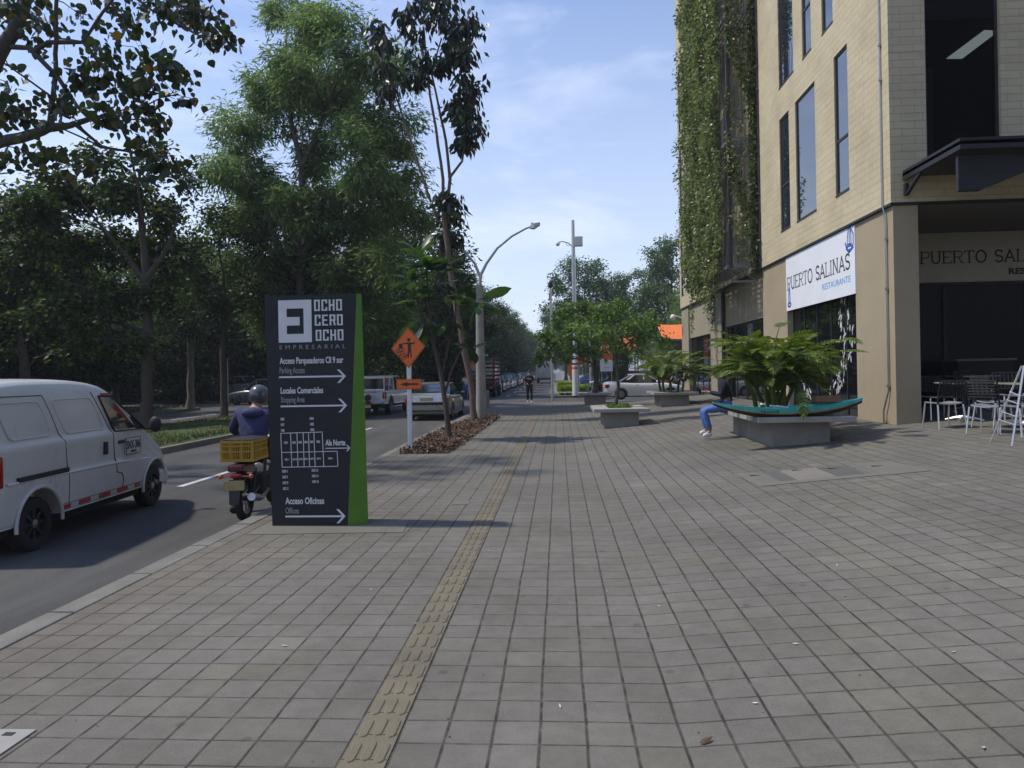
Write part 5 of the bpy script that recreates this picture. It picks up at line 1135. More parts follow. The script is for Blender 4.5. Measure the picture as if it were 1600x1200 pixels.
def greenhouse(parent, base, roof, matl, pillars, glass='glass_car', bpil=None, roof_th=0.035):
    """base = (y_rear, y_front, halfwidth, z), roof likewise: glass body, painted roof and pillars"""
    br, bf, bw, bz = base; rr, rf, rw, rz = roof
    def ring(yr, yf, w, z, k=0.0): return [(-w, yr+0.06, z), (-w*0.9, yr, z), (w*0.9, yr, z), (w, yr+0.06, z), (w, yf-0.10, z), (w*0.82, yf, z), (-w*0.82, yf, z), (-w, yf-0.10, z)]
    b = MB(); b.loft([ring(br, bf, bw, bz), ring(rr, rf, rw, rz)]); b.build('window_glass', M[glass], parent, smooth=True)
    b = MB(); b.loft([ring(rr-0.02, rf+0.03, rw+0.012, rz-0.03), ring(rr, rf, rw+0.008, rz+roof_th*0.5), ring(rr+0.12, rf-0.14, rw-0.09, rz+roof_th), ring(rr+0.5, rf-0.5, rw-0.35, rz+roof_th+0.012)]); b.build('roof', matl, parent, smooth=True)
    for s in (-1, 1):
        for (y0, y1, w0) in pillars:
            b = MB()
            p0 = Vector((s*(bw+0.004), y0, bz-0.02)); p1 = Vector((s*(rw+0.004), y1, rz)); d = w0/2
            b.add([p0+Vector((0, -d, 0)), p0+Vector((0, d, 0)), p1+Vector((0, d*0.8, 0)), p1+Vector((0, -d*0.8, 0)), p0+Vector((-s*0.04, -d, 0)), p0+Vector((-s*0.04, d, 0)), p1+Vector((-s*0.04, d*0.8, 0)), p1+Vector((-s*0.04, -d*0.8, 0))],
                  [(0, 1, 2, 3), (7, 6, 5, 4), (0, 4, 5, 1), (2, 6, 7, 3), (1, 5, 6, 2), (3, 7, 4, 0)])
            b.build('pillar', matl, parent)
def lamp(parent, name, x0, x1, y0, y1, z0, z1, matl, bev=0.02):
    b = MB(); b.bx(x0, x1, y0, y1, z0, z1); return b.build(name, matl, parent, smooth=False, bevel=bev)
def sedan(label, paint, L_=4.5, W_=1.75, Ht=1.44, name='parked_car', hatch=False, detail=True, plate='plate_yellow', group=None):
    t = thing(name, label, 'car', group=group); w = W_/2; f = L_/2; z0 = 0.20
    st = [(-f, w*0.80, 0.36, 0.66, 0.80), (-f+0.06, w*0.90, 0.26, 0.74, 0.93), (-f+0.35, w*0.97, z0, 0.80, 0.99 if not hatch else 0.95), (-f+0.9, w, z0, 0.80, 0.97), (-0.5, w, z0-0.02, 0.78, 0.93), (0.5, w, z0-0.02, 0.77, 0.92),
          (f-1.35, w, z0, 0.76, 0.91), (f-0.75, w*0.99, z0, 0.70, 0.83), (f-0.25, w*0.93, 0.22, 0.62, 0.72), (f-0.05, w*0.82, 0.28, 0.56, 0.62), (f, w*0.70, 0.34, 0.50, 0.55)]
    ya, yb = -f+0.85, f-0.87
    body_shell('body', st, paint, t, [(ya, 0.31), (yb, 0.31)] if detail else (), 0.365, w)
    if hatch: greenhouse(t, (-f+0.12, f-1.15, w*0.90, 0.92), (-f+0.55, f-2.1, w*0.72, Ht-0.04), paint, [(-f+0.36, -f+0.70, 0.30), (-0.15, -0.15, 0.07), (f-1.33, f-2.22, 0.07)])
    else: greenhouse(t, (-f+0.62, f-1.15, w*0.90, 0.92), (-f+1.42, f-2.05, w*0.72, Ht-0.04), paint, [(-f+0.95, -f+1.62, 0.20), (-0.10, -0.10, 0.07), (f-1.33, f-2.17, 0.07)])
    for y in (ya, yb):
        for s in (-1, 1): wheel(t, s*(w-0.11), y, 0.31, 0.19, side=s)
    for s in (-1, 1):
        lamp(t, 'tail_light', s*w*0.55, s*w*0.93, -f-0.005, -f+0.22, 0.66, 0.86, M['red_lens'], 0.03)
        lamp(t, 'headlight', s*w*0.50, s*w*0.86, f-0.30, f-0.04, 0.56, 0.68, M['clear_lens'], 0.03)
        b = MB(); b.ell((s*(w+0.08), f-1.62, 0.98), (0.10, 0.06, 0.07), 10, 6); b.build('mirror', paint, t, smooth=True)
        if detail:
            b = MB()
            for y in (-0.55, 0.42): b.bx(s*(w-0.005), s*(w+0.025), y, y+0.17, 0.80, 0.825)
            b.build('door_handle', M['steel'], t)
    b = MB(); b.bx(-w*0.78, w*0.78, -f-0.012, -f+0.1, 0.34, 0.40); b.build('bumper_trim', M['black_plastic'], t)
    b = MB(); b.bx(-0.22, 0.22, -f-0.02, -f+0.02, 0.60, 0.74) if not hatch else b.bx(-0.22, 0.22, -f-0.02, -f+0.02, 0.50, 0.64); b.build('licence_plate', M[plate], t)
    b = MB(); b.bx(-0.45, 0.45, f-0.03, f+0.01, 0.38, 0.50); b.build('grille', M['black_plastic'], t)
    b = MB(); b.bx(-w*0.8, w*0.8, -f+0.4, f-0.4, 0.16, 0.24); b.build('underside', M['black'], t)
    return t
ZV = ZR
# --- white panel van, nearest vehicle
vo = on_z(62, 860, ZV); vf = on_z(238, 792, ZV); va = math.atan2(-(vf.x-vo.x), vf.y-vo.y)
van = thing('panel_van', 'white panel van with red tape along its sill and plate SNX-386 on its door', 'van', (vo.x, vo.y, ZV), va)
VW = 1.50                      # body width; the right side is local x = 0, the left side x = -VW
VPROF = [(0.30, -0.004), (0.50, 0.010), (0.74, 0.014), (0.79, -0.008), (1.0, 0.0), (1.11, 0.006), (1.18, -0.028), (1.40, -0.062), (1.60, -0.100), (1.75, -0.135)]
def vprof(z):
    for (za, xa), (zb_, xb) in zip(VPROF[:-1], VPROF[1:]):
        if z <= zb_: return xa + (xb-xa)*max(0.0, z-za)/(zb_-za)
    return VPROF[-1][1]
VTOP = [(-0.64, 1.46), (-0.60, 1.68), (-0.47, 1.785), (0.0, 1.82), (0.7, 1.82), (1.15, 1.795), (1.45, 1.745), (1.66, 1.66), (1.85, 1.53), (2.1, 1.335), (2.36, 1.135), (2.62, 1.01), (2.86, 0.86), (3.01, 0.68), (3.09, 0.54)]
VINS = {-0.64: 0.09, -0.60: 0.03, -0.47: 0.008, 2.36: 0.005, 2.62: 0.02, 2.86: 0.05, 3.01: 0.10, 3.09: 0.2}
def van_section(y, T, inset):
    zb = 0.32; s = [(-0.07, zb), (-0.012, zb+0.015), (vprof(zb+0.05), zb+0.05)]; nom = [0.50, 0.70, 0.745, 0.79, 0.90, 1.0, 1.11, 1.18, 1.30, 1.42, 1.52, 1.60]
    cap = T - 0.13; n_ = len(nom); zs = []
    for k, z in enumerate(nom): zs.append(min(z, 0.40 + (cap-0.40)*(k+1)/n_) if z > cap*0.98-0.0 or cap < 1.45 and z > 0.40+(cap-0.40)*(k+1)/n_ else z)
    s += [(vprof(z), z) for z in zs]
    xe = vprof(min(cap+0.03, 1.72)); s += [(xe-0.012, T-0.085), (xe-0.045, T-0.045), (xe-0.10, T-0.018), (-0.42, T), (-0.75, T+0.008)]
    s = [(x-inset, z) for x, z in s[:-1]] + [s[-1]]
    m_ = [(-VW-x, z) for x, z in s[:-1]][::-1]
    return [(x, y, z) for x, z in s + m_ + [(-VW*0.5, zb)]]
rings = [van_section(y, T, VINS.get(y, 0.0)) for y, T in VTOP]
vb = smooth_loft(rings, 4, 3).build('body', M['van_paint'], van, smooth=True)
c = MB()
for y, rr_ in ((0.0, 0.375), (2.58, 0.375)):
    for s in (0, 1): c.lathe([(rr_, 0), (rr_, 0.32)], TR(0.1 if s == 0 else -VW-0.1, y, 0.29) @ RY(R(-90) if s == 0 else R(90)), 40)
# cab window openings and wind screen recess
poly = [(1.30, 1.60), (1.62, 1.595), (2.26, 1.12), (1.53, 1.15)]
wd = MB(); wd.add([(0.2, y, z) for y, z in poly] + [(-VW-0.2, y, z) for y, z in poly], [(0, 1, 2, 3), (7, 6, 5, 4), (0, 4, 5, 1), (1, 5, 6, 2), (2, 6, 7, 3), (3, 7, 4, 0)])
co_ = c.build('cutter', None, van); wo_ = wd.build('cutter', None, van); bpy.context.view_layer.update()
boolean_cut(vb, co_); m2_ = vb.modifiers.new('d', 'BOOLEAN'); m2_.operation = 'DIFFERENCE'; m2_.object = wo_; m2_.solver = 'EXACT'
apply_mods(vb); bpy.data.objects.remove(co_); bpy.data.objects.remove(wo_)
for p in vb.data.polygons: p.use_smooth = True
try: vb.data.set_sharp_from_angle(angle=R(35))
except Exception: pass
# the cut leaves a tunnel through the cab: line it with dark trim, glass on both sides
def wx(z): return vprof(z) + 0.003
def side_poly(name, pts, matl, parent, off=0.0, th=0.006, rgt=True):
    b = MB(); n = len(pts); P0 = []; P1 = []
    for (y, z) in pts:
        x = vprof(z) + 0.003 + off
        if not rgt: x = -VW - x
        P0.append((x, y, z)); P1.append((x-th if rgt else x+th, y, z))
    b.add(P0+P1, [tuple(range(n)), tuple(range(2*n-1, n-1, -1))] + [(i, i+n, (i+1) % n+n, (i+1) % n) for i in range(n)])
    return b.build(name, matl, parent)
for rg_s in (True, False): side_poly('window', [(1.345, 1.575), (1.60, 1.575), (2.06, 1.15), (1.53, 1.16)], M['glass_car'], van, 0.003, rgt=rg_s)
b = MB()
def vtube(pts, r, n=5): b.tube([( (wx(z) if z > 1.13 else 0.014)+dx, y, z) for y, z, dx in pts], r, n)
vtube([(1.33, 1.595, 0.004), (1.62, 1.59, 0.004), (2.27, 1.12, 0.0), (1.53, 1.14, 0.004), (1.33, 1.595, 0.004)], 0.014)
b.build('window_seal', M['black_plastic'], van)
side_poly('window_corner', [(2.02, 1.30), (2.26, 1.125), (2.06, 1.13), (1.98, 1.30)], M['black_plastic'], van, 0.002)
# wind screen
b = MB(); b.add([(-0.22, 1.74, 1.632), (-VW+0.22, 1.74, 1.632), (-VW+0.16, 2.34, 1.172), (-0.16, 2.34, 1.172)], [(0, 3, 2, 1)]); b.build('windscreen', M['glass_car'], van)
# seats and steering wheel seen through the cab window
b = MB(); b.box((-0.4, 1.45, 1.05), (0.45, 0.14, 0.55)); b.box((-1.1, 1.45, 1.05), (0.45, 0.14, 0.55)); b.build('seat', M['black_cloth'], van, bevel=0.05)
def groove(pts, w=0.010, name='panel_gap', matl='seam'):
    for (p, q) in zip(pts[:-1], pts[1:]):
        dy, dz = q[0]-p[0], q[1]-p[1]; l = math.hypot(dy, dz); ny, nz = -dz/l*w/2, dy/l*w/2
        yield [(p[0]+ny, p[1]+nz), (q[0]+ny, q[1]+nz), (q[0]-ny, q[1]-nz), (p[0]-ny, p[1]-nz)]
def side_x(y, z): return vprof(z) + 0.002 - (max(0, y-2.4)*0.12)
gaps = MB()
def gap_path(pts, w=0.010):
    for p, q in zip(pts[:-1], pts[1:]):
        n = max(1, int(math.hypot(q[0]-p[0], q[1]-p[1])/0.05))
        for i in range(n):
            a = (p[0]+(q[0]-p[0])*i/n, p[1]+(q[1]-p[1])*i/n); c = (p[0]+(q[0]-p[0])*(i+1)/n, p[1]+(q[1]-p[1])*(i+1)/n)
            gaps.tube([(side_x(*a)-0.001, a[0], a[1]), (side_x(*c)-0.001, c[0], c[1])], w/2, 4)
gap_path([(0.25, 1.64), (0.34, 1.42), (0.41, 1.21), (0.48, 1.11), (0.53, 0.78), (0.52, 0.42)])
gap_path([(1.19, 1.65), (1.33, 1.40), (1.48, 1.11), (1.53, 0.75), (1.54, 0.62), (1.66, 0.59), (1.70, 0.50), (1.67, 0.40)], 0.013)
gap_path([(-0.55, 1.645), (0.25, 1.64)]); gap_path([(0.4, 0.415), (2.24, 0.405)], 0.008)
gaps.build('panel_gap', M['seam'], van)
M['shade_paint'] = M['van_paint']
def panel_rib(pts, r=0.009):
    b = MB(); b.tube([(side_x(*p)+0.0, p[0], p[1]) for p in pts+[pts[0]]], r, 6); b.build('panel_rib', M['van_paint'], van, smooth=True)
def rrect(y0, y1, z0, z1, sk=0.0, r=0.06):
    pts = []
    for (cy, cz, a0) in ((y1-r, z1-r, 0), (y0+r, z1-r, 90), (y0+r, z0+r, 180), (y1-r, z0+r, 270)):
        for k in range(5):
            a = R(a0+22.5*k); y = cy+r*math.cos(a); z = cz+r*math.sin(a); pts.append((y + sk*(z1-z)/(z1-z0), z))
    return pts
panel_rib(rrect(-0.52, 0.16, 1.20, 1.58, 0.13)); panel_rib(rrect(0.37, 1.15, 1.19, 1.585, 0.18))
b = MB(); b.tube([(0.004, -0.5, 0.765), (0.006, 0.5, 0.755), (0.006, 1.6, 0.735), (-0.005, 2.4, 0.70), (-0.05, 2.75, 0.68)], 0.018, 6); b.build('side_moulding', M['van_paint'], van, smooth=True)
b = MB(); b.bx(-0.01, 0.022, -0.33, 0.52, 0.765, 0.815); b.build('door_rail', M['black_plastic'], van)
b = MB(); b.bx(-0.01, 0.035, 1.26, 1.32, 0.87, 1.03); b.bx(0, 0.03, 1.60, 1.74, 0.975, 1.015); b.build('door_handle', M['black_plastic'], van, bevel=0.012)
b = MB(); b.bx(0, 0.020, 1.76, 2.14, 0.81, 1.03); pl = b.build('door_plate', M['van_paint'], van)
b = MB(); Mx = plane_mx((0.0215, 1.775, 0.885), (0, 1, 0), (0, 0, 1)); put_text(b, 'SNX-386', Mx, 0.105, 0.35, bold=0.02)
put_text(b, 'ENVIGADO', plane_mx((0.0215, 1.88, 0.835), (0, 1, 0), (0, 0, 1)), 0.028, 0.14)
for (a, c_, d, e) in ((1.76, 2.14, 0.81, 0.817), (1.76, 2.14, 1.023, 1.03), (1.76, 1.767, 0.817, 1.023), (2.133, 2.14, 0.817, 1.023)): b.bx(0.019, 0.0225, a, c_, d, e)
b.build('lettering', M['sign_black'], pl)
for (y0, y1) in ((0.40, 0.55), (0.72, 0.94), (1.14, 1.38), (1.56, 1.80), (2.00, 2.12)):
    b = MB(); b.bx(-0.01, 0.012, y0, y1, 0.355, 0.405); b.build('reflective_tape', M['red_tape'], van)
for (y0, y1) in ((-0.55, -0.42), (1.40, 1.60)): 
    z = 1.665 if y0 < 0 else 1.63; b = MB(); b.bx(-0.14, vprof(z-0.02)+0.004, y0, y1, z-0.05, z); b.build('reflective_tape', M['red_tape'], van)
b = MB(); b.bx(-0.10, 0.006, -0.64, -0.53, 0.74, 1.06); b.build('tail_light', M['red_lens'], van, bevel=0.02)
b = MB(); b.bx(-VW-0.006, -VW+0.10, -0.64, -0.53, 0.74, 1.06); b.build('tail_light', M['red_lens'], van, bevel=0.02)
for s in (0, 1):
    b = MB(); x = -0.16 if s == 0 else -VW+0.16; b.ell((x, 2.86, 0.66), (0.10, 0.08, 0.08), 12, 8); b.build('headlight', M['clear_lens'], van, smooth=True)
    sx_ = 1 if s == 0 else -1; x = 0.0 if s == 0 else -VW
    b = MB(); b.ell((x+sx_*0.13, 2.33, 1.17), (0.085, 0.05, 0.11), 12, 8); b.tube([(x-sx_*0.02, 2.26, 1.13), (x+sx_*0.1, 2.32, 1.12)], 0.022, 6); b.build('mirror', M['black_plastic'], van, smooth=True)
for (y) in (0.0, 2.58):
    wheel(van, -0.115, y, 0.285, 0.17, M['rim_dark'], 8, 1); wheel(van, -VW+0.115, y, 0.285, 0.17, M['rim_dark'], 8, -1)
for y in (0.0, 2.58):
    b = MB(); b.lathe([(0.045, 0.05), (0.045, 0.075), (0.02, 0.085)], TR(-0.115, y, 0.285) @ RY(R(90)), 14); b.build('hub_cap', M['steel'], van, smooth=True)
    b = MB(); n = 18                      # flared arch lip
    pts = [(0.014 - (0.0 if y+0.385*math.cos(math.pi*k/n) < 2.6 else (y+0.385*math.cos(math.pi*k/n)-2.6)*0.16), y+0.385*math.cos(math.pi*k/n*1.06-0.03*math.pi), 0.29+0.385*math.sin(math.pi*k/n*1.06-0.03*math.pi)) for k in range(n+1)]
    b.tube(pts, 0.02, 6); b.build('wheel_arch', M['van_paint'], van, smooth=True)
b = MB(); b.bx(-VW+0.1, -0.1, -0.5, 2.85, 0.22, 0.36); b.build('underside', M['black'], van)
b = MB(); b.bx(-VW+0.03, -0.03, 2.72, 3.06, 0.26, 0.50); b.build('bumper', M['van_paint'], van, bevel=0.05)
b = MB(); b.bx(-VW+0.03, -0.03, -0.70, -0.56, 0.34, 0.48); b.build('bumper', M['van_paint'], van, bevel=0.04)
b = MB(); b.add([(-0.12, -0.625, 1.50), (-VW+0.12, -0.625, 1.50), (-VW+0.06, -0.66, 1.12), (-0.06, -0.66, 1.12)], [(0, 1, 2, 3)]); b.build('rear_window', M['glass_car'], van)

# --- champagne sedan with its boot ajar
car = sedan('champagne sedan with its boot lid ajar, queued in the right lane', M['car_champagne'], 4.5, 1.75, 1.44, name='sedan')
p = on_z(668, 657.5, ZV); car.location = (p.x+0.02, p.y+2.15, ZV); car.rotation_euler = (0, 0, R(-0.5))
b = MB(); b.add([(-0.66, -2.30, 0.70), (0.66, -2.30, 0.70), (0.70, -2.24, 0.93), (0.68, -1.72, 1.03), (-0.68, -1.72, 1.03), (-0.70, -2.24, 0.93), (-0.6, -2.2, 0.68), (0.6, -2.2, 0.68)], [(0, 1, 2, 5), (5, 2, 3, 4), (0, 6, 7, 1), (1, 7, 3, 2), (0, 5, 4, 6)])
bl_ = b.build('boot_lid', M['car_silver'], car, bevel=0.02)
b = MB(); b.bx(-0.24, 0.24, -2.325, -2.30, 0.76, 0.87); b.build('licence_plate', M['plate_yellow'], bl_)
b = MB(); b.bx(-0.66, 0.66, -2.29, -2.2, 0.60, 0.685); b.build('boot_opening', M['black'], car)
for s in (-1, 1): lamp(car, 'tail_light', s*0.54, s*0.84, -2.27, -2.05, 0.64, 0.88, M['red_lens'], 0.04)
# --- white double cab pickup
def pickup(label, paint):
    t = thing('pickup_truck', label, 'pickup truck'); w = 0.90; f = 2.6
    st = [(-f, w*0.92, 0.52, 0.98, 1.06), (-f+0.05, w*0.96, 0.48, 1.0, 1.09), (-1.0, w, 0.44, 1.0, 1.09), (0.3, w, 0.42, 1.0, 1.08), (1.3, w, 0.44, 0.98, 1.07), (2.1, w*0.98, 0.46, 0.92, 1.02), (f-0.12, w*0.9, 0.46, 0.84, 0.92), (f, w*0.78, 0.5, 0.72, 0.80)]
    body_shell('body', st, paint, t, [(-1.62, 0.40), (1.68, 0.40)], 0.46, w, sub=1)
    greenhouse(t, (-0.92, 1.52, w*0.9, 1.06), (-0.62, 0.62, w*0.76, 1.70), paint, [(-0.80, -0.56, 0.16), (0.05, 0.02, 0.08), (1.36, 0.54, 0.08)])
    # canopy over the bed, with side windows
    b = MB(); b.bx(-w*0.88, w*0.88, -f+0.08, -0.98, 1.08, 1.62); b.build('canopy_glass', M['glass_car'], t, bevel=0.03)
    b = MB(); b.bx(-w*0.91, w*0.91, -f+0.04, -0.94, 1.60, 1.70)
    for y in (-f+0.05, -1.75, -1.02):
        for s in (-1, 1): b.box((s*w*0.885, y+0.03, 1.35), (0.05, 0.07, 0.54))
    b.bx(-w*0.90, w*0.90, -f+0.04, -f+0.09, 1.07, 1.16); b.build('canopy', paint, t, bevel=0.025)
    for y in (-1.62, 1.68):
        for s in (-1, 1): wheel(t, s*(w-0.13), y, 0.39, 0.25, side=s, spokes=6)
    for s in (-1, 1):
        lamp(t, 'tail_light', s*w*0.82, s*w*1.0, -f-0.01, -f+0.14, 0.74, 1.03, M['red_lens'], 0.02)
        b = MB(); b.ell((s*(w+0.12), 1.12, 1.18), (0.12, 0.07, 0.12), 10, 6); b.build('mirror', paint, t, smooth=True)
    b = MB(); b.bx(-w*0.86, w*0.86, -f-0.12, -f+0.05, 0.50, 0.64); b.build('bumper', M['steel'], t, bevel=0.03)
    b = MB(); b.bx(-0.26, 0.26, -f-0.02, -f+0.01, 0.78, 0.82); b.build('tailgate_handle', M['black_plastic'], t)
    b = MB(); b.bx(-w*0.8, w*0.8, -f+0.2, f-0.3, 0.34, 0.5); b.build('underside', M['black'], t)
    return t
pk = pickup('white double cab pickup truck with a glazed canopy in the left lane', M['car_white'])
p = on_z(612, 648, ZV); pk.location = (p.x-0.88, p.y+1.75, ZV); pk.rotation_euler = (0, 0, R(-1.0))
# --- stake truck
def stake_truck(label):
    t = thing('stake_truck', label, 'truck'); w = 1.05
    b = MB(); b.bx(-0.5, 0.5, -2.9, 3.0, 0.55, 0.80); b.bx(-w, w, -3.0, 1.3, 0.82, 0.98); b.build('chassis', M['black'], t)
    M['stake_red'] = mat('stake_red', (0.14, 0.012, 0.012), 0.5, dirt=0.3)
    for y in [-3.0+0.72*k for k in range(7)]:
        for s in (-1, 1): b = MB(); b.box((s*w, y, 1.85), (0.07, 0.07, 1.8)); b.build('stake', M['stake_red'], t)
    for k in range(6):
        z = 1.05+0.28*k; b = MB(); b.bx(-w-0.03, -w-0.005, -3.0, 1.35, z, z+0.14); b.bx(w+0.005, w+0.03, -3.0, 1.35, z, z+0.14)
        b.bx(-w+0.06, w-0.06, -3.03, -3.0, z, z+0.14); b.build('rail', M['stake_red'] if k == 0 else (M['car_dark'] if k == 5 else M['car_grey']), t)
    for s in (-1, 1): b = MB(); b.box((s*(w-0.05), -3.0, 1.9), (0.09, 0.09, 2.3)); b.build('stake', M['stake_red'], t)
    b = MB(); pts = [(-0.75, 2.05), (-0.75, 2.5), (-0.4, 2.6), (0.15, 2.5), (0.15, 2.05)]; b.prism([(x, z-2.0) for x, z in pts][::-1], 0, 0.02, plane_mx((0, -3.04, 2.0), (1, 0, 0), (0, 0, 1))); b.build('head_board', M['red_lens'], t)
    b = MB(); b.bx(-w+0.1, w-0.1, 1.35, 1.45, 0.9, 2.9); b.build('bulkhead', M['car_dark'], t)
    b = MB(); b.add([(-1.0, 1.55, 0.75), (1.0, 1.55, 0.75), (1.0, 3.2, 0.75), (-1.0, 3.2, 0.75), (-0.92, 1.6, 2.3), (0.92, 1.6, 2.3), (0.92, 2.75, 2.3), (-0.92, 2.75, 2.3)], [(0, 3, 2, 1), (4, 5, 6, 7), (0, 1, 5, 4), (1, 2, 6, 5), (2, 3, 7, 6), (3, 0, 4, 7)]); b.build('cab', M['car_white'], t, bevel=0.08)
    b = MB(); b.add([(0.985, 1.85, 1.5), (0.975, 2.7, 1.5), (0.95, 2.6, 2.05), (0.95, 1.85, 2.05)], [(0, 1, 2, 3)]); b.build('cab_window', M['glass_car'], t)
    for y in (-1.9, 2.3):
        for s in (-1, 1): wheel(t, s*0.92, y, 0.42, 0.28, side=s, spokes=6)
    b = MB(); b.bx(-0.9, 0.9, -3.1, -3.0, 0.62, 0.80); b.build('bumper', M['black_plastic'], t)
    b = MB(); b.bx(-0.25, 0.25, -3.12, -3.1, 0.62, 0.76); b.build('licence_plate', M['plate_yellow'], t)
    b = MB(); b.bx(-0.3, 0.55, -3.0, -2.2, 2.95, 3.02); b.build('roof_board', M['letter_white'], t)
    for s in (-1, 1): lamp(t, 'tail_light', s*0.7, s*0.95, -3.13, -3.08, 0.64, 0.76, M['red_lens'], 0.01)
    return t
tk = stake_truck('dark red and white stake sided truck parked at the kerb beyond the crossing')
tk.location = (-5.55, 53.4, ZV)
# --- row of parked cars receding on the left of the street
C1 = sedan('', M['car_dark'], 4.3, 1.72, 1.5, hatch=True, detail=False); C2 = sedan('', M['car_silver'], 4.4, 1.74, 1.46, detail=False)
C3 = sedan('', M['car_grey'], 4.2, 1.75, 1.62, hatch=True, detail=False); C4 = sedan('', M['car_white'], 4.4, 1.74, 1.46, detail=False)
grp = 'cars parked nose to tail down the left side of the street'
seq = [(C1, 'dark hatchback parked directly behind the stake truck', 59.5), (C1, 'second dark car in the row past the stake truck', 65.0), (C1, 'third dark car in the row past the stake truck', 70.5), (C2, 'silver sedan, the first pale car in the parked row', 76.5), (C3, 'tall grey hatchback behind the silver sedan', 82.5),
       (C1, 'dark car between the tall grey hatchback and the white sedan', 88.5), (C4, 'white sedan standing out among dark cars far down the parked row', 97)]
for i, (P_, lb, y) in enumerate(seq):
    o = P_ if lb in ('dark hatchback parked directly behind the stake truck', 'silver sedan, the first pale car in the parked row', 'tall grey hatchback behind the silver sedan', 'white sedan standing out among dark cars far down the parked row') else copy_tree(P_)
    o.location = (-5.65+0.1*math.sin(i*3), y, ZV); o.rotation_euler = (0, 0, 0); o['label'] = lb; o['group'] = grp
for i in range(12):
    o = copy_tree([C1, C3, C2, C1, C4, C3][i % 6]); o.location = (-5.6 + (0.1 if i % 2 else -0.1), 104+i*6.6, ZV); o['label'] = 'tiny far away car at the distant end of the parked row'; o['group'] = 'tiny far cars at the end of the street'
# far box lorry and vehicles at the end of the street
t = thing('box_lorry', 'pale grey box lorry far down the street on the right of the road', 'lorry', (-2.1, 108, ZV)); b = MB(); b.bx(-1.2, 1.2, -3, 3, 0.8, 3.2); b.build('box', M['car_silver'], t, bevel=0.04); b = MB(); b.bx(-1.1, 1.1, 3.1, 4.8, 0.6, 2.4); b.build('cab', M['car_white'], t, bevel=0.1)
for y in (-2, 3.8):
    for s in (-1, 1): wheel(t, s*1.0, y, 0.45, 0.3, side=s)
b = MB(); b.bx(-1.0, 1.0, -3.08, -3.0, 0.5, 0.7); b.build('bumper', M['black'], t)
# --- white sedan on the side street, rear towards the left
ws = sedan('white sedan crossing on the side street behind the planters', M['car_white'], 4.45, 1.75, 1.42, name='sedan', plate='plate_yellow')
ws.location = (4.75, 41.2, 0.0); ws.rotation_euler = (0, 0, R(-90+3))
# lot behind
for (P_, x, y, rz, lb) in ((C4, 9.5, 56, 80, 'white car in the lot behind the far corner column'), (C1, 4.6, 58, 95, 'dark car in the parking lot right of the banner sign')):
    o = copy_tree(P_); o.location = (x, y, 0.06); o.rotation_euler = (0, 0, R(rz)); o['label'] = lb
    if 'group' in o: del o['group']
rc = sedan('red car parked in the lot behind the white sedan', M['car_red'], 4.2, 1.72, 1.5, hatch=True, detail=False); rc.location = (6.3, 52.5, 0.06); rc.rotation_euler = (0, 0, R(-85))
bc = sedan('blue car parked in the lot left of the banner sign', M['car_blue'], 4.2, 1.72, 1.5, hatch=True, detail=False); bc.location = (2.7, 61.5, 0.06); bc.rotation_euler = (0, 0, R(80))
o = copy_tree(C2); o.location = (-22.4, 49.6, 0.25); o.rotation_euler = (0, 0, R(75)); o['label'] = 'silver car under the trees left of the motorcyclist'; del o['group']
o = copy_tree(C3); o.location = (-19.0, 45.0, ZV); o.rotation_euler = (0, 0, R(80)); o['label'] = 'grey hatchback waiting on the opposite road, partly behind the totem sign'; del o['group']

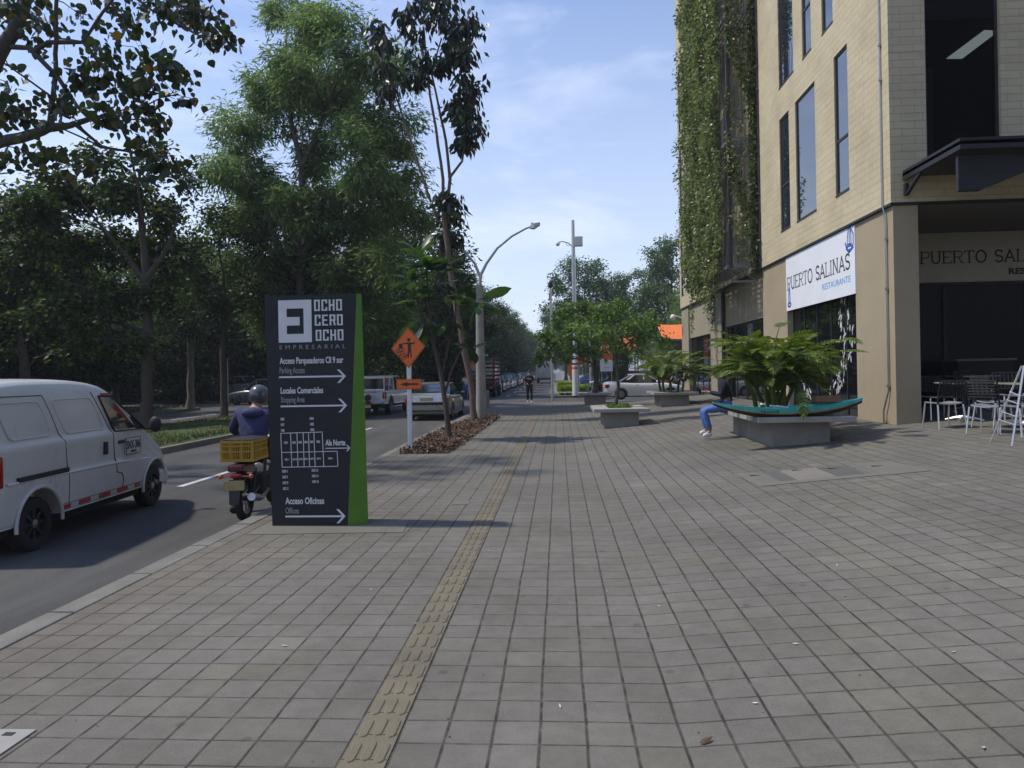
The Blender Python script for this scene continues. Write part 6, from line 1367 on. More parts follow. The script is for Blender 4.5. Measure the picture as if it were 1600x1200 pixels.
# ---------------------------------------------------------------- motorcycles
M['dark_red'] = mat('dark_red', (0.09, 0.01, 0.012), 0.35, coat=0.4)
def motorcycle(label, paint=None, rider_crate=False):
    t = thing('motorcycle', label, 'motorcycle'); paint = paint or M['black_plastic']
    for (y, r, w) in ((0, 0.30, 0.10), (1.28, 0.30, 0.085)):
        b = MB(); n = 30; mn = 8; vs = []; fs = []
        for i in range(n):
            a = 2*math.pi*i/n
            for k in range(mn):
                q = 2*math.pi*k/mn; rr_ = r-w/2 + w/2*math.cos(q); vs.append((w/2*math.sin(q), y+rr_*math.cos(a), r+rr_*math.sin(a)))
        for i in range(n):
            for k in range(mn): fs.append((i*mn+k, i*mn+(k+1) % mn, ((i+1) % n)*mn+(k+1) % mn, ((i+1) % n)*mn+k))
        b.add(vs, fs); wh = b.build('wheel', M['rubber'], t, smooth=True)
        b = MB()
        for k in range(16): a = math.pi*2*k/16; b.tube([(0.02*(-1)**k, y, r), (0, y+(r-w)*math.cos(a), r+(r-w)*math.sin(a))], 0.004, 4)
        b.lathe([(0.05, -0.05), (0.05, 0.05)], TR(0, y, r) @ RY(R(90)), 12); b.build('rim', M['rim_dark'], wh)
    b = MB(); b.tube([(0, 0.1, 0.62), (0, 0.35, 0.68), (0, 0.8, 0.72), (0, 1.0, 0.80)], 0.025, 8); b.tube([(0.08, 0, 0.30), (0.08, 0.35, 0.38)], 0.022, 6); b.tube([(-0.08, 0, 0.30), (-0.08, 0.35, 0.38)], 0.022, 6)
    b.tube([(0.10, 0.0, 0.32), (0.10, 0.12, 0.64)], 0.026, 8); b.tube([(-0.10, 0.0, 0.32), (-0.10, 0.12, 0.64)], 0.026, 8); b.tube([(0, 1.0, 0.8), (0, 0.85, 0.35), (0, 0.4, 0.28)], 0.022, 6); b.build('frame', M['dark_steel'], t, smooth=True)
    b = MB(); b.bx(-0.11, 0.11, 0.42, 0.78, 0.24, 0.52); b.lathe([(0.09, 0), (0.09, 0.22)], TR(-0.11, 0.66, 0.42) @ RY(R(90)), 14); b.build('engine', M['dark_steel'], t, bevel=0.03)
    b = MB(); b.ell((0, 0.78, 0.83), (0.14, 0.24, 0.12)); b.build('fuel_tank', paint, t, smooth=True)
    b = MB(); b.loft([[(-0.11, -0.12, 0.74), (0.11, -0.12, 0.74), (0.11, -0.12, 0.80), (-0.11, -0.12, 0.80)], [(-0.13, 0.2, 0.72), (0.13, 0.2, 0.72), (0.13, 0.2, 0.80), (-0.13, 0.2, 0.80)], [(-0.10, 0.58, 0.72), (0.10, 0.58, 0.72), (0.10, 0.58, 0.80), (-0.10, 0.58, 0.80)]]); b.build('seat', M['black_plastic'], t, bevel=0.03)
    b = MB(); b.loft([[(-0.10, -0.34, 0.66), (0.10, -0.34, 0.66), (0.09, -0.34, 0.74), (-0.09, -0.34, 0.74)], [(-0.12, 0.1, 0.60), (0.12, 0.1, 0.60), (0.11, 0.1, 0.72), (-0.11, 0.1, 0.72)]]); b.build('tail_fairing', M['dark_red'], t, bevel=0.02)
    b = MB(); b.bx(-0.06, 0.06, -0.36, -0.30, 0.585, 0.635); b.build('tail_light', M['red_lens'], t, bevel=0.015)
    b = MB(); b.prism([(-0.055, 0), (0.055, 0), (0.075, 0.30), (-0.075, 0.30)], 0, 0.012, Matrix.Translation((0, -0.40, 0.27)) @ RX(R(78))); b.tube([(0, -0.05, 0.62), (0, -0.30, 0.58)], 0.05, 6); b.build('mudguard', M['black_plastic'], t)
    b = MB(); b.box((0, -0.395, 0.50), (0.24, 0.008, 0.115)); pp = b.build('licence_plate', M['plate_yellow'], t)
    for s in (-1, 1):
        b = MB(); b.tube([(s*0.05, -0.30, 0.60), (s*0.16, -0.32, 0.60)], 0.01, 5); b.ell((s*0.18, -0.32, 0.60), 0.03, 8, 6); b.build('indicator', M['orange_lens'], t, smooth=True)
        b = MB(); b.tube([(s*0.08, 1.28, 0.30), (s*0.08, 1.0, 0.92)], 0.02, 8); b.build('fork', M['steel'], t, smooth=True)
        b = MB(); b.tube([(0, 0.98, 1.0), (s*0.18, 0.97, 1.04), (s*0.36, 0.86, 1.02)], 0.013, 6); b.build('handlebar', M['dark_steel'], t)
        b = MB(); b.tube([(s*0.25, 0.93, 1.03), (s*0.34, 0.98, 1.2)], 0.006, 5); b.ell((s*0.36, 0.98, 1.24), (0.06, 0.015, 0.04), 10, 6); b.build('mirror', M['black_plastic'], t, smooth=True)
    b = MB(); b.ell((0, 1.12, 0.90), (0.09, 0.08, 0.09)); b.build('headlight', M['clear_lens'], t, smooth=True)
    b = MB(); b.tube([(0.12, 0.62, 0.30), (0.14, 0.3, 0.24), (0.15, 0.1, 0.27), (0.16, -0.25, 0.34)], [0.02, 0.025, 0.045, 0.05], 10); b.build('exhaust', M['steel'], t, smooth=True)
    b = MB(); b.tube([(0, 1.28+0.31*math.cos(a), 0.30+0.31*math.sin(a)) for a in [R(20+14*k) for k in range(10)]], 0.035, 6); b.build('mudguard', paint, t, smooth=True)
    return t
mo = motorcycle('black motorcycle carrying a yellow crate, stopped at the kerb behind the totem sign', M['black_plastic'])
p = on_z(374, 815, ZV); mo.location = (p.x+0.05, p.y+0.05, ZV); mo.rotation_euler = (0, 0, R(7)); MOTO = mo.matrix_basis.copy()
m2 = motorcycle('dark parked motorcycle on the road behind the right edge of the totem sign'); p = on_z(577, 654, ZV); m2.location = (p.x-0.1, p.y+0.2, ZV); m2.rotation_euler = (0, 0, R(14))
m3 = copy_tree(m2, (2.5, 45.2, 0.0), R(150), 'motorcycle parked beyond the side street, left of the white sedan')
m4 = copy_tree(m2, (3.1, 46.0, 0.0), R(120), 'second motorcycle parked beside another one behind the planter tree trunk')
# crate on the rack
cr_t = thing('plastic_crate', 'yellow slatted plastic crate with a folded black cover on the motorcycle rack', 'crate'); Cm = TR(0, 0, 0)
cw, cl, ch = 0.40, 0.52, 0.26; b = MB()
for (xa, xb, ya, yb) in ((-cw/2, cw/2, -cl/2, -cl/2+0.012), (-cw/2, cw/2, cl/2-0.012, cl/2), (-cw/2, -cw/2+0.012, -cl/2+0.012, cl/2-0.012), (cw/2-0.012, cw/2, -cl/2+0.012, cl/2-0.012)):
    for (z0, z1) in ((0, 0.035), (0.115, 0.135), (0.185, 0.20), (ch-0.03, ch)): b.bx(xa-0.006, xb+0.006, ya-0.006, yb+0.006, z0, z1)
    alongx = (xb-xa) > (yb-ya); n_ = 17 if alongx else 21
    for k in range(n_+1):
        w_ = 0.013 if k in (0, n_, 5, 11) else 0.005
        if alongx: u = xa+0.01+(xb-xa-0.02)*k/n_; b.bx(u-w_, u+w_, ya, yb, 0.03, ch-0.02)
        else: u = ya+0.01+(yb-ya-0.02)*k/n_; b.bx(xa, xb, u-w_, u+w_, 0.03, ch-0.02)
b.bx(-cw/2+0.01, cw/2-0.01, -cl/2+0.01, cl/2-0.01, 0.0, 0.012); b.build('body', M['crate_yellow'], cr_t)
b = MB(); rnd = random.Random(2); vs = []
for j in range(7):
    for i in range(6): vs.append((-cw/2-0.01+(cw+0.02)*i/5, -cl/2-0.01+(cl+0.02)*j/6, ch+0.004+rnd.uniform(0.004, 0.035)*(1 if 0 < i < 5 and 0 < j < 6 else 0.2)))
b.add(vs, [(j*6+i, j*6+i+1, (j+1)*6+i+1, (j+1)*6+i) for j in range(6) for i in range(5)]); b.build('cover', M['black_cloth'], cr_t, smooth=True, sub=1)
p = on_y(384, 728, 8.85); cr_t.location = (p.x-0.03, p.y+0.05, 0.63); cr_t.rotation_euler = (0, 0, R(3))
# ================================================================ TOTEM SIGN
tl = on_z(425.6, 821.8); TY = tl.y - 0.02
tt = thing('totem_sign', 'tall tapered black wayfinding totem with a green edge and white text OCHO CERO OCHO', 'sign', (-2.8, TY+0.15, 0)); TO = tt.location.copy()
def ty(px, py): return on_y(px, py, TY)
P1 = ty(425.6, 821.8); P2 = ty(543.4, 819.6); P4 = ty(413, 462.5); P5 = ty(557, 460.5); P1.z = P2.z = 0.0; P5.z = P4.z
G1 = on_y(575.5, 817, TY+0.09); G1.z = 0; G2 = on_y(565, 461.5, TY+0.04); G2.z = P4.z
dpt = 0.34
def TLc(p): return (p.x-TO.x, p.y-TO.y, p.z-TO.z)
b = MB(); B1 = P1+Vector((0.03, dpt, 0)); B4 = P4+Vector((0.03, dpt*0.8, 0)); GB1 = G1+Vector((-0.12, dpt-0.05, 0)); GB2 = G2+Vector((-0.12, dpt*0.75, 0))
b.add([TLc(q) for q in (P1, P2, G1, GB1, B1, P4, P5, G2, GB2, B4)], [(0, 1, 6, 5), (4, 9, 8, 3), (0, 5, 9, 4), (5, 6, 7, 8, 9), (0, 4, 3, 2, 1), (2, 3, 8, 7)]); b.build('body', M['panel_black'], tt)
b = MB(); b.add([TLc(q) for q in (P2, G1, G2, P5)], [(0, 1, 2, 3)]); b.build('green_face', M['panel_green'], tt)
TYF = TY - 0.001
def tp(px, py): p = on_y(px, py, TYF); return p
def TB(mb, name, matl, par=tt):
    mb.v = [(v[0]-TO.x, v[1]-TO.y, v[2]-TO.z) for v in mb.v]; return mb.build(name, matl, par)
EX = plane_mx((0, TYF, 0), (1, 0, 0), (0, 0, 1))      # local x = world x, local y = world z, normal -Y
b = MB()
def rect(mb, xa, xb, za, zb, d=0.002): mb.prism([(xa, za), (xb, za), (xb, zb), (xa, zb)], 0, d, EX)
a = tp(434.5, 469.5); c = tp(487.5, 534.5); x0, x1, z1, z0 = a.x, c.x, a.z, c.z; w = x1-x0; h = z1-z0
# square emblem: frame with an inward bar
def er(u0, u1, v0, v1): rect(b, x0+w*u0, x0+w*u1, z0+h*v0, z0+h*v1)
er(0, 1, 0.80, 1); er(0, 1, 0, 0.20); er(0, 0.25, 0.20, 0.80); er(0.76, 1, 0.20, 0.80); er(0.25, 0.64, 0.40, 0.60)
TB(b, 'emblem', M['letter_white'])
BLOCK = {'O': [(0,1,0,.13),(0,1,.87,1),(0,.3,.13,.87),(.7,1,.13,.87)], 'C': [(0,1,0,.13),(0,1,.87,1),(0,.3,.13,.87),(.7,1,.13,.33),(.7,1,.67,.87)], 'H': [(0,.3,0,1),(.7,1,0,1),(.3,.7,.43,.57)],
         'E': [(0,.3,0,1),(.3,1,0,.13),(.3,1,.87,1),(.3,.85,.43,.57)], 'R': [(0,.3,0,1),(.3,1,.87,1),(.7,1,.55,.87),(.3,1,.42,.55),(.62,.92,.2,.42),(.72,1.02,0,.22)]}
b = MB()
for word, ya, yb, xa, xb in (('OCHO', 468, 486, 491, 536.6), ('CERO', 491.5, 509, 492, 538), ('OCHO', 515, 532.5, 493.5, 539)):
    A = tp(xa, yb); B_ = tp(xb, ya); lw = (B_.x-A.x)/4.0; gp_ = lw*0.22; hh = B_.z-A.z+0.004
    for k, ch_ in enumerate(word):
        for (u0, u1, v0, v1) in BLOCK[ch_]: rect(b, A.x+k*lw+(lw-gp_)*u0, A.x+k*lw+(lw-gp_)*u1, A.z+hh*v0, A.z+hh*v1)
TB(b, 'lettering', M['letter_white'])
def tline(txt, px0, py0, px1, hpx, matl, bold=0.03, spacing=1.0, nm='lettering'):
    A = tp(px0, py0); B_ = tp(px1, py0); hh = hpx/FPX*(A-CAM).dot(FW); b = MB()
    put_text(b, txt, plane_mx((A.x, TYF, A.z), (1, 0, 0), (0, 0, 1)), hh, B_.x-A.x, bold=bold, spacing=spacing); TB(b, nm, matl)
tline('EMPRESARIAL', 437, 546, 540, 6.4, M['letter_grey'], 0.0, 1.75)
tline('Acceso Parqueaderos Cll 9 sur', 437, 568.5, 536.5, 9.5, M['letter_white'], 0.035)
tline('Parking Access', 437, 583.5, 476, 9.5, M['letter_grey'], 0.01)
tline('Locales Comerciales', 438.5, 615, 505, 9.5, M['letter_white'], 0.035)
tline('Shopping Area', 439, 629, 476, 9.0, M['letter_grey'], 0.01)
tline('Ala Norte', 508.5, 696, 539.5, 9.0, M['letter_white'], 0.04)
tline('Acceso Oficinas', 446, 787.5, 506.5, 10, M['letter_white'], 0.035)
tline('Offices', 446, 802.5, 467, 9.5, M['letter_grey'], 0.01)
def arrow(xa, ya, xb, t_, hs):
    A = tp(xa, ya); B_ = tp(xb, ya); b = MB(); s_ = (A-CAM).dot(FW)/FPX; z = A.z; t_ *= s_; hs *= s_; X = B_.x
    b.prism([(A.x, z-t_/2), (X-t_*0.7, z-t_/2), (X-t_*0.7, z+t_/2), (A.x, z+t_/2)], 0, 0.002, EX)
    b.prism([(X, z), (X-hs*0.95, z+hs), (X-hs*0.95-t_*1.5, z+hs), (X-t_*1.5, z)], 0, 0.0024, EX)
    b.prism([(X, z), (X-t_*1.5, z), (X-hs*0.95-t_*1.5, z-hs), (X-hs*0.95, z-hs)], 0, 0.0028, EX); TB(b, 'arrow', M['letter_white'])
arrow(436, 589.5, 540.5, 2.6, 10.5); arrow(438.5, 635, 542.5, 2.6, 10.5); arrow(446, 807, 540, 2.8, 11); arrow(508.5, 700.5, 547.5, 1.4, 5)
b = MB()
def ln(xa, ya, xb, yb, t_=1.1):
    A = tp(xa, ya); B_ = tp(xb, yb); s_ = (A-CAM).dot(FW)/FPX*t_; stroke(b, [(A.x, A.z), (B_.x, B_.z)], s_, EX, 0.0018)
ln(438.5, 677, 503.8, 675); ln(440, 707, 527, 705); ln(441, 730, 528, 728.5)
for xa, xb in ((438.7, 441), (454, 456), (464, 465.7), (473.7, 475.3), (482, 483.8), (490.5, 492.5), (503.6, 506)): ln(xa, 677, xb, 729.5)
ln(526.8, 705, 528, 728.5); TB(b, 'floor_plan', M['letter_white'])
b = MB()
def mini(txt, px, py, wpx, hpx=4.2):
    A = tp(px, py); B_ = tp(px+wpx, py); hh = hpx/FPX*(A-CAM).dot(FW); put_text(b, txt, plane_mx((A.x, TYF, A.z), (1, 0, 0), (0, 0, 1)), hh, B_.x-A.x, bold=0.03, extr=0.001)
for k, (s1, s2) in enumerate((('1008', '1004'), ('1007', '1005'), ('1005', '1006'))): mini(s1, 438.5+0.3*k, 657+8.8*k, 5.5); mini(s2, 484+0.5*k, 656+8.8*k, 6)
for k, s1 in enumerate(('1001', '1002', '1003', '1004', '1005', '1006')): mini(s1, (444, 456.5, 466, 475, 484, 494.5)[k], 693.5-0.3*k, 5.5, 3.8)
for k, s1 in enumerate(('1007-1', '1007-2', '1007-3', '1007-4', '1007-5', '1007-6', '1007-8')): mini(s1, (445, 457.5, 467, 475.5, 484.5, 495, 513)[k], 719.5-0.3*k, 6.5, 3.0)
for k, s1 in enumerate(('1007-1', '1007-7', '1007-9', '1007-12')): mini(s1, 441+0.4*k, 738.5+9*k, 8.5)
for k, s1 in enumerate(('1007-13', '1007-14', '1007-15')): mini(s1, 487+0.5*k, 737+8.8*k, 10)
TB(b, 'lettering', M['letter_white'])

# ================================================================ WORK SIGN on its white post
ws_ = thing('work_sign', 'orange diamond flagger work sign and orange arrow plate on a square white post', 'road sign', on_z(641.5, 703.5)); wo_ = ws_.location.copy()
def WS(mb, name, matl, par=ws_, **k): mb.v = [(v[0]-wo_.x, v[1]-wo_.y, v[2]-wo_.z) for v in mb.v]; return mb.build(name, matl, par, **k)
YS = wo_.y; top = on_y(638, 512, YS).z
b = MB(); b.bx(wo_.x-0.045, wo_.x+0.045, YS-0.045, YS+0.045, 0, top-0.25); WS(b, 'post', M['paint_white'], bevel=0.006)
b = MB(); b.box((wo_.x, YS, 0.03), (0.12, 0.12, 0.06)); WS(b, 'base', M['paint_white'])
yf = YS-0.055; L0, R0, T0, B0 = on_y(611, 545, yf), on_y(664.5, 541, yf), on_y(637, 511.5, yf), on_y(638.5, 575.5, yf)
def dia(sc, d0, d1, name, matl):
    cx_ = (L0.x+R0.x)/2; cz_ = (T0.z+B0.z)/2; b = MB(); b.prism([(cx_+(p.x-cx_)*sc, cz_+(p.z-cz_)*sc) for p in (L0, B0, R0, T0)], d0, d1, plane_mx((0, yf, 0), (1, 0, 0), (0, 0, 1))); return WS(b, name, matl)
dia(1.0, -0.003, 0.0, 'diamond_panel', M['orange_sign']); dia(0.955, 0.0003, 0.0008, 'border', M['sign_black']); dia(0.925, 0.0011, 0.0016, 'inner_face', M['orange_sign'])
PX_ = plane_mx((0, yf-0.0018, 0), (1, 0, 0), (0, 0, 1)); b = MB(); s_ = (L0-CAM).dot(FW)/FPX
def sy(zx, zy): p = on_y(605+zx/10, 500+zy/10, yf); return (p.x, p.z)
c_ = sy(337, 308); b.prism([(c_[0]+2.6*s_*math.cos(q), c_[1]+2.8*s_*math.sin(q)) for q in [2*math.pi*k/14 for k in range(14)]], 0, 0.001, PX_)
def poly(pts, d=0.001): b.prism([sy(*q) for q in pts][::-1], 0, d, PX_)
poly([(320, 350), (375, 350), (372, 400), (385, 600), (368, 590), (352, 475), (338, 595), (318, 580), (322, 430)])
poly([(212, 372), (320, 350), (320, 376), (212, 384)], 0.0013); poly([(372, 352), (412, 356), (424, 330), (434, 334), (424, 380), (372, 378)], 0.0013); poly([(182, 372), (238, 372), (242, 440), (186, 440)], 0.0016)
rnd = random.Random(3)
for k in range(9):
    cx_, cy_ = [(165, 480), (205, 470), (250, 465), (180, 530), (225, 520), (280, 545), (215, 580), (255, 600), (300, 570)][k]; a0 = rnd.uniform(0, 6); pts = [sy(cx_+rnd.uniform(20, 30)*math.cos(a0+q*0.9), cy_+rnd.uniform(20, 30)*math.sin(a0+q*0.9)) for q in range(8)]
    stroke(b, pts, 0.8*s_, PX_, 0.0008+0.0001*k)
WS(b, 'pictogram', M['sign_black'])
A, B_ = on_y(619.5, 608.5, yf), on_y(658.5, 592, yf); b = MB(); b.bx(A.x, B_.x, yf, yf+0.004, A.z, B_.z); ap = WS(b, 'arrow_plate', M['orange_sign'])
b = MB(); t_ = 0.4*s_; mx, mz = 0.6*s_, 0.6*s_
for (xa, xb, za, zb) in ((A.x+mx, B_.x-mx, A.z+mz, A.z+mz+t_), (A.x+mx, B_.x-mx, B_.z-mz-t_, B_.z-mz), (A.x+mx, A.x+mx+t_, A.z+mz+t_, B_.z-mz-t_), (B_.x-mx-t_, B_.x-mx, A.z+mz+t_, B_.z-mz-t_)): b.bx(xa, xb, yf-0.001, yf, za, zb)
cz = (A.z+B_.z)/2; xa, xb = A.x+5.5*s_, B_.x-5*s_
b.prism([(xa, cz), (xa+12*s_, cz-3.6*s_), (xa+12*s_, cz-1.5*s_), (xb, cz-1.5*s_), (xb, cz+1.5*s_), (xa+12*s_, cz+1.5*s_), (xa+12*s_, cz+3.6*s_)], 0, 0.001, plane_mx((0, yf, 0), (1, 0, 0), (0, 0, 1)))
WS(b, 'arrow', M['sign_black'])

# ================================================================ POLES AND SMALL SIGNS
lp = on_z(752.5, 657); 
t = thing('street_lamp', 'tapered concrete street lamp with two curved steel arms rising from the mulch bed', 'street lamp', lp); lo = lp.copy()
def at_(px, py, Y, o): p = on_y(px, py, Y); return (p.x-o.x, p.y-o.y, p.z-o.z)
zt = on_y(752, 445, lp.y).z
b = MB(); b.lathe([(0.19, 0), (0.175, 1.0), (0.145, zt*0.6), (0.115, zt)], None, 20); b.build('post', M['concrete_light'], t, smooth=True)
b = MB(); b.tube([(0, 0, zt-0.3), at_(751, 430, lp.y, lo), at_(760, 412, lp.y, lo), at_(777, 388, lp.y, lo), at_(800, 369, lp.y, lo), at_(822, 357, lp.y, lo), at_(832, 353.5, lp.y, lo)], [0.06, 0.055, 0.045, 0.04, 0.035, 0.03, 0.03], 8)
b.tube([at_(751, 434, lp.y, lo), at_(742, 412, lp.y, lo), at_(725, 392, lp.y, lo), at_(706, 377, lp.y, lo), at_(690, 368, lp.y, lo)], [0.05, 0.045, 0.04, 0.032, 0.03], 8); b.build('arm', M['steel'], t, smooth=True)
p1 = Vector(at_(828, 355.5, lp.y, lo)); p2 = Vector(at_(844, 350, lp.y, lo)); d_ = (p2-p1)
b = MB(); b.loft([[(p1.x+dx, p1.y+dy, p1.z+dz) for dx, dy, dz in ((0, -0.08, -0.04), (0, 0.08, -0.04), (0, 0.08, 0.06), (0, -0.08, 0.06))], [(p1.x+d_.x*0.4, p1.y+s*0.13, p1.z+d_.z*0.4+z) for s, z in ((-1, -0.1), (1, -0.1), (1, 0.08), (-1, 0.08))], [(p2.x, p2.y+s*0.08, p2.z+z) for s, z in ((-1, -0.04), (1, -0.04), (1, 0.05), (-1, 0.05))]])
b.tube([(p1.x+0.08, p1.y, p1.z+0.08), (p1.x+0.08, p1.y, p1.z+0.17)], 0.04, 8); b.build('lamp_head', M['alu'], t, bevel=0.02)
p1 = Vector(at_(690, 368, lp.y, lo)); b = MB(); b.ell((p1.x-0.15, p1.y, p1.z+0.03), (0.24, 0.12, 0.08)); b.build('lamp_head', M['alu'], t, smooth=True)
# stub concrete pillar behind
p = on_z(762, 636); t = thing('concrete_bollard', 'short square concrete marker post behind the street lamp foot', 'bollard', p); b = MB(); b.loft([[(-0.09, -0.09, 0), (0.09, -0.09, 0), (0.09, 0.09, 0), (-0.09, 0.09, 0)], [(-0.07, -0.07, 0.78), (0.07, -0.07, 0.78), (0.07, 0.07, 0.78), (-0.07, 0.07, 0.78)]]); b.build('post', M['concrete'], t, bevel=0.01)
b = MB(); b.bx(-0.05, 0.05, -0.05, 0.05, 0.78, 0.80); b.build('cap', M['concrete_light'], t)
# camera pole
p = on_g(900, 618); p.z = 0.0; t = thing('camera_pole', 'tall pale pole with a dome camera arm and a white cabinet', 'pole', p); o = p.copy(); Yp = p.y
zt = on_y(896, 344, Yp).z; b = MB(); b.lathe([(0.23, 0), (0.22, 2.4), (0.16, 2.5), (0.145, 6.0), (0.11, zt)], None, 18); b.build('post', M['alu'], t, smooth=True)
b = MB(); b.lathe([(0.232, 0.0), (0.226, 2.0)], None, 18, cap=False); b.build('sleeve', M['paint_white'], t, smooth=True)
for z in (2.05, 2.4): b = MB(); b.lathe([(0.235, z), (0.235, z+0.1)], None, 18); b.build('band', M['sign_black'], t)
b = MB(); b.lathe([(0.228, 1.75), (0.228, 1.9)], None, 18); b.build('band', M['orange_sign'], t)
z1 = on_y(905, 377, Yp).z; b = MB(); b.bx(0.12, 0.62, -0.22, 0.22, z1-0.32, z1+0.30); b.build('cabinet', M['paint_white'], t, bevel=0.02); b = MB(); b.bx(0.05, 0.13, -0.05, 0.05, z1-0.2, z1+0.2); b.build('bracket', M['steel'], t)
b = MB(); b.tube([(0, 0, z1-0.42), (-0.3, 0, z1-0.1), (-0.7, 0, z1+0.02), (-1.0, 0, z1-0.02)], 0.035, 8); b.tube([(0, 0, z1-0.2), (-0.4, 0, z1-0.25), (-0.5, 0, z1-0.02)], 0.02, 6); b.build('arm', M['alu'], t, smooth=True)
b = MB(); b.ell((-1.02, 0, z1-0.14), 0.14); b.build('dome_camera', M['letter_white'], t, smooth=True)
# thin poles
def thin_pole(name, label, px, py, pytop, rad, head=True, arm=None, z=0.0, cat='pole'):
    p = on_z(px, py, z); t = thing(name, label, cat, p); zt = on_y(px, pytop, p.y).z - p.z
    b = MB(); b.tube([(0, 0, 0), (0, 0, zt)], [rad, rad*0.75], 12); b.build('post', M['alu'], t, smooth=True)
    if head: b = MB(); b.lathe([(0.03, zt-0.1), (0.13, zt-0.02), (0.15, zt+0.14), (0.09, zt+0.28), (0.02, zt+0.3)], None, 12); b.build('lamp_head', M['dark_steel'], t, smooth=True)
    return t, zt
t, zt = thin_pole('lamp_pole', 'slim grey pole with a dark lantern head at the end of the pavement', 863.5, 626, 448, 0.085)
b = MB(); b.bx(-0.10, -0.03, -0.04, 0.04, zt-0.75, zt-0.35); b.build('bracket', M['dark_steel'], t)
t, zt = thin_pole('flag_pole', 'thin white pole ringed with dark bands beside the farther planter tree', 923, 617, 500, 0.07, head=False)
for z in (1.9, 2.2, 2.5, 3.1): b = MB(); b.lathe([(0.076, z), (0.076, z+0.1)], None, 12); b.build('band', M['sign_black'], t)
t, zt = thin_pole('white_post', 'plain white post behind the white sedan boot', 966, 600, 552, 0.06, head=False)
b = MB(); b.bx(-0.09, 0.09, -0.09, 0.09, 0, 0.05); b.build('base', M['steel'], t)
t, zt = thin_pole('street_lamp', 'distant street lamp with a curved arm above the planter trees', 920, 592, 480, 0.08, head=False)
b = MB(); b.tube([(0, 0, zt), (0.1, 0, zt+0.7), (0.6, 0, zt+0.95), (1.8, 0, zt+0.8)], 0.05, 6); b.build('arm', M['steel'], t, smooth=True)
b = MB(); b.ell((2.0, 0, zt+0.78), (0.35, 0.15, 0.08)); b.build('lamp_head', M['alu'], t, smooth=True)
# speed sign and small orange sign beyond the cars
def small_sign(name, label, px, pybase, pyc, z, kind):
    p = on_z(px, pybase, z); t = thing(name, label, 'road sign', p); zc = on_y(px, pyc, p.y).z - z
    b = MB(); b.tube([(0, 0, 0), (0, 0, zc+0.1)], 0.035, 8); b.build('post', M['alu'], t)
    if kind == 30:
        for r_, d, m_ in ((0.30, 0, 'red_lens'), (0.235, 0.003, 'letter_white')):
            b = MB(); b.prism([(r_*math.cos(2*math.pi*k/24), r_*math.sin(2*math.pi*k/24)) for k in range(24)], d, d+0.002, plane_mx((0, -0.05, zc), (1, 0, 0), (0, 0, 1))); b.build('disc', M[m_], t)
        b = MB(); put_text(b, '30', plane_mx((0, -0.0562, zc-0.11), (1, 0, 0), (0, 0, 1)), 0.22, 0.30, align='c', bold=0.04); b.build('lettering', M['sign_black'], t)
    else:
        b = MB(); b.bx(-0.32, 0.32, -0.05, -0.04, zc-0.3, zc+0.3); b.build('panel', M['orange_sign'], t); b = MB(); b.prism([(-0.1, -0.18), (0.1, -0.18), (0.12, 0.05), (0, 0.2), (-0.12, 0.05)], 0, 0.002, plane_mx((0, -0.052, zc), (1, 0, 0), (0, 0, 1))); b.build('pictogram', M['sign_black'], t)
small_sign('speed_limit_sign', 'small round speed limit sign reading 30 peeping below the orange diamond', 624, 613, 566, 0.0, 30)
small_sign('distant_work_sign', 'small distant orange sign on a thin pole right of the diamond sign', 664.5, 609, 565.5, 0.0, 1)
t = thing('marker_post', 'thin pale post on the central reservation right of the slim trunk', 'post', on_z(353.5+3, 630, 0.1)); b = MB(); b.tube([(0, 0, 0), (0, 0, 2.6)], 0.03, 8); b.build('post', M['steel'], t); b = MB(); b.box((0, 0, 2.6), (0.1, 0.1, 0.06)); b.build('cap', M['steel'], t)
# orange work board, banner totem, green sign, orange tall marker beyond the crossing
def board(name, label, cat, px0, px1, py0, py1, Y, matl, base_z=0.0, th=0.08, feet=True):
    A = on_y(px0, py1, Y); B_ = on_y(px1, py0, Y); c = Vector(((A.x+B_.x)/2, Y, base_z)); t = thing(name, label, cat, c)
    b = MB(); b.bx(A.x-c.x, B_.x-c.x, 0, th, A.z-base_z, B_.z-base_z); b.build('panel', matl, t)
    if feet:
        for x in ((A.x-c.x)*0.8, (B_.x-c.x)*0.8): b = MB(); b.tube([(x, th/2, 0), (x, th/2, A.z-base_z)], 0.03, 6); b.build('post', M['steel'], t)
    return t, A.x-c.x, B_.x-c.x, A.z-base_z, B_.z-base_z
t, x0, x1, z0, z1 = board('work_board', 'small orange board with dark text on the camera pole side', 'sign', 902, 916, 554, 568, 46.3, M['orange_sign'])
b = MB()
for k in range(3): put_text(b, ('OBRA', 'EN LA', 'VIA')[k], plane_mx(((x0+x1)/2, -0.002, z1-0.2-0.17*k), (1, 0, 0), (0, 0, 1)), 0.10, 0.42, align='c', bold=0.05)
b.build('lettering', M['sign_black'], t)
t, x0, x1, z0, z1 = board('advertising_banner', 'tall banner sign, orange above and pale blue below, between the planter trees', 'banner', 938, 956.5, 531, 580.5, 50, M['banner_white'])
b = MB(); b.prism([(x0, z0+(z1-z0)*0.42), (x1, z0+(z1-z0)*0.35), (x1, z1), (x0+0.25, z1), (x0+0.1, z0+(z1-z0)*0.7), (x0, z0+(z1-z0)*0.6)], 0, 0.004, plane_mx((0, 0, 0), (1, 0, 0), (0, 0, 1))); b.build('orange_field', M['orange_sign'], t)
b = MB(); put_text(b, 'IC', plane_mx((0.02, -0.006, z0+(z1-z0)*0.76), (1, 0, 0), (0, 0, 1)), 0.34, 0.42, bold=0.05); put_text(b, 'AC', plane_mx((-0.12, -0.006, z0+(z1-z0)*0.56), (1, 0, 0), (0, 0, 1)), 0.30, 0.5, bold=0.05); b.build('lettering', M['letter_white'], t)
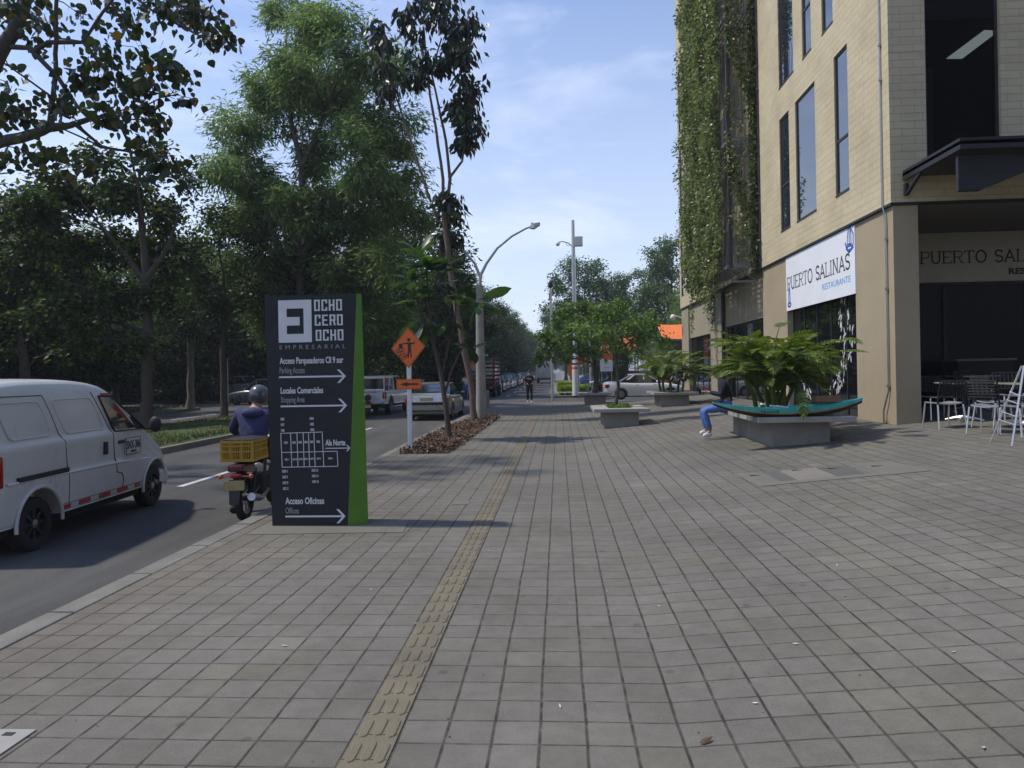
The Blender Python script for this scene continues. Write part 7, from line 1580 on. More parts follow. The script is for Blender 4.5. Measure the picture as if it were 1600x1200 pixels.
b = MB(); put_text(b, 'C', plane_mx((-0.1, -0.003, z0+0.52), (1, 0, 0), (0, 0, 1)), 0.16, 0.16, bold=0.08); put_text(b, 'info', plane_mx((-0.15, -0.003, z0+0.22), (1, 0, 0), (0, 0, 1)), 0.08, 0.35); b.build('lettering', M['ink'], t)
t, x0, x1, z0, z1 = board('green_sign', 'small green sign panel left of the orange and blue banner', 'sign', 928, 937, 561, 579, 52, mat('sign_green', (0.05, 0.20, 0.06), 0.5)); 
b = MB(); put_text(b, '0', plane_mx((0, -0.002, z0+0.3), (1, 0, 0), (0, 0, 1)), 0.22, 0.2, align='c'); b.build('lettering', M['letter_white'], t)
p = on_z(888, 600, 0); t = thing('feather_flag', 'narrow orange feather flag on the far pavement', 'flag', (p.x, 62, 0)); b = MB(); b.tube([(0, 0, 0), (0, 0, 3.0)], 0.03, 6); b.build('post', M['steel'], t)
b = MB(); b.prism([(-0.22, 0.9), (0.1, 0.7), (0.26, 1.8), (0.12, 2.7), (-0.02, 3.1), (-0.24, 2.0)], 0, 0.02, plane_mx((0, 0, 0), (1, 0, 0), (0, 0, 1))); b.build('panel', M['orange_fabric'], t)
t = thing('work_board', 'distant orange work board half hidden behind the spreading planter tree', 'sign', (1.2, 66, 0)); b = MB(); b.bx(-0.35, 0.35, 0, 0.04, 1.2, 2.2); b.build('panel', M['orange_sign'], t); b = MB(); b.tube([(0, 0.03, 0), (0, 0.03, 1.2)], 0.03, 6); b.build('post', M['steel'], t)
# hedges
def hedge(label, x, y, sx_, sy_, h, seed):
    t = thing('clipped_hedge', label, 'hedge', (x, y, 0), group='clipped yellow green hedges'); rg = np.random.default_rng(seed); n = int(2600*sx_*sy_)
    b = MB(); b.bx(-sx_/2+.1, sx_/2-.1, -sy_/2+.1, sy_/2-.1, 0, h-0.12); b.build('stem', M['leaf_hedge'], t)
    u = rg.uniform(-0.5, 0.5, (n, 3)); f = rg.integers(0, 3, n); sg = rg.choice([-1, 1], n)
    for k in range(3): u[f == k, k] = 0.5*sg[f == k]
    P = u*np.array([sx_, sy_, h]) + np.array([0, 0, h/2]) + rg.normal(0, 0.03, (n, 3)); P[:, 2] = np.clip(P[:, 2], 0.03, None)
    quads_mesh('foliage', rand_leaves(rg, P, 0.10, 0.55, -0.2), 4, M['leaf_hedge'], t)
hedge('clipped lime green hedge block left of the white pole sleeve', 0.85, 49.5, 1.5, 1.6, 0.62, 1); hedge('clipped lime green hedge block right of the white pole sleeve', 2.5, 49.4, 1.5, 1.5, 0.66, 2); hedge('farther lime green hedge block along the far pavement', 0.7, 55.5, 1.5, 3.2, 0.75, 3)
# low rail
t = thing('low_rail', 'low pale tubular rail along the far kerb', 'rail', (0.4, 48.4, 0)); b = MB(); b.tube([(-0.9, 0, 0.22), (0.9, 0, 0.22)], 0.025, 6); b.build('bar', M['paint_white'], t)
for k in range(5): b = MB(); b.tube([(-0.88+0.44*k, 0, 0), (-0.88+0.44*k, 0, 0.22)], 0.02, 6); b.build('post', M['paint_white'], t)
# orange canopies of the shops behind
for (x, y, w_, d_, z, lb) in ((5.1, 55, 1.5, 2.0, 3.7, 'small orange canopy glimpsed between the leaves of the planter trees'), (8.8, 54, 2.7, 3.0, 4.6, 'orange canopy tucked against the far corner of the cream building')):
    t = thing('shade_canopy', lb, 'canopy', (x, y, 0)); b = MB(); n = 8; vs = []
    for j in range(5):
        for i in range(n+1): u = i/n; vs.append((-w_/2+w_*u, -d_/2+d_*j/4, z-0.7+0.30*j-0.12*math.sin(math.pi*u)))
    b.add(vs, [(j*(n+1)+i, j*(n+1)+i+1, (j+1)*(n+1)+i+1, (j+1)*(n+1)+i) for j in range(4) for i in range(n)]); b.build('fabric', M['orange_fabric'], t, smooth=True)
    for sx_ in (-1, 1):
        for sy_ in (-1, 1): b = MB(); b.tube([(sx_*w_/2, sy_*d_/2, 0), (sx_*w_/2, sy_*d_/2, z+(0.48 if sy_ > 0 else -0.72))], 0.05, 6); b.build('post', M['dark_steel'], t)
house('low_building', 'low dark shop building behind the side street car park', 9.0, 30.0, 62, 70, 4.0, M['house_dim'], 3, 5)

# ================================================================ PLANTERS
def planter(label, x0, x1, y0, y1, ov, name='concrete_planter', inner=0.16, h=0.55, group='square concrete planter seats'):
    zg = zr(x0, y0); t = thing(name, label, 'planter', (x0, y0, zg), group=group)
    W_, D_ = x1-x0, y1-y0; b = MB(); b.bx(0, W_, 0, D_, -0.25, h-0.10); b.build('base', M['concrete'], t, bevel=0.008)
    b = MB(); fr = 0.55 if W_ < 1.5 else 0.6; ix0, ix1, iy0, iy1 = inner, W_-inner, inner, D_-inner
    for (a, c, d, e) in ((-ov, ix0, -ov, D_+ov), (ix1, W_+ov, -ov, D_+ov), (ix0, ix1, -ov, iy0), (ix0, ix1, iy1, D_+ov)): pass
    o = [(-ov, -ov), (W_+ov, -ov), (W_+ov, D_+ov), (-ov, D_+ov)]; q = [(ix0, iy0), (ix1, iy0), (ix1, iy1), (ix0, iy1)]; vs = [(x, y, z) for z in (h-0.10, h) for x, y in o+q]; fs = []
    for i in range(4):
        j = (i+1) % 4; fs += [(8+i, 8+j, 12+j, 12+i), (i, 4+i, 4+j, j), (i, j, 8+j, 8+i), (4+i, 12+i, 12+j, 4+j)]
    b.add(vs, fs); b.build('rim', M['concrete_light'], t, bevel=0.012)
    b = MB(); n = 8; rnd = random.Random(int(x0*10)); vs = [(ix0+(ix1-ix0)*i/n, iy0+(iy1-iy0)*j/n, h-0.06+rnd.uniform(0, 0.03)) for j in range(n+1) for i in range(n+1)]
    b.add(vs, [(j*(n+1)+i, j*(n+1)+i+1, (j+1)*(n+1)+i+1, (j+1)*(n+1)+i) for j in range(n) for i in range(n)]); b.build('soil', M['soil'], t, smooth=True)
    return t, Vector((x0+W_/2, y0+D_/2, zg+h-0.04))
pa, pac = planter('concrete planter nearest the tactile strip, holding a slim young tree', 1.22, 2.19, 20.2, 21.75, 0.28)
pd, pdc = planter('farthest concrete planter, holding a dark trunked spreading tree', 1.22, 2.16, 34.0, 35.5, 0.28)
pB, pbc = planter('big concrete planter carrying the turquoise boat near the shop window', 3.75, 4.74, 13.05, 15.95, 0.33)
pC, pcc = planter('concrete planter with a spiky plant near the far end of the building', 3.76, 4.80, 27.1, 28.9, 0.30)
rg = np.random.default_rng(5); n = 1500; P = np.stack([rg.uniform(-.3, .3, n), rg.uniform(-.55, .55, n), rg.uniform(0.0, 0.09, n)], 1)
t = thing('ground_cover', 'low green ground cover filling the nearest tree planter', 'ground cover', pac); quads_mesh('foliage', rand_leaves(rg, P, 0.07, 0.5, -0.4), 4, M['leaf_bright'], t); b = MB(); b.box((0, 0, 0.01), (0.5, 0.9, 0.03)); b.build('stem', M['leaf_bright'], t)
# slim tree in planter A
s = [[(962, 632), (966, 610), (965, 585), (962, 560), (968, 545), (972, 530), (963, 505)]]
tree('planter_tree', 'slim young tree with a crooked thin trunk in the nearest planter', 'tree', pac, [stem_px([(q[0], q[1]) for q in s[0]], pac.y, 0.055, 0.02), stem_px([(962, 560), (950, 535), (940, 515)], pac.y, 0.025, 0.01), stem_px([(968, 545), (990, 530), (1010, 515)], pac.y, 0.022, 0.01)],
     [pb(x, y, pac.y+j, rx, ry) for x, y, rx, ry, j in [(930, 505, 22, 16, 0), (955, 490, 22, 16, .4), (980, 495, 22, 16, -.3), (1003, 508, 22, 14, 0), (1022, 515, 16, 10, .2), (950, 520, 18, 12, -.4), (985, 522, 18, 10, .3), (962, 545, 12, 7, 0), (915, 525, 14, 10, .2), (1000, 530, 14, 8, .4), (1035, 528, 12, 8, .2), (970, 478, 16, 9, 0), (940, 485, 14, 8, .3)]],
     M['leaf_bright'], 0.15, 0.42, 0.24, 46, 1.0, 501, droop=0.35, twigs=3, limb_r=0.012)
tree('planter_tree', 'spreading bright green tree with a dark trunk in the farthest planter', 'tree', pdc, [stem_px([(930, 616), (931, 590), (929, 560), (925, 540), (915, 515)], pdc.y, 0.13, 0.04), stem_px([(929, 560), (905, 535), (875, 520)], pdc.y, 0.06, 0.02), stem_px([(929, 555), (945, 530), (960, 510)], pdc.y, 0.05, 0.02)],
     [pb(x, y, pdc.y+j, rx, ry) for x, y, rx, ry, j in [(855, 520, 22, 18, 0), (850, 545, 20, 16, -.6), (875, 500, 26, 18, .5), (880, 530, 26, 20, -.8), (905, 490, 28, 16, .6), (910, 515, 28, 20, -1), (935, 495, 24, 18, .5), (940, 525, 24, 18, -.9), (900, 545, 24, 14, -1.2), (930, 548, 22, 12, -1.0), (870, 556, 20, 12, -.5), (955, 510, 16, 16, 0), (890, 483, 16, 8, 0), (960, 540, 14, 12, -.3), (985, 515, 20, 16, .5), (995, 540, 16, 12, .2), (845, 562, 14, 8, -.4), (915, 478, 20, 10, .4), (1010, 498, 16, 12, .8)]],
     M['leaf_bright'], 0.22, 0.42, 0.34, 60, 1.0, 502, droop=0.55, twigs=3, limb_r=0.03)
# lobed fronds
def frond(bs, bl_, o, az, el, pet, L_, W_, droop, rnd, n=8):
    h = Vector((math.cos(az), math.sin(az), 0)); s = Vector((-math.sin(az), math.cos(az), 0)); p = Vector(o); a = el; pts = [p.copy()]
    for i in range(5): p = p + (h*math.cos(a)+Vector((0, 0, math.sin(a))))*pet/5; a -= 0.10; pts.append(p.copy())
    bs.tube(pts, [0.014, 0.012, 0.011, 0.010, 0.009, 0.008], 5, cap=False)
    a -= 0.25; tw = rnd.uniform(-0.35, 0.35)
    for i in range(n):
        f = i/n; d = h*math.cos(a)+Vector((0, 0, math.sin(a))); q = p + d*L_/n; up = s.cross(d).normalized()
        lw = W_*(0.55+0.45*math.sin(math.pi*min(1, f*1.05+0.08)))*(1-0.45*f*f)
        bl_.add([p - s*0.008, q - s*0.008, q + s*0.008, p + s*0.008], [(0, 1, 2, 3)])
        for sg in (-1, 1):
            sd = (s*sg*math.cos(0.25)+up*(-0.25)).normalized(); sd = sd*math.cos(tw)+up*math.sin(tw)*sg; dd = (sd*0.9 + d*(0.35+0.5*f)).normalized(); w2 = L_/n*0.46; e = p + d*L_/n*0.5
            m_ = e + dd*lw*0.55 + Vector((0, 0, -0.01)); tp_ = e + dd*lw + Vector((0, 0, -0.05*lw/0.2)); bl_.add([e - d*w2*0.7, m_ - d*w2*1.05, tp_, m_ + d*w2*1.05, e + d*w2*0.7], [(0, 1, 2), (0, 2, 4), (4, 2, 3)])
        p = q; a -= droop/n
    bl_.add([p - s*0.02, p + d*0.10, p + s*0.02], [(0, 1, 2)])
def frond_plant(name, label, c, nf, sx_, sy_, pet, L_, W_, seed, zlo=0.0, trunk=0.35, lean=0.0, nst=6):
    t = thing(name, label, 'plant', c); rnd = random.Random(seed); bs = MB(); bl_ = MB(); tops = []
    for k in range(nst):
        x, y = rnd.uniform(-sx_, sx_), rnd.uniform(-sy_, sy_); h_ = trunk*rnd.uniform(0.6, 1.3); e = Vector((x*1.5+rnd.uniform(-.1, .1), y*1.15, h_)); bs.tube([(x, y, -0.05), (x*1.2, y, h_*0.5), tuple(e)], [0.05, 0.045, 0.04], 7); tops.append(e)
    for k in range(nf):
        o = tops[k % nst]; az = rnd.uniform(0, 6.283); el = rnd.choice([rnd.uniform(0.55, 1.0), rnd.uniform(0.9, 1.45)]); el = max(el, 0.8 if math.cos(az) < -0.2 else 0.4); s_ = rnd.uniform(0.75, 1.2)
        frond(bs, bl_, o, az, el, pet*s_*rnd.uniform(0.55, 1.25), L_*s_, W_*s_, rnd.uniform(0.3, 0.95), rnd)
    bs.build('stem', M['leaf_philo'], t, smooth=True); bl_.build('foliage', M['leaf_philo'], t); return t
frond_plant('lobed_leaf_plant', 'big lush plant with deeply lobed arching fronds spilling over the turquoise boat', pbc, 340, 0.34, 1.05, 0.74, 0.42, 0.19, 31, trunk=0.60, nst=12)
frond_plant('lobed_leaf_plant', 'spiky dark green fronded plant in the planter at the far end of the building', pcc, 150, 0.35, 0.6, 0.85, 0.50, 0.20, 32, trunk=0.55, nst=6)
# one long frond hanging over the boat
bs, bl_ = MB(), MB(); t = thing('hanging_frond', 'single pale lobed frond drooping over the side of the turquoise boat', 'leaf', (pbc.x-0.05, 13.1, pbc.z+0.35)); frond(bs, bl_, (0, 0, 0.0), R(-98), 0.5, 0.40, 0.52, 0.17, 1.9, random.Random(4)); bs.build('stem', M['leaf_philo'], t); bl_.build('blade', M['leaf_philo'], t)

# ================================================================ BOAT
BY = 12.95; A = on_y(1113, 625.5, BY); B_ = on_y(1347, 620, BY); bc_ = Vector(((A.x+B_.x)/2, BY, pbc.z+0.01))
t = thing('rowing_boat', 'slender turquoise wooden rowing boat laid across the big planter and filled with oddments', 'boat', bc_); HL = (B_.x-A.x)/2
def hull(z_off, inset, topk, botk, name, matl, full=False):
    n = 24; rings = []
    for i in range(n+1):
        u = -1+2*i/n; x = u*HL; sheer = 0.175+0.13*abs(u)**2.2 + (0.03 if u > 0 else 0); hw = 0.27*(1-abs(u)**2.2)+0.012; keel = 0.0+0.25*abs(u)**2.4
        zt_ = keel+(sheer-keel)*topk; zb_ = keel+(sheer-keel)*botk
        k0 = 0.55+0.45*botk; k1 = 0.55+0.45*topk
        if full: rings.append([(x, -hw*k1, zt_), (x, -hw*k0*0.9, zb_+0.0), (x, 0, zb_-0.0), (x, hw*k0*0.9, zb_), (x, hw*k1, zt_), (x, 0, zt_-0.004)])
        else: rings.append([(x, -hw*k1-0.006, zt_), (x, -hw*k0-0.006, zb_), (x, -hw*k0+0.012, zb_), (x, -hw*k1+0.012, zt_)]); 
    b = MB(); b.loft(rings)
    if not full: b.loft([[(p[0], -p[1], p[2]) for p in r][::-1] for r in rings])
    return b.build(name, matl, t, smooth=True)
hull(0, 0, 0.42, 0.0, 'hull', M['boat_dark'], True); hull(0, 0, 0.58, 0.42, 'stripe', M['boat_stripe']); hull(0, 0, 1.0, 0.58, 'upper_plank', M['turquoise'])
b = MB(); put_text(b, 'Necocli', plane_mx((-0.52, -0.275, 0.105), (1, 0, 0), (0, -0.12, 1)), 0.052, 0.30, bold=0.02); b.build('lettering', M['ink'], t)
for (px, py, sx_, sz_, lb, nm, m_) in ((1209, 635, 0.12, 0.03, 'white envelope shaped scrap lying in the boat left of the long white board', 'paper_scrap', 'letter_white'), (1222, 636, 0.22, 0.03, 'long white board lying inside the turquoise boat', 'white_board', 'letter_white'), (1192, 632, 0.07, 0.04, 'small white stone in the boat near its painted name', 'stone', 'letter_white')):
    p = on_y(px, py, BY-0.02); b = MB(); b.box((0, 0, 0), (sx_, 0.08, sz_)); o = b.build(nm, M[m_], bevel=0.008); o.location = (p.x, p.y, p.z+0.005); o.rotation_euler = (0, 0.15, 0.2); tag(o, lb, nm.replace('_', ' '))
p = on_y(1290, 622, BY+0.08); t = thing('wooden_box', 'small brown wooden box standing in the right half of the boat', 'box', (p.x, p.y, p.z-0.06))
for (xa, xb, ya, yb) in ((-0.21, 0.21, -0.1, -0.085), (-0.21, 0.21, 0.085, 0.1), (-0.21, -0.195, -0.085, 0.085), (0.195, 0.21, -0.085, 0.085)): b = MB(); b.bx(xa, xb, ya, yb, 0, 0.10); b.build('side_panel', M['wood'], t)
b = MB(); b.bx(-0.19, 0.19, -0.08, 0.08, 0.01, 0.07); b.build('soil', M['soil'], t)

# ================================================================ TERRACE FURNITURE
def chair(label, loc, rz):
    t = thing('terrace_chair', label, 'chair', loc, rz, 'black and aluminium terrace chairs')      # faces +Y
    for sx_ in (-1, 1):
        b = MB(); b.tube([(sx_*0.25, -0.27, 0), (sx_*0.225, -0.20, 0.44)], 0.014, 8); b.build('leg', M['alu'], t); b = MB(); b.tube([(sx_*0.24, 0.26, 0), (sx_*0.22, 0.20, 0.44)], 0.014, 8); b.build('leg', M['alu'], t)
    b = MB()
    for sx_ in (-1, 1): b.tube([(sx_*0.225, -0.20, 0.44), (sx_*0.225, -0.23, 0.62), (sx_*0.225, -0.30, 0.86)], 0.015, 8)
    b.tube([(-0.225, -0.30, 0.86), (0.225, -0.30, 0.86)], 0.014, 8); b.tube([(-0.225, -0.235, 0.56), (0.225, -0.235, 0.56)], 0.012, 8)
    for k in range(6): x = -0.17+0.068*k; b.tube([(x, -0.237, 0.56), (x, -0.30, 0.86)], 0.012, 5); b.tube([(-0.2, -0.26-0.018*k*0.5, 0.60+0.045*k), (0.2, -0.26-0.018*k*0.5, 0.60+0.045*k)], 0.014, 5)
    b.build('backrest', M['black'], t, smooth=True)
    b = MB(); n = 6; vs = [(-0.22+0.44*i/n, -0.20+0.42*j/4, 0.455-0.025*math.sin(math.pi*i/n)+z) for z in (0, 0.022) for j in range(5) for i in range(n+1)]; m_ = 5*(n+1); fs = []
    for j in range(4):
        for i in range(n): a = j*(n+1)+i; fs += [(a+m_, a+1+m_, a+n+2+m_, a+n+1+m_), (a, a+n+1, a+n+2, a+1)]
    for i in range(n): fs += [(i, i+1, i+1+m_, i+m_), (4*(n+1)+i, 4*(n+1)+i+m_, 4*(n+1)+i+1+m_, 4*(n+1)+i+1)]
    for j in range(4): a = j*(n+1); fs += [(a, a+m_, a+n+1+m_, a+n+1), (a+n, a+2*n+1, a+2*n+1+m_, a+n+m_)]
    b.add(vs, fs); b.build('seat', M['alu'], t); return t
def table(label, loc, rz=0):
    t = thing('terrace_table', label, 'table', loc, rz, 'square terrace tables'); b = MB(); b.bx(-0.38, 0.38, -0.38, 0.38, 0.715, 0.745); b.build('tabletop', mat('table_top_'+str(len(bpy.data.materials)), (0.30, 0.27, 0.2), 0.25, var=0.2, coat=0.3), t, bevel=0.006)
    b = MB(); b.tube([(0, 0, 0.06), (0, 0, 0.715)], 0.032, 12); b.build('leg', M['dark_steel'], t, smooth=True); b = MB()
    for k in range(4): a = R(45+90*k); b.tube([(0, 0, 0.08), (0.15*math.cos(a), 0.15*math.sin(a), 0.06), (0.33*math.cos(a), 0.33*math.sin(a), 0.02)], [0.035, 0.03, 0.018], 6)
    b.build('foot', M['alu'], t, smooth=True); return t
def tg(x, y): return (x, y, zr(min(x, 12), y))
chair('terrace chair nearest the tan pillar, its back to the camera', tg(6.93, 13.55), R(4)); chair('terrace chair seen sideways, in the middle of the terrace edge', tg(7.05, 12.35), R(-52)); chair('front terrace chair partly cut by the easel, its back to the camera', tg(7.22, 11.75), R(6))
chair('terrace chair in the shade behind the first table', tg(7.55, 15.0), R(178)); chair('terrace chair behind the second table, its slatted silver back showing', tg(8.35, 13.9), R(170)); chair('terrace chair deep in the dark recess at the right edge', tg(8.6, 15.6), R(200)); chair('terrace chair tucked under the second table from the left', tg(7.5, 12.95), R(-80))
table('terrace table behind the chair nearest the pillar', tg(7.72, 14.35)); table('terrace table behind the front chair at the right edge', tg(7.9, 12.65)); table('terrace table in the dark recess', tg(8.9, 16.2))
p = on_g(1581, 697); t = thing('metal_easel', 'bright folding metal trestle cut off by the right edge of the picture', 'trestle', p)
for (x0, y0, x1, y1) in ((0, 0, 0.28, 0.15), (0.62, 0, 0.36, 0.15), (0.02, 0.55, 0.28, 0.2), (0.62, 0.55, 0.36, 0.2)): b = MB(); b.tube([(x0, y0, 0), (x1, y1, 1.15)], 0.014, 6); b.build('leg', M['alu'], t)
for z in (0.3, 0.42, 0.6, 0.72): f = z/1.15; b = MB(); b.tube([(0.28*f, 0.15*f, z), (0.62-0.26*f, 0.15*f, z)], 0.009, 6); b.tube([(0.28*f, 0.15*f, z), (0.02+0.26*f, 0.55-0.35*f, z+0.05)], 0.008, 6); b.build('rung', M['alu'], t)
t = thing('storage_unit', 'low grey counter standing in the dark restaurant interior', 'counter', (9.6, 17.2, zr(9.6, 17))); b = MB(); b.bx(-0.6, 0.6, -0.25, 0.25, 0, 1.0); b.build('body', M['interior'], t); b = MB(); b.bx(-0.65, 0.65, -0.3, 0.3, 1.0, 1.05); b.build('top', M['ceiling_dim'], t)

house('reflection_block', 'unseen tall block added behind the camera to darken the front glass reflections', 7.0, 40.0, -40, -12, 26, M['house_dim'], 8, 9)  # out of view, added so the restaurant's front glass mirrors a dark wall

# ================================================================ PEOPLE
def skinned(name, matl, parent, chains, sub=2):
    """chains: list of [(point, radius), ...]; equal points are shared so limbs join into one continuous surface"""
    vs = []; rs = []; es = []; idx = {}
    for ch in chains:
        pr = None
        for p, r in ch:
            k = tuple(round(c, 4) for c in p)
            if k not in idx: idx[k] = len(vs); vs.append(k); rs.append(r)
            i = idx[k]
            if pr is not None and pr != i: es.append((pr, i))
            pr = i
    me = bpy.data.meshes.new(name); me.from_pydata(vs, es, []); o = bpy.data.objects.new(name, me); COL.objects.link(o); o.parent = parent
    me.materials.append(matl); md = o.modifiers.new('k', 'SKIN'); md.use_smooth_shade = True
    for i, r in enumerate(rs):
        v = me.skin_vertices[0].data[i]; v.radius = (r, r) if not hasattr(r, '__len__') else r; v.use_root = (i == 0)
    s = o.modifiers.new('s', 'SUBSURF'); s.levels = s.render_levels = sub
    return o
def lerp3(a, b, f): return tuple(a[i]+(b[i]-a[i])*f for i in range(3))
def person(label, loc, rz, J, top, legs, shoes, skin='skin', hair='hair', hat=None, helmet=None, sleeve_long=True, bulk=1.0):
    """J: joints in local metres, facing +Y: pelvis chest neck head, sh/el/wr/hip/kn/an/toe with L and R"""
    t = thing('person', label, 'person', loc, rz); g = {k: tuple(v) for k, v in J.items()}
    P, C, Nk, Hd = g['pelvis'], g['chest'], g['neck'], g['head']; mid = lerp3(P, C, 0.5); ch = []
    hv = Vector(Hd)-Vector(Nk); hv.normalize(); crown = tuple(Vector(Hd)+hv*0.06)
    ch.append([(P, 0.115*bulk), (mid, 0.11*bulk), (C, 0.12*bulk), (Nk, 0.055), (Hd, 0.082), (crown, 0.075)])
    for s in 'LR':
        sh, el, wr = g['sh'+s], g['el'+s], g['wr'+s]; hd_ = tuple(Vector(wr)+(Vector(wr)-Vector(el)).normalized()*0.05)
        ch.append([(C, 0.12*bulk), (sh, 0.062), (lerp3(sh, el, .5), 0.047), (el, 0.04), (lerp3(el, wr, .4), 0.037), (wr, 0.026), (hd_, 0.034)])
        hp, kn, an, to_ = g['hip'+s], g['kn'+s], g['an'+s], g['toe'+s]
        ch.append([(P, 0.115*bulk), (hp, 0.095), (lerp3(hp, kn, .5), 0.078), (kn, 0.056), (lerp3(kn, an, .35), 0.055), (an, 0.036), (lerp3(an, to_, .8), 0.036)])
    body = skinned('body', M[skin], t, ch)
    # hands: palm continues from the wrist, fingers of unequal length slightly curled
    hb = MB()
    for s in 'LR':
        el, wr = Vector(g['el'+s]), Vector(g['wr'+s]); d = (wr-el).normalized(); u, w = frame_of(d); o = wr+d*0.075
        for k, (dx, ln) in enumerate(((-0.028, 0.062), (-0.010, 0.075), (0.010, 0.070), (0.027, 0.055))):
            b0 = o+u*dx; hb.tube([b0-d*0.02, b0+d*ln*0.45, b0+d*ln*0.8+w*0.012, b0+d*ln+w*0.03], [0.0095, 0.0088, 0.008, 0.006], 6)
        hb.tube([wr+d*0.02-u*0.02, wr+d*0.05-u*0.045, wr+d*0.085-u*0.05+w*0.01], [0.012, 0.010, 0.007], 6)
    hb.build('hand', M[skin], t, smooth=True)
    # face
    fb = MB(); H_ = Vector(Hd)+hv*0.01; fw = Vector(g.get('face', (0, 1, 0))).normalized(); rt_ = fw.cross(Vector((0, 0, 1))).normalized()
    fb.ell(tuple(H_+fw*0.088-hv*0.01), (0.014, 0.02, 0.024), 8, 6); fb.ell(tuple(H_+rt_*0.082), (0.012, 0.02, 0.03), 8, 6); fb.ell(tuple(H_-rt_*0.082), (0.012, 0.02, 0.03), 8, 6); fb.build('face', M[skin], t, smooth=True)
    eb = MB()
    for s in (-1, 1): eb.ell(tuple(H_+fw*0.08+rt_*0.03*s+hv*0.012), (0.011, 0.006, 0.007), 8, 5)
    eb.ell(tuple(H_+fw*0.080-hv*0.042), (0.022, 0.006, 0.006), 8, 5); eb.build('eyes_and_mouth', M['hair'], t, smooth=True)
    if helmet is None:
        b = MB(); b.ell(tuple(H_-fw*0.012+hv*0.045), (0.092, 0.095, 0.085), 14, 10); b.build('hair', M[hair], t, smooth=True)
    if hat: b = MB(); b.ell(tuple(H_-fw*0.005+hv*0.055), (0.098, 0.103, 0.075), 14, 10); b.ell(tuple(H_+fw*0.10+hv*0.045), (0.06, 0.06, 0.012), 12, 6); b.build('cap', M[hat], t, smooth=True)
    if helmet: 
        b = MB(); b.ell(tuple(H_+hv*0.03), (0.135, 0.15, 0.14), 18, 12); b.build('helmet', M[helmet], t, smooth=True); b = MB(); b.ell(tuple(H_+fw*0.04+hv*0.01), (0.125, 0.12, 0.06), 16, 8); b.build('visor', M['glass_car'], t, smooth=True)
    ck = 0.022
    tc_ = [[(lerp3(P, C, -0.05), 0.135*bulk), (mid, 0.132*bulk), (C, 0.142*bulk), (lerp3(C, Nk, 0.72), 0.075)]]
    for s in 'LR':
        sh, el, wr = g['sh'+s], g['el'+s], g['wr'+s]; a = [(C, 0.142*bulk), (sh, 0.085), (lerp3(sh, el, .5), 0.068)]
        a += [(el, 0.06), (lerp3(el, wr, .5), 0.054), (lerp3(el, wr, .92), 0.044)] if sleeve_long else [(lerp3(sh, el, .8), 0.064)]
        tc_.append(a)
    skinned('jacket' if sleeve_long else 'shirt', M[top], t, tc_)
    lc = []
    for s in 'LR':
        hp, kn, an = g['hip'+s], g['kn'+s], g['an'+s]; lc.append([(P, 0.13*bulk), (hp, 0.108), (lerp3(hp, kn, .5), 0.092), (kn, 0.072), (lerp3(kn, an, .4), 0.068), (lerp3(kn, an, .96), 0.056)])
    skinned('trousers', M[legs], t, lc)
    for s in 'LR':
        an, to_ = g['an'+s], g['toe'+s]; heel = (an[0]-(to_[0]-an[0])*0.25, an[1]-(to_[1]-an[1])*0.25, to_[2]+0.004)
        skinned('shoe', M[shoes], t, [[(heel, 0.048), (lerp3(heel, to_, .45), 0.054), (to_, 0.042)], [(lerp3(heel, to_, .45), 0.054), (lerp3(an, to_, .12), 0.050)]]); 
    return t
STAND = dict(pelvis=(0, 0, 0.92), chest=(0, 0.01, 1.26), neck=(0, 0.01, 1.44), head=(0, 0.03, 1.56), shL=(-0.18, 0, 1.37), shR=(0.18, 0, 1.37), elL=(-0.24, -0.03, 1.10), elR=(0.24, -0.05, 1.10), wrL=(-0.25, 0.10, 0.88), wrR=(0.25, 0.02, 0.85),
             hipL=(-0.09, 0, 0.88), hipR=(0.09, 0, 0.88), knL=(-0.10, 0.08, 0.49), knR=(0.10, 0.03, 0.49), anL=(-0.10, 0.10, 0.10), anR=(0.10, -0.16, 0.12), toeL=(-0.11, 0.26, 0.045), toeR=(0.11, -0.02, 0.05))
p = on_z(829, 628.0, 0); per = person('person walking towards the camera in black T-shirt and black trousers wearing a face mask', (p.x, min(p.y, 38.3), 0), R(180), STAND, 'black_cloth', 'black_cloth', 'white_cloth', sleeve_long=False)
b = MB(); b.ell((0, 0.03+0.075, 1.535), (0.055, 0.03, 0.045), 12, 8); b.build('face_mask', M['white_cloth'], per, smooth=True)
b = MB(); put_text(b, 'METAL', plane_mx((0.13, 0.168, 1.24), (-1, 0, 0), (0, 0, 1)), 0.07, 0.26, bold=0.05); b.build('shirt_print', M['letter_white'], per)
p = on_z(727, 617, ZR); S2_ = dict(STAND); S2_.update(anR=(0.10, 0.0, 0.10), toeR=(0.11, 0.15, 0.045), elR=(0.22, 0.05, 1.12), wrR=(0.12, 0.25, 1.1))
person('person in a pale shirt and blue jeans standing behind the stake truck', (-6.35, 48.9, ZR), R(200), S2_, 'white_cloth', 'jeans', 'black_cloth', sleeve_long=False)
p = on_y(1057, 600, 43.5); person('person in a light blue shirt and cap beyond the white sedan', (7.0, 43.8, 0.0), R(160), STAND, 'pale_blue_cloth', 'black_cloth', 'black_cloth', hat='white_cloth')
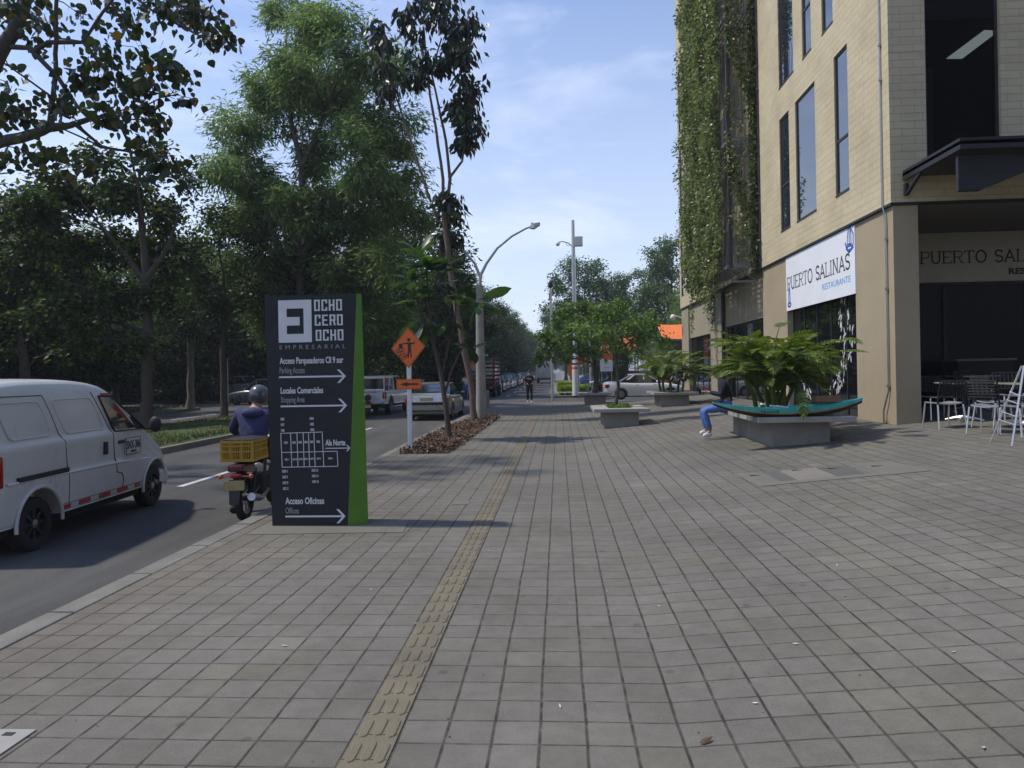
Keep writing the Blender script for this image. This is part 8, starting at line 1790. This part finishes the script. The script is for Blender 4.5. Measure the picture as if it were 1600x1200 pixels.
# the sitter on the planter rim, facing left, leaning over a phone
SY = 15.15
def sj(px, py, dy=0.0): q = on_y(px, py, SY+dy); return Vector(q)
base = Vector((sj(1120, 640).x, SY, zr(3.2)))
J = {}
def setj(k, px, py, dy): q = sj(px, py, dy)-base; J[k] = (q.x, q.y, q.z)
setj('pelvis', 1137, 632, 0); setj('chest', 1131, 606, 0); setj('neck', 1125, 592, 0); setj('head', 1119, 582, 0)
for s, dy in (('L', -0.17), ('R', 0.17)):
    setj('sh'+s, 1129, 598, dy); setj('el'+s, 1128, 617, dy*1.25); setj('wr'+s, 1107, 612.5, dy*0.35); setj('hip'+s, 1135, 635, dy*0.55)
setj('knL', 1100, 642, -0.14); setj('anL', 1110, 674, -0.12); setj('toeL', 1098, 680.5, -0.12); setj('knR', 1097, 641, 0.14); setj('anR', 1104, 671, 0.14); setj('toeR', 1093, 676.5, 0.14)
J['face'] = (-1, -0.1, -0.35)
per = person('person sitting on the planter rim in navy hoodie and blue jeans, holding a phone', base, 0, J, 'navy', 'jeans', 'white_cloth', bulk=1.0)
q = sj(1100.5, 608)-base; b = MB(); b.box((0, 0, 0), (0.03, 0.08, 0.15)); ph = b.build('phone', M['red_lens'], bevel=0.006); ph.location = base+q+Vector((0.02, 0, 0.02)); ph.rotation_euler = (0, R(-55), 0); tag(ph, 'small red cased phone held by the person sitting on the planter', 'phone')
# motorcyclist
J = dict(pelvis=(0, 0.42, 0.90), chest=(0, 0.50, 1.24), neck=(0, 0.56, 1.40), head=(0.02, 0.60, 1.52), shL=(-0.20, 0.52, 1.34), shR=(0.20, 0.52, 1.34), elL=(-0.34, 0.64, 1.10), elR=(0.34, 0.64, 1.10), wrL=(-0.33, 0.84, 1.03), wrR=(0.33, 0.84, 1.03),
         hipL=(-0.11, 0.45, 0.86), hipR=(0.11, 0.45, 0.86), knL=(-0.24, 0.86, 0.72), knR=(0.22, 0.86, 0.66), anL=(-0.32, 0.55, 0.12), anR=(0.20, 0.60, 0.36), toeL=(-0.34, 0.75, 0.045), toeR=(0.21, 0.80, 0.33))
pr = person('motorcyclist in a blue purple hooded jacket and grey helmet seen from behind', mo.location, mo.rotation_euler.z, J, 'purple_cloth', 'black_cloth', 'black_cloth', helmet='helmet_grey', bulk=1.35)
b = MB(); b.ell((0, 0.40, 1.33), (0.15, 0.09, 0.075)); b.build('hood', M['purple_cloth'], pr, smooth=True)
# ================================================================ AIR
hz_m = bpy.data.materials.new('haze'); hz_m.use_nodes = True; nt = hz_m.node_tree; nt.nodes.clear()
out = nt.nodes.new('ShaderNodeOutputMaterial'); pv = nt.nodes.new('ShaderNodeVolumePrincipled'); pv.inputs['Color'].default_value = (0.86, 0.91, 1.0, 1); pv.inputs['Density'].default_value = 0.0006
pv.inputs['Anisotropy'].default_value = 0.2
nt.links.new(pv.outputs[0], out.inputs['Volume'])
b = MB(); b.bx(-2600, 2600, -500, 3100, -1.4, 27); hz = b.build('haze', hz_m); hz['kind'] = 'stuff'
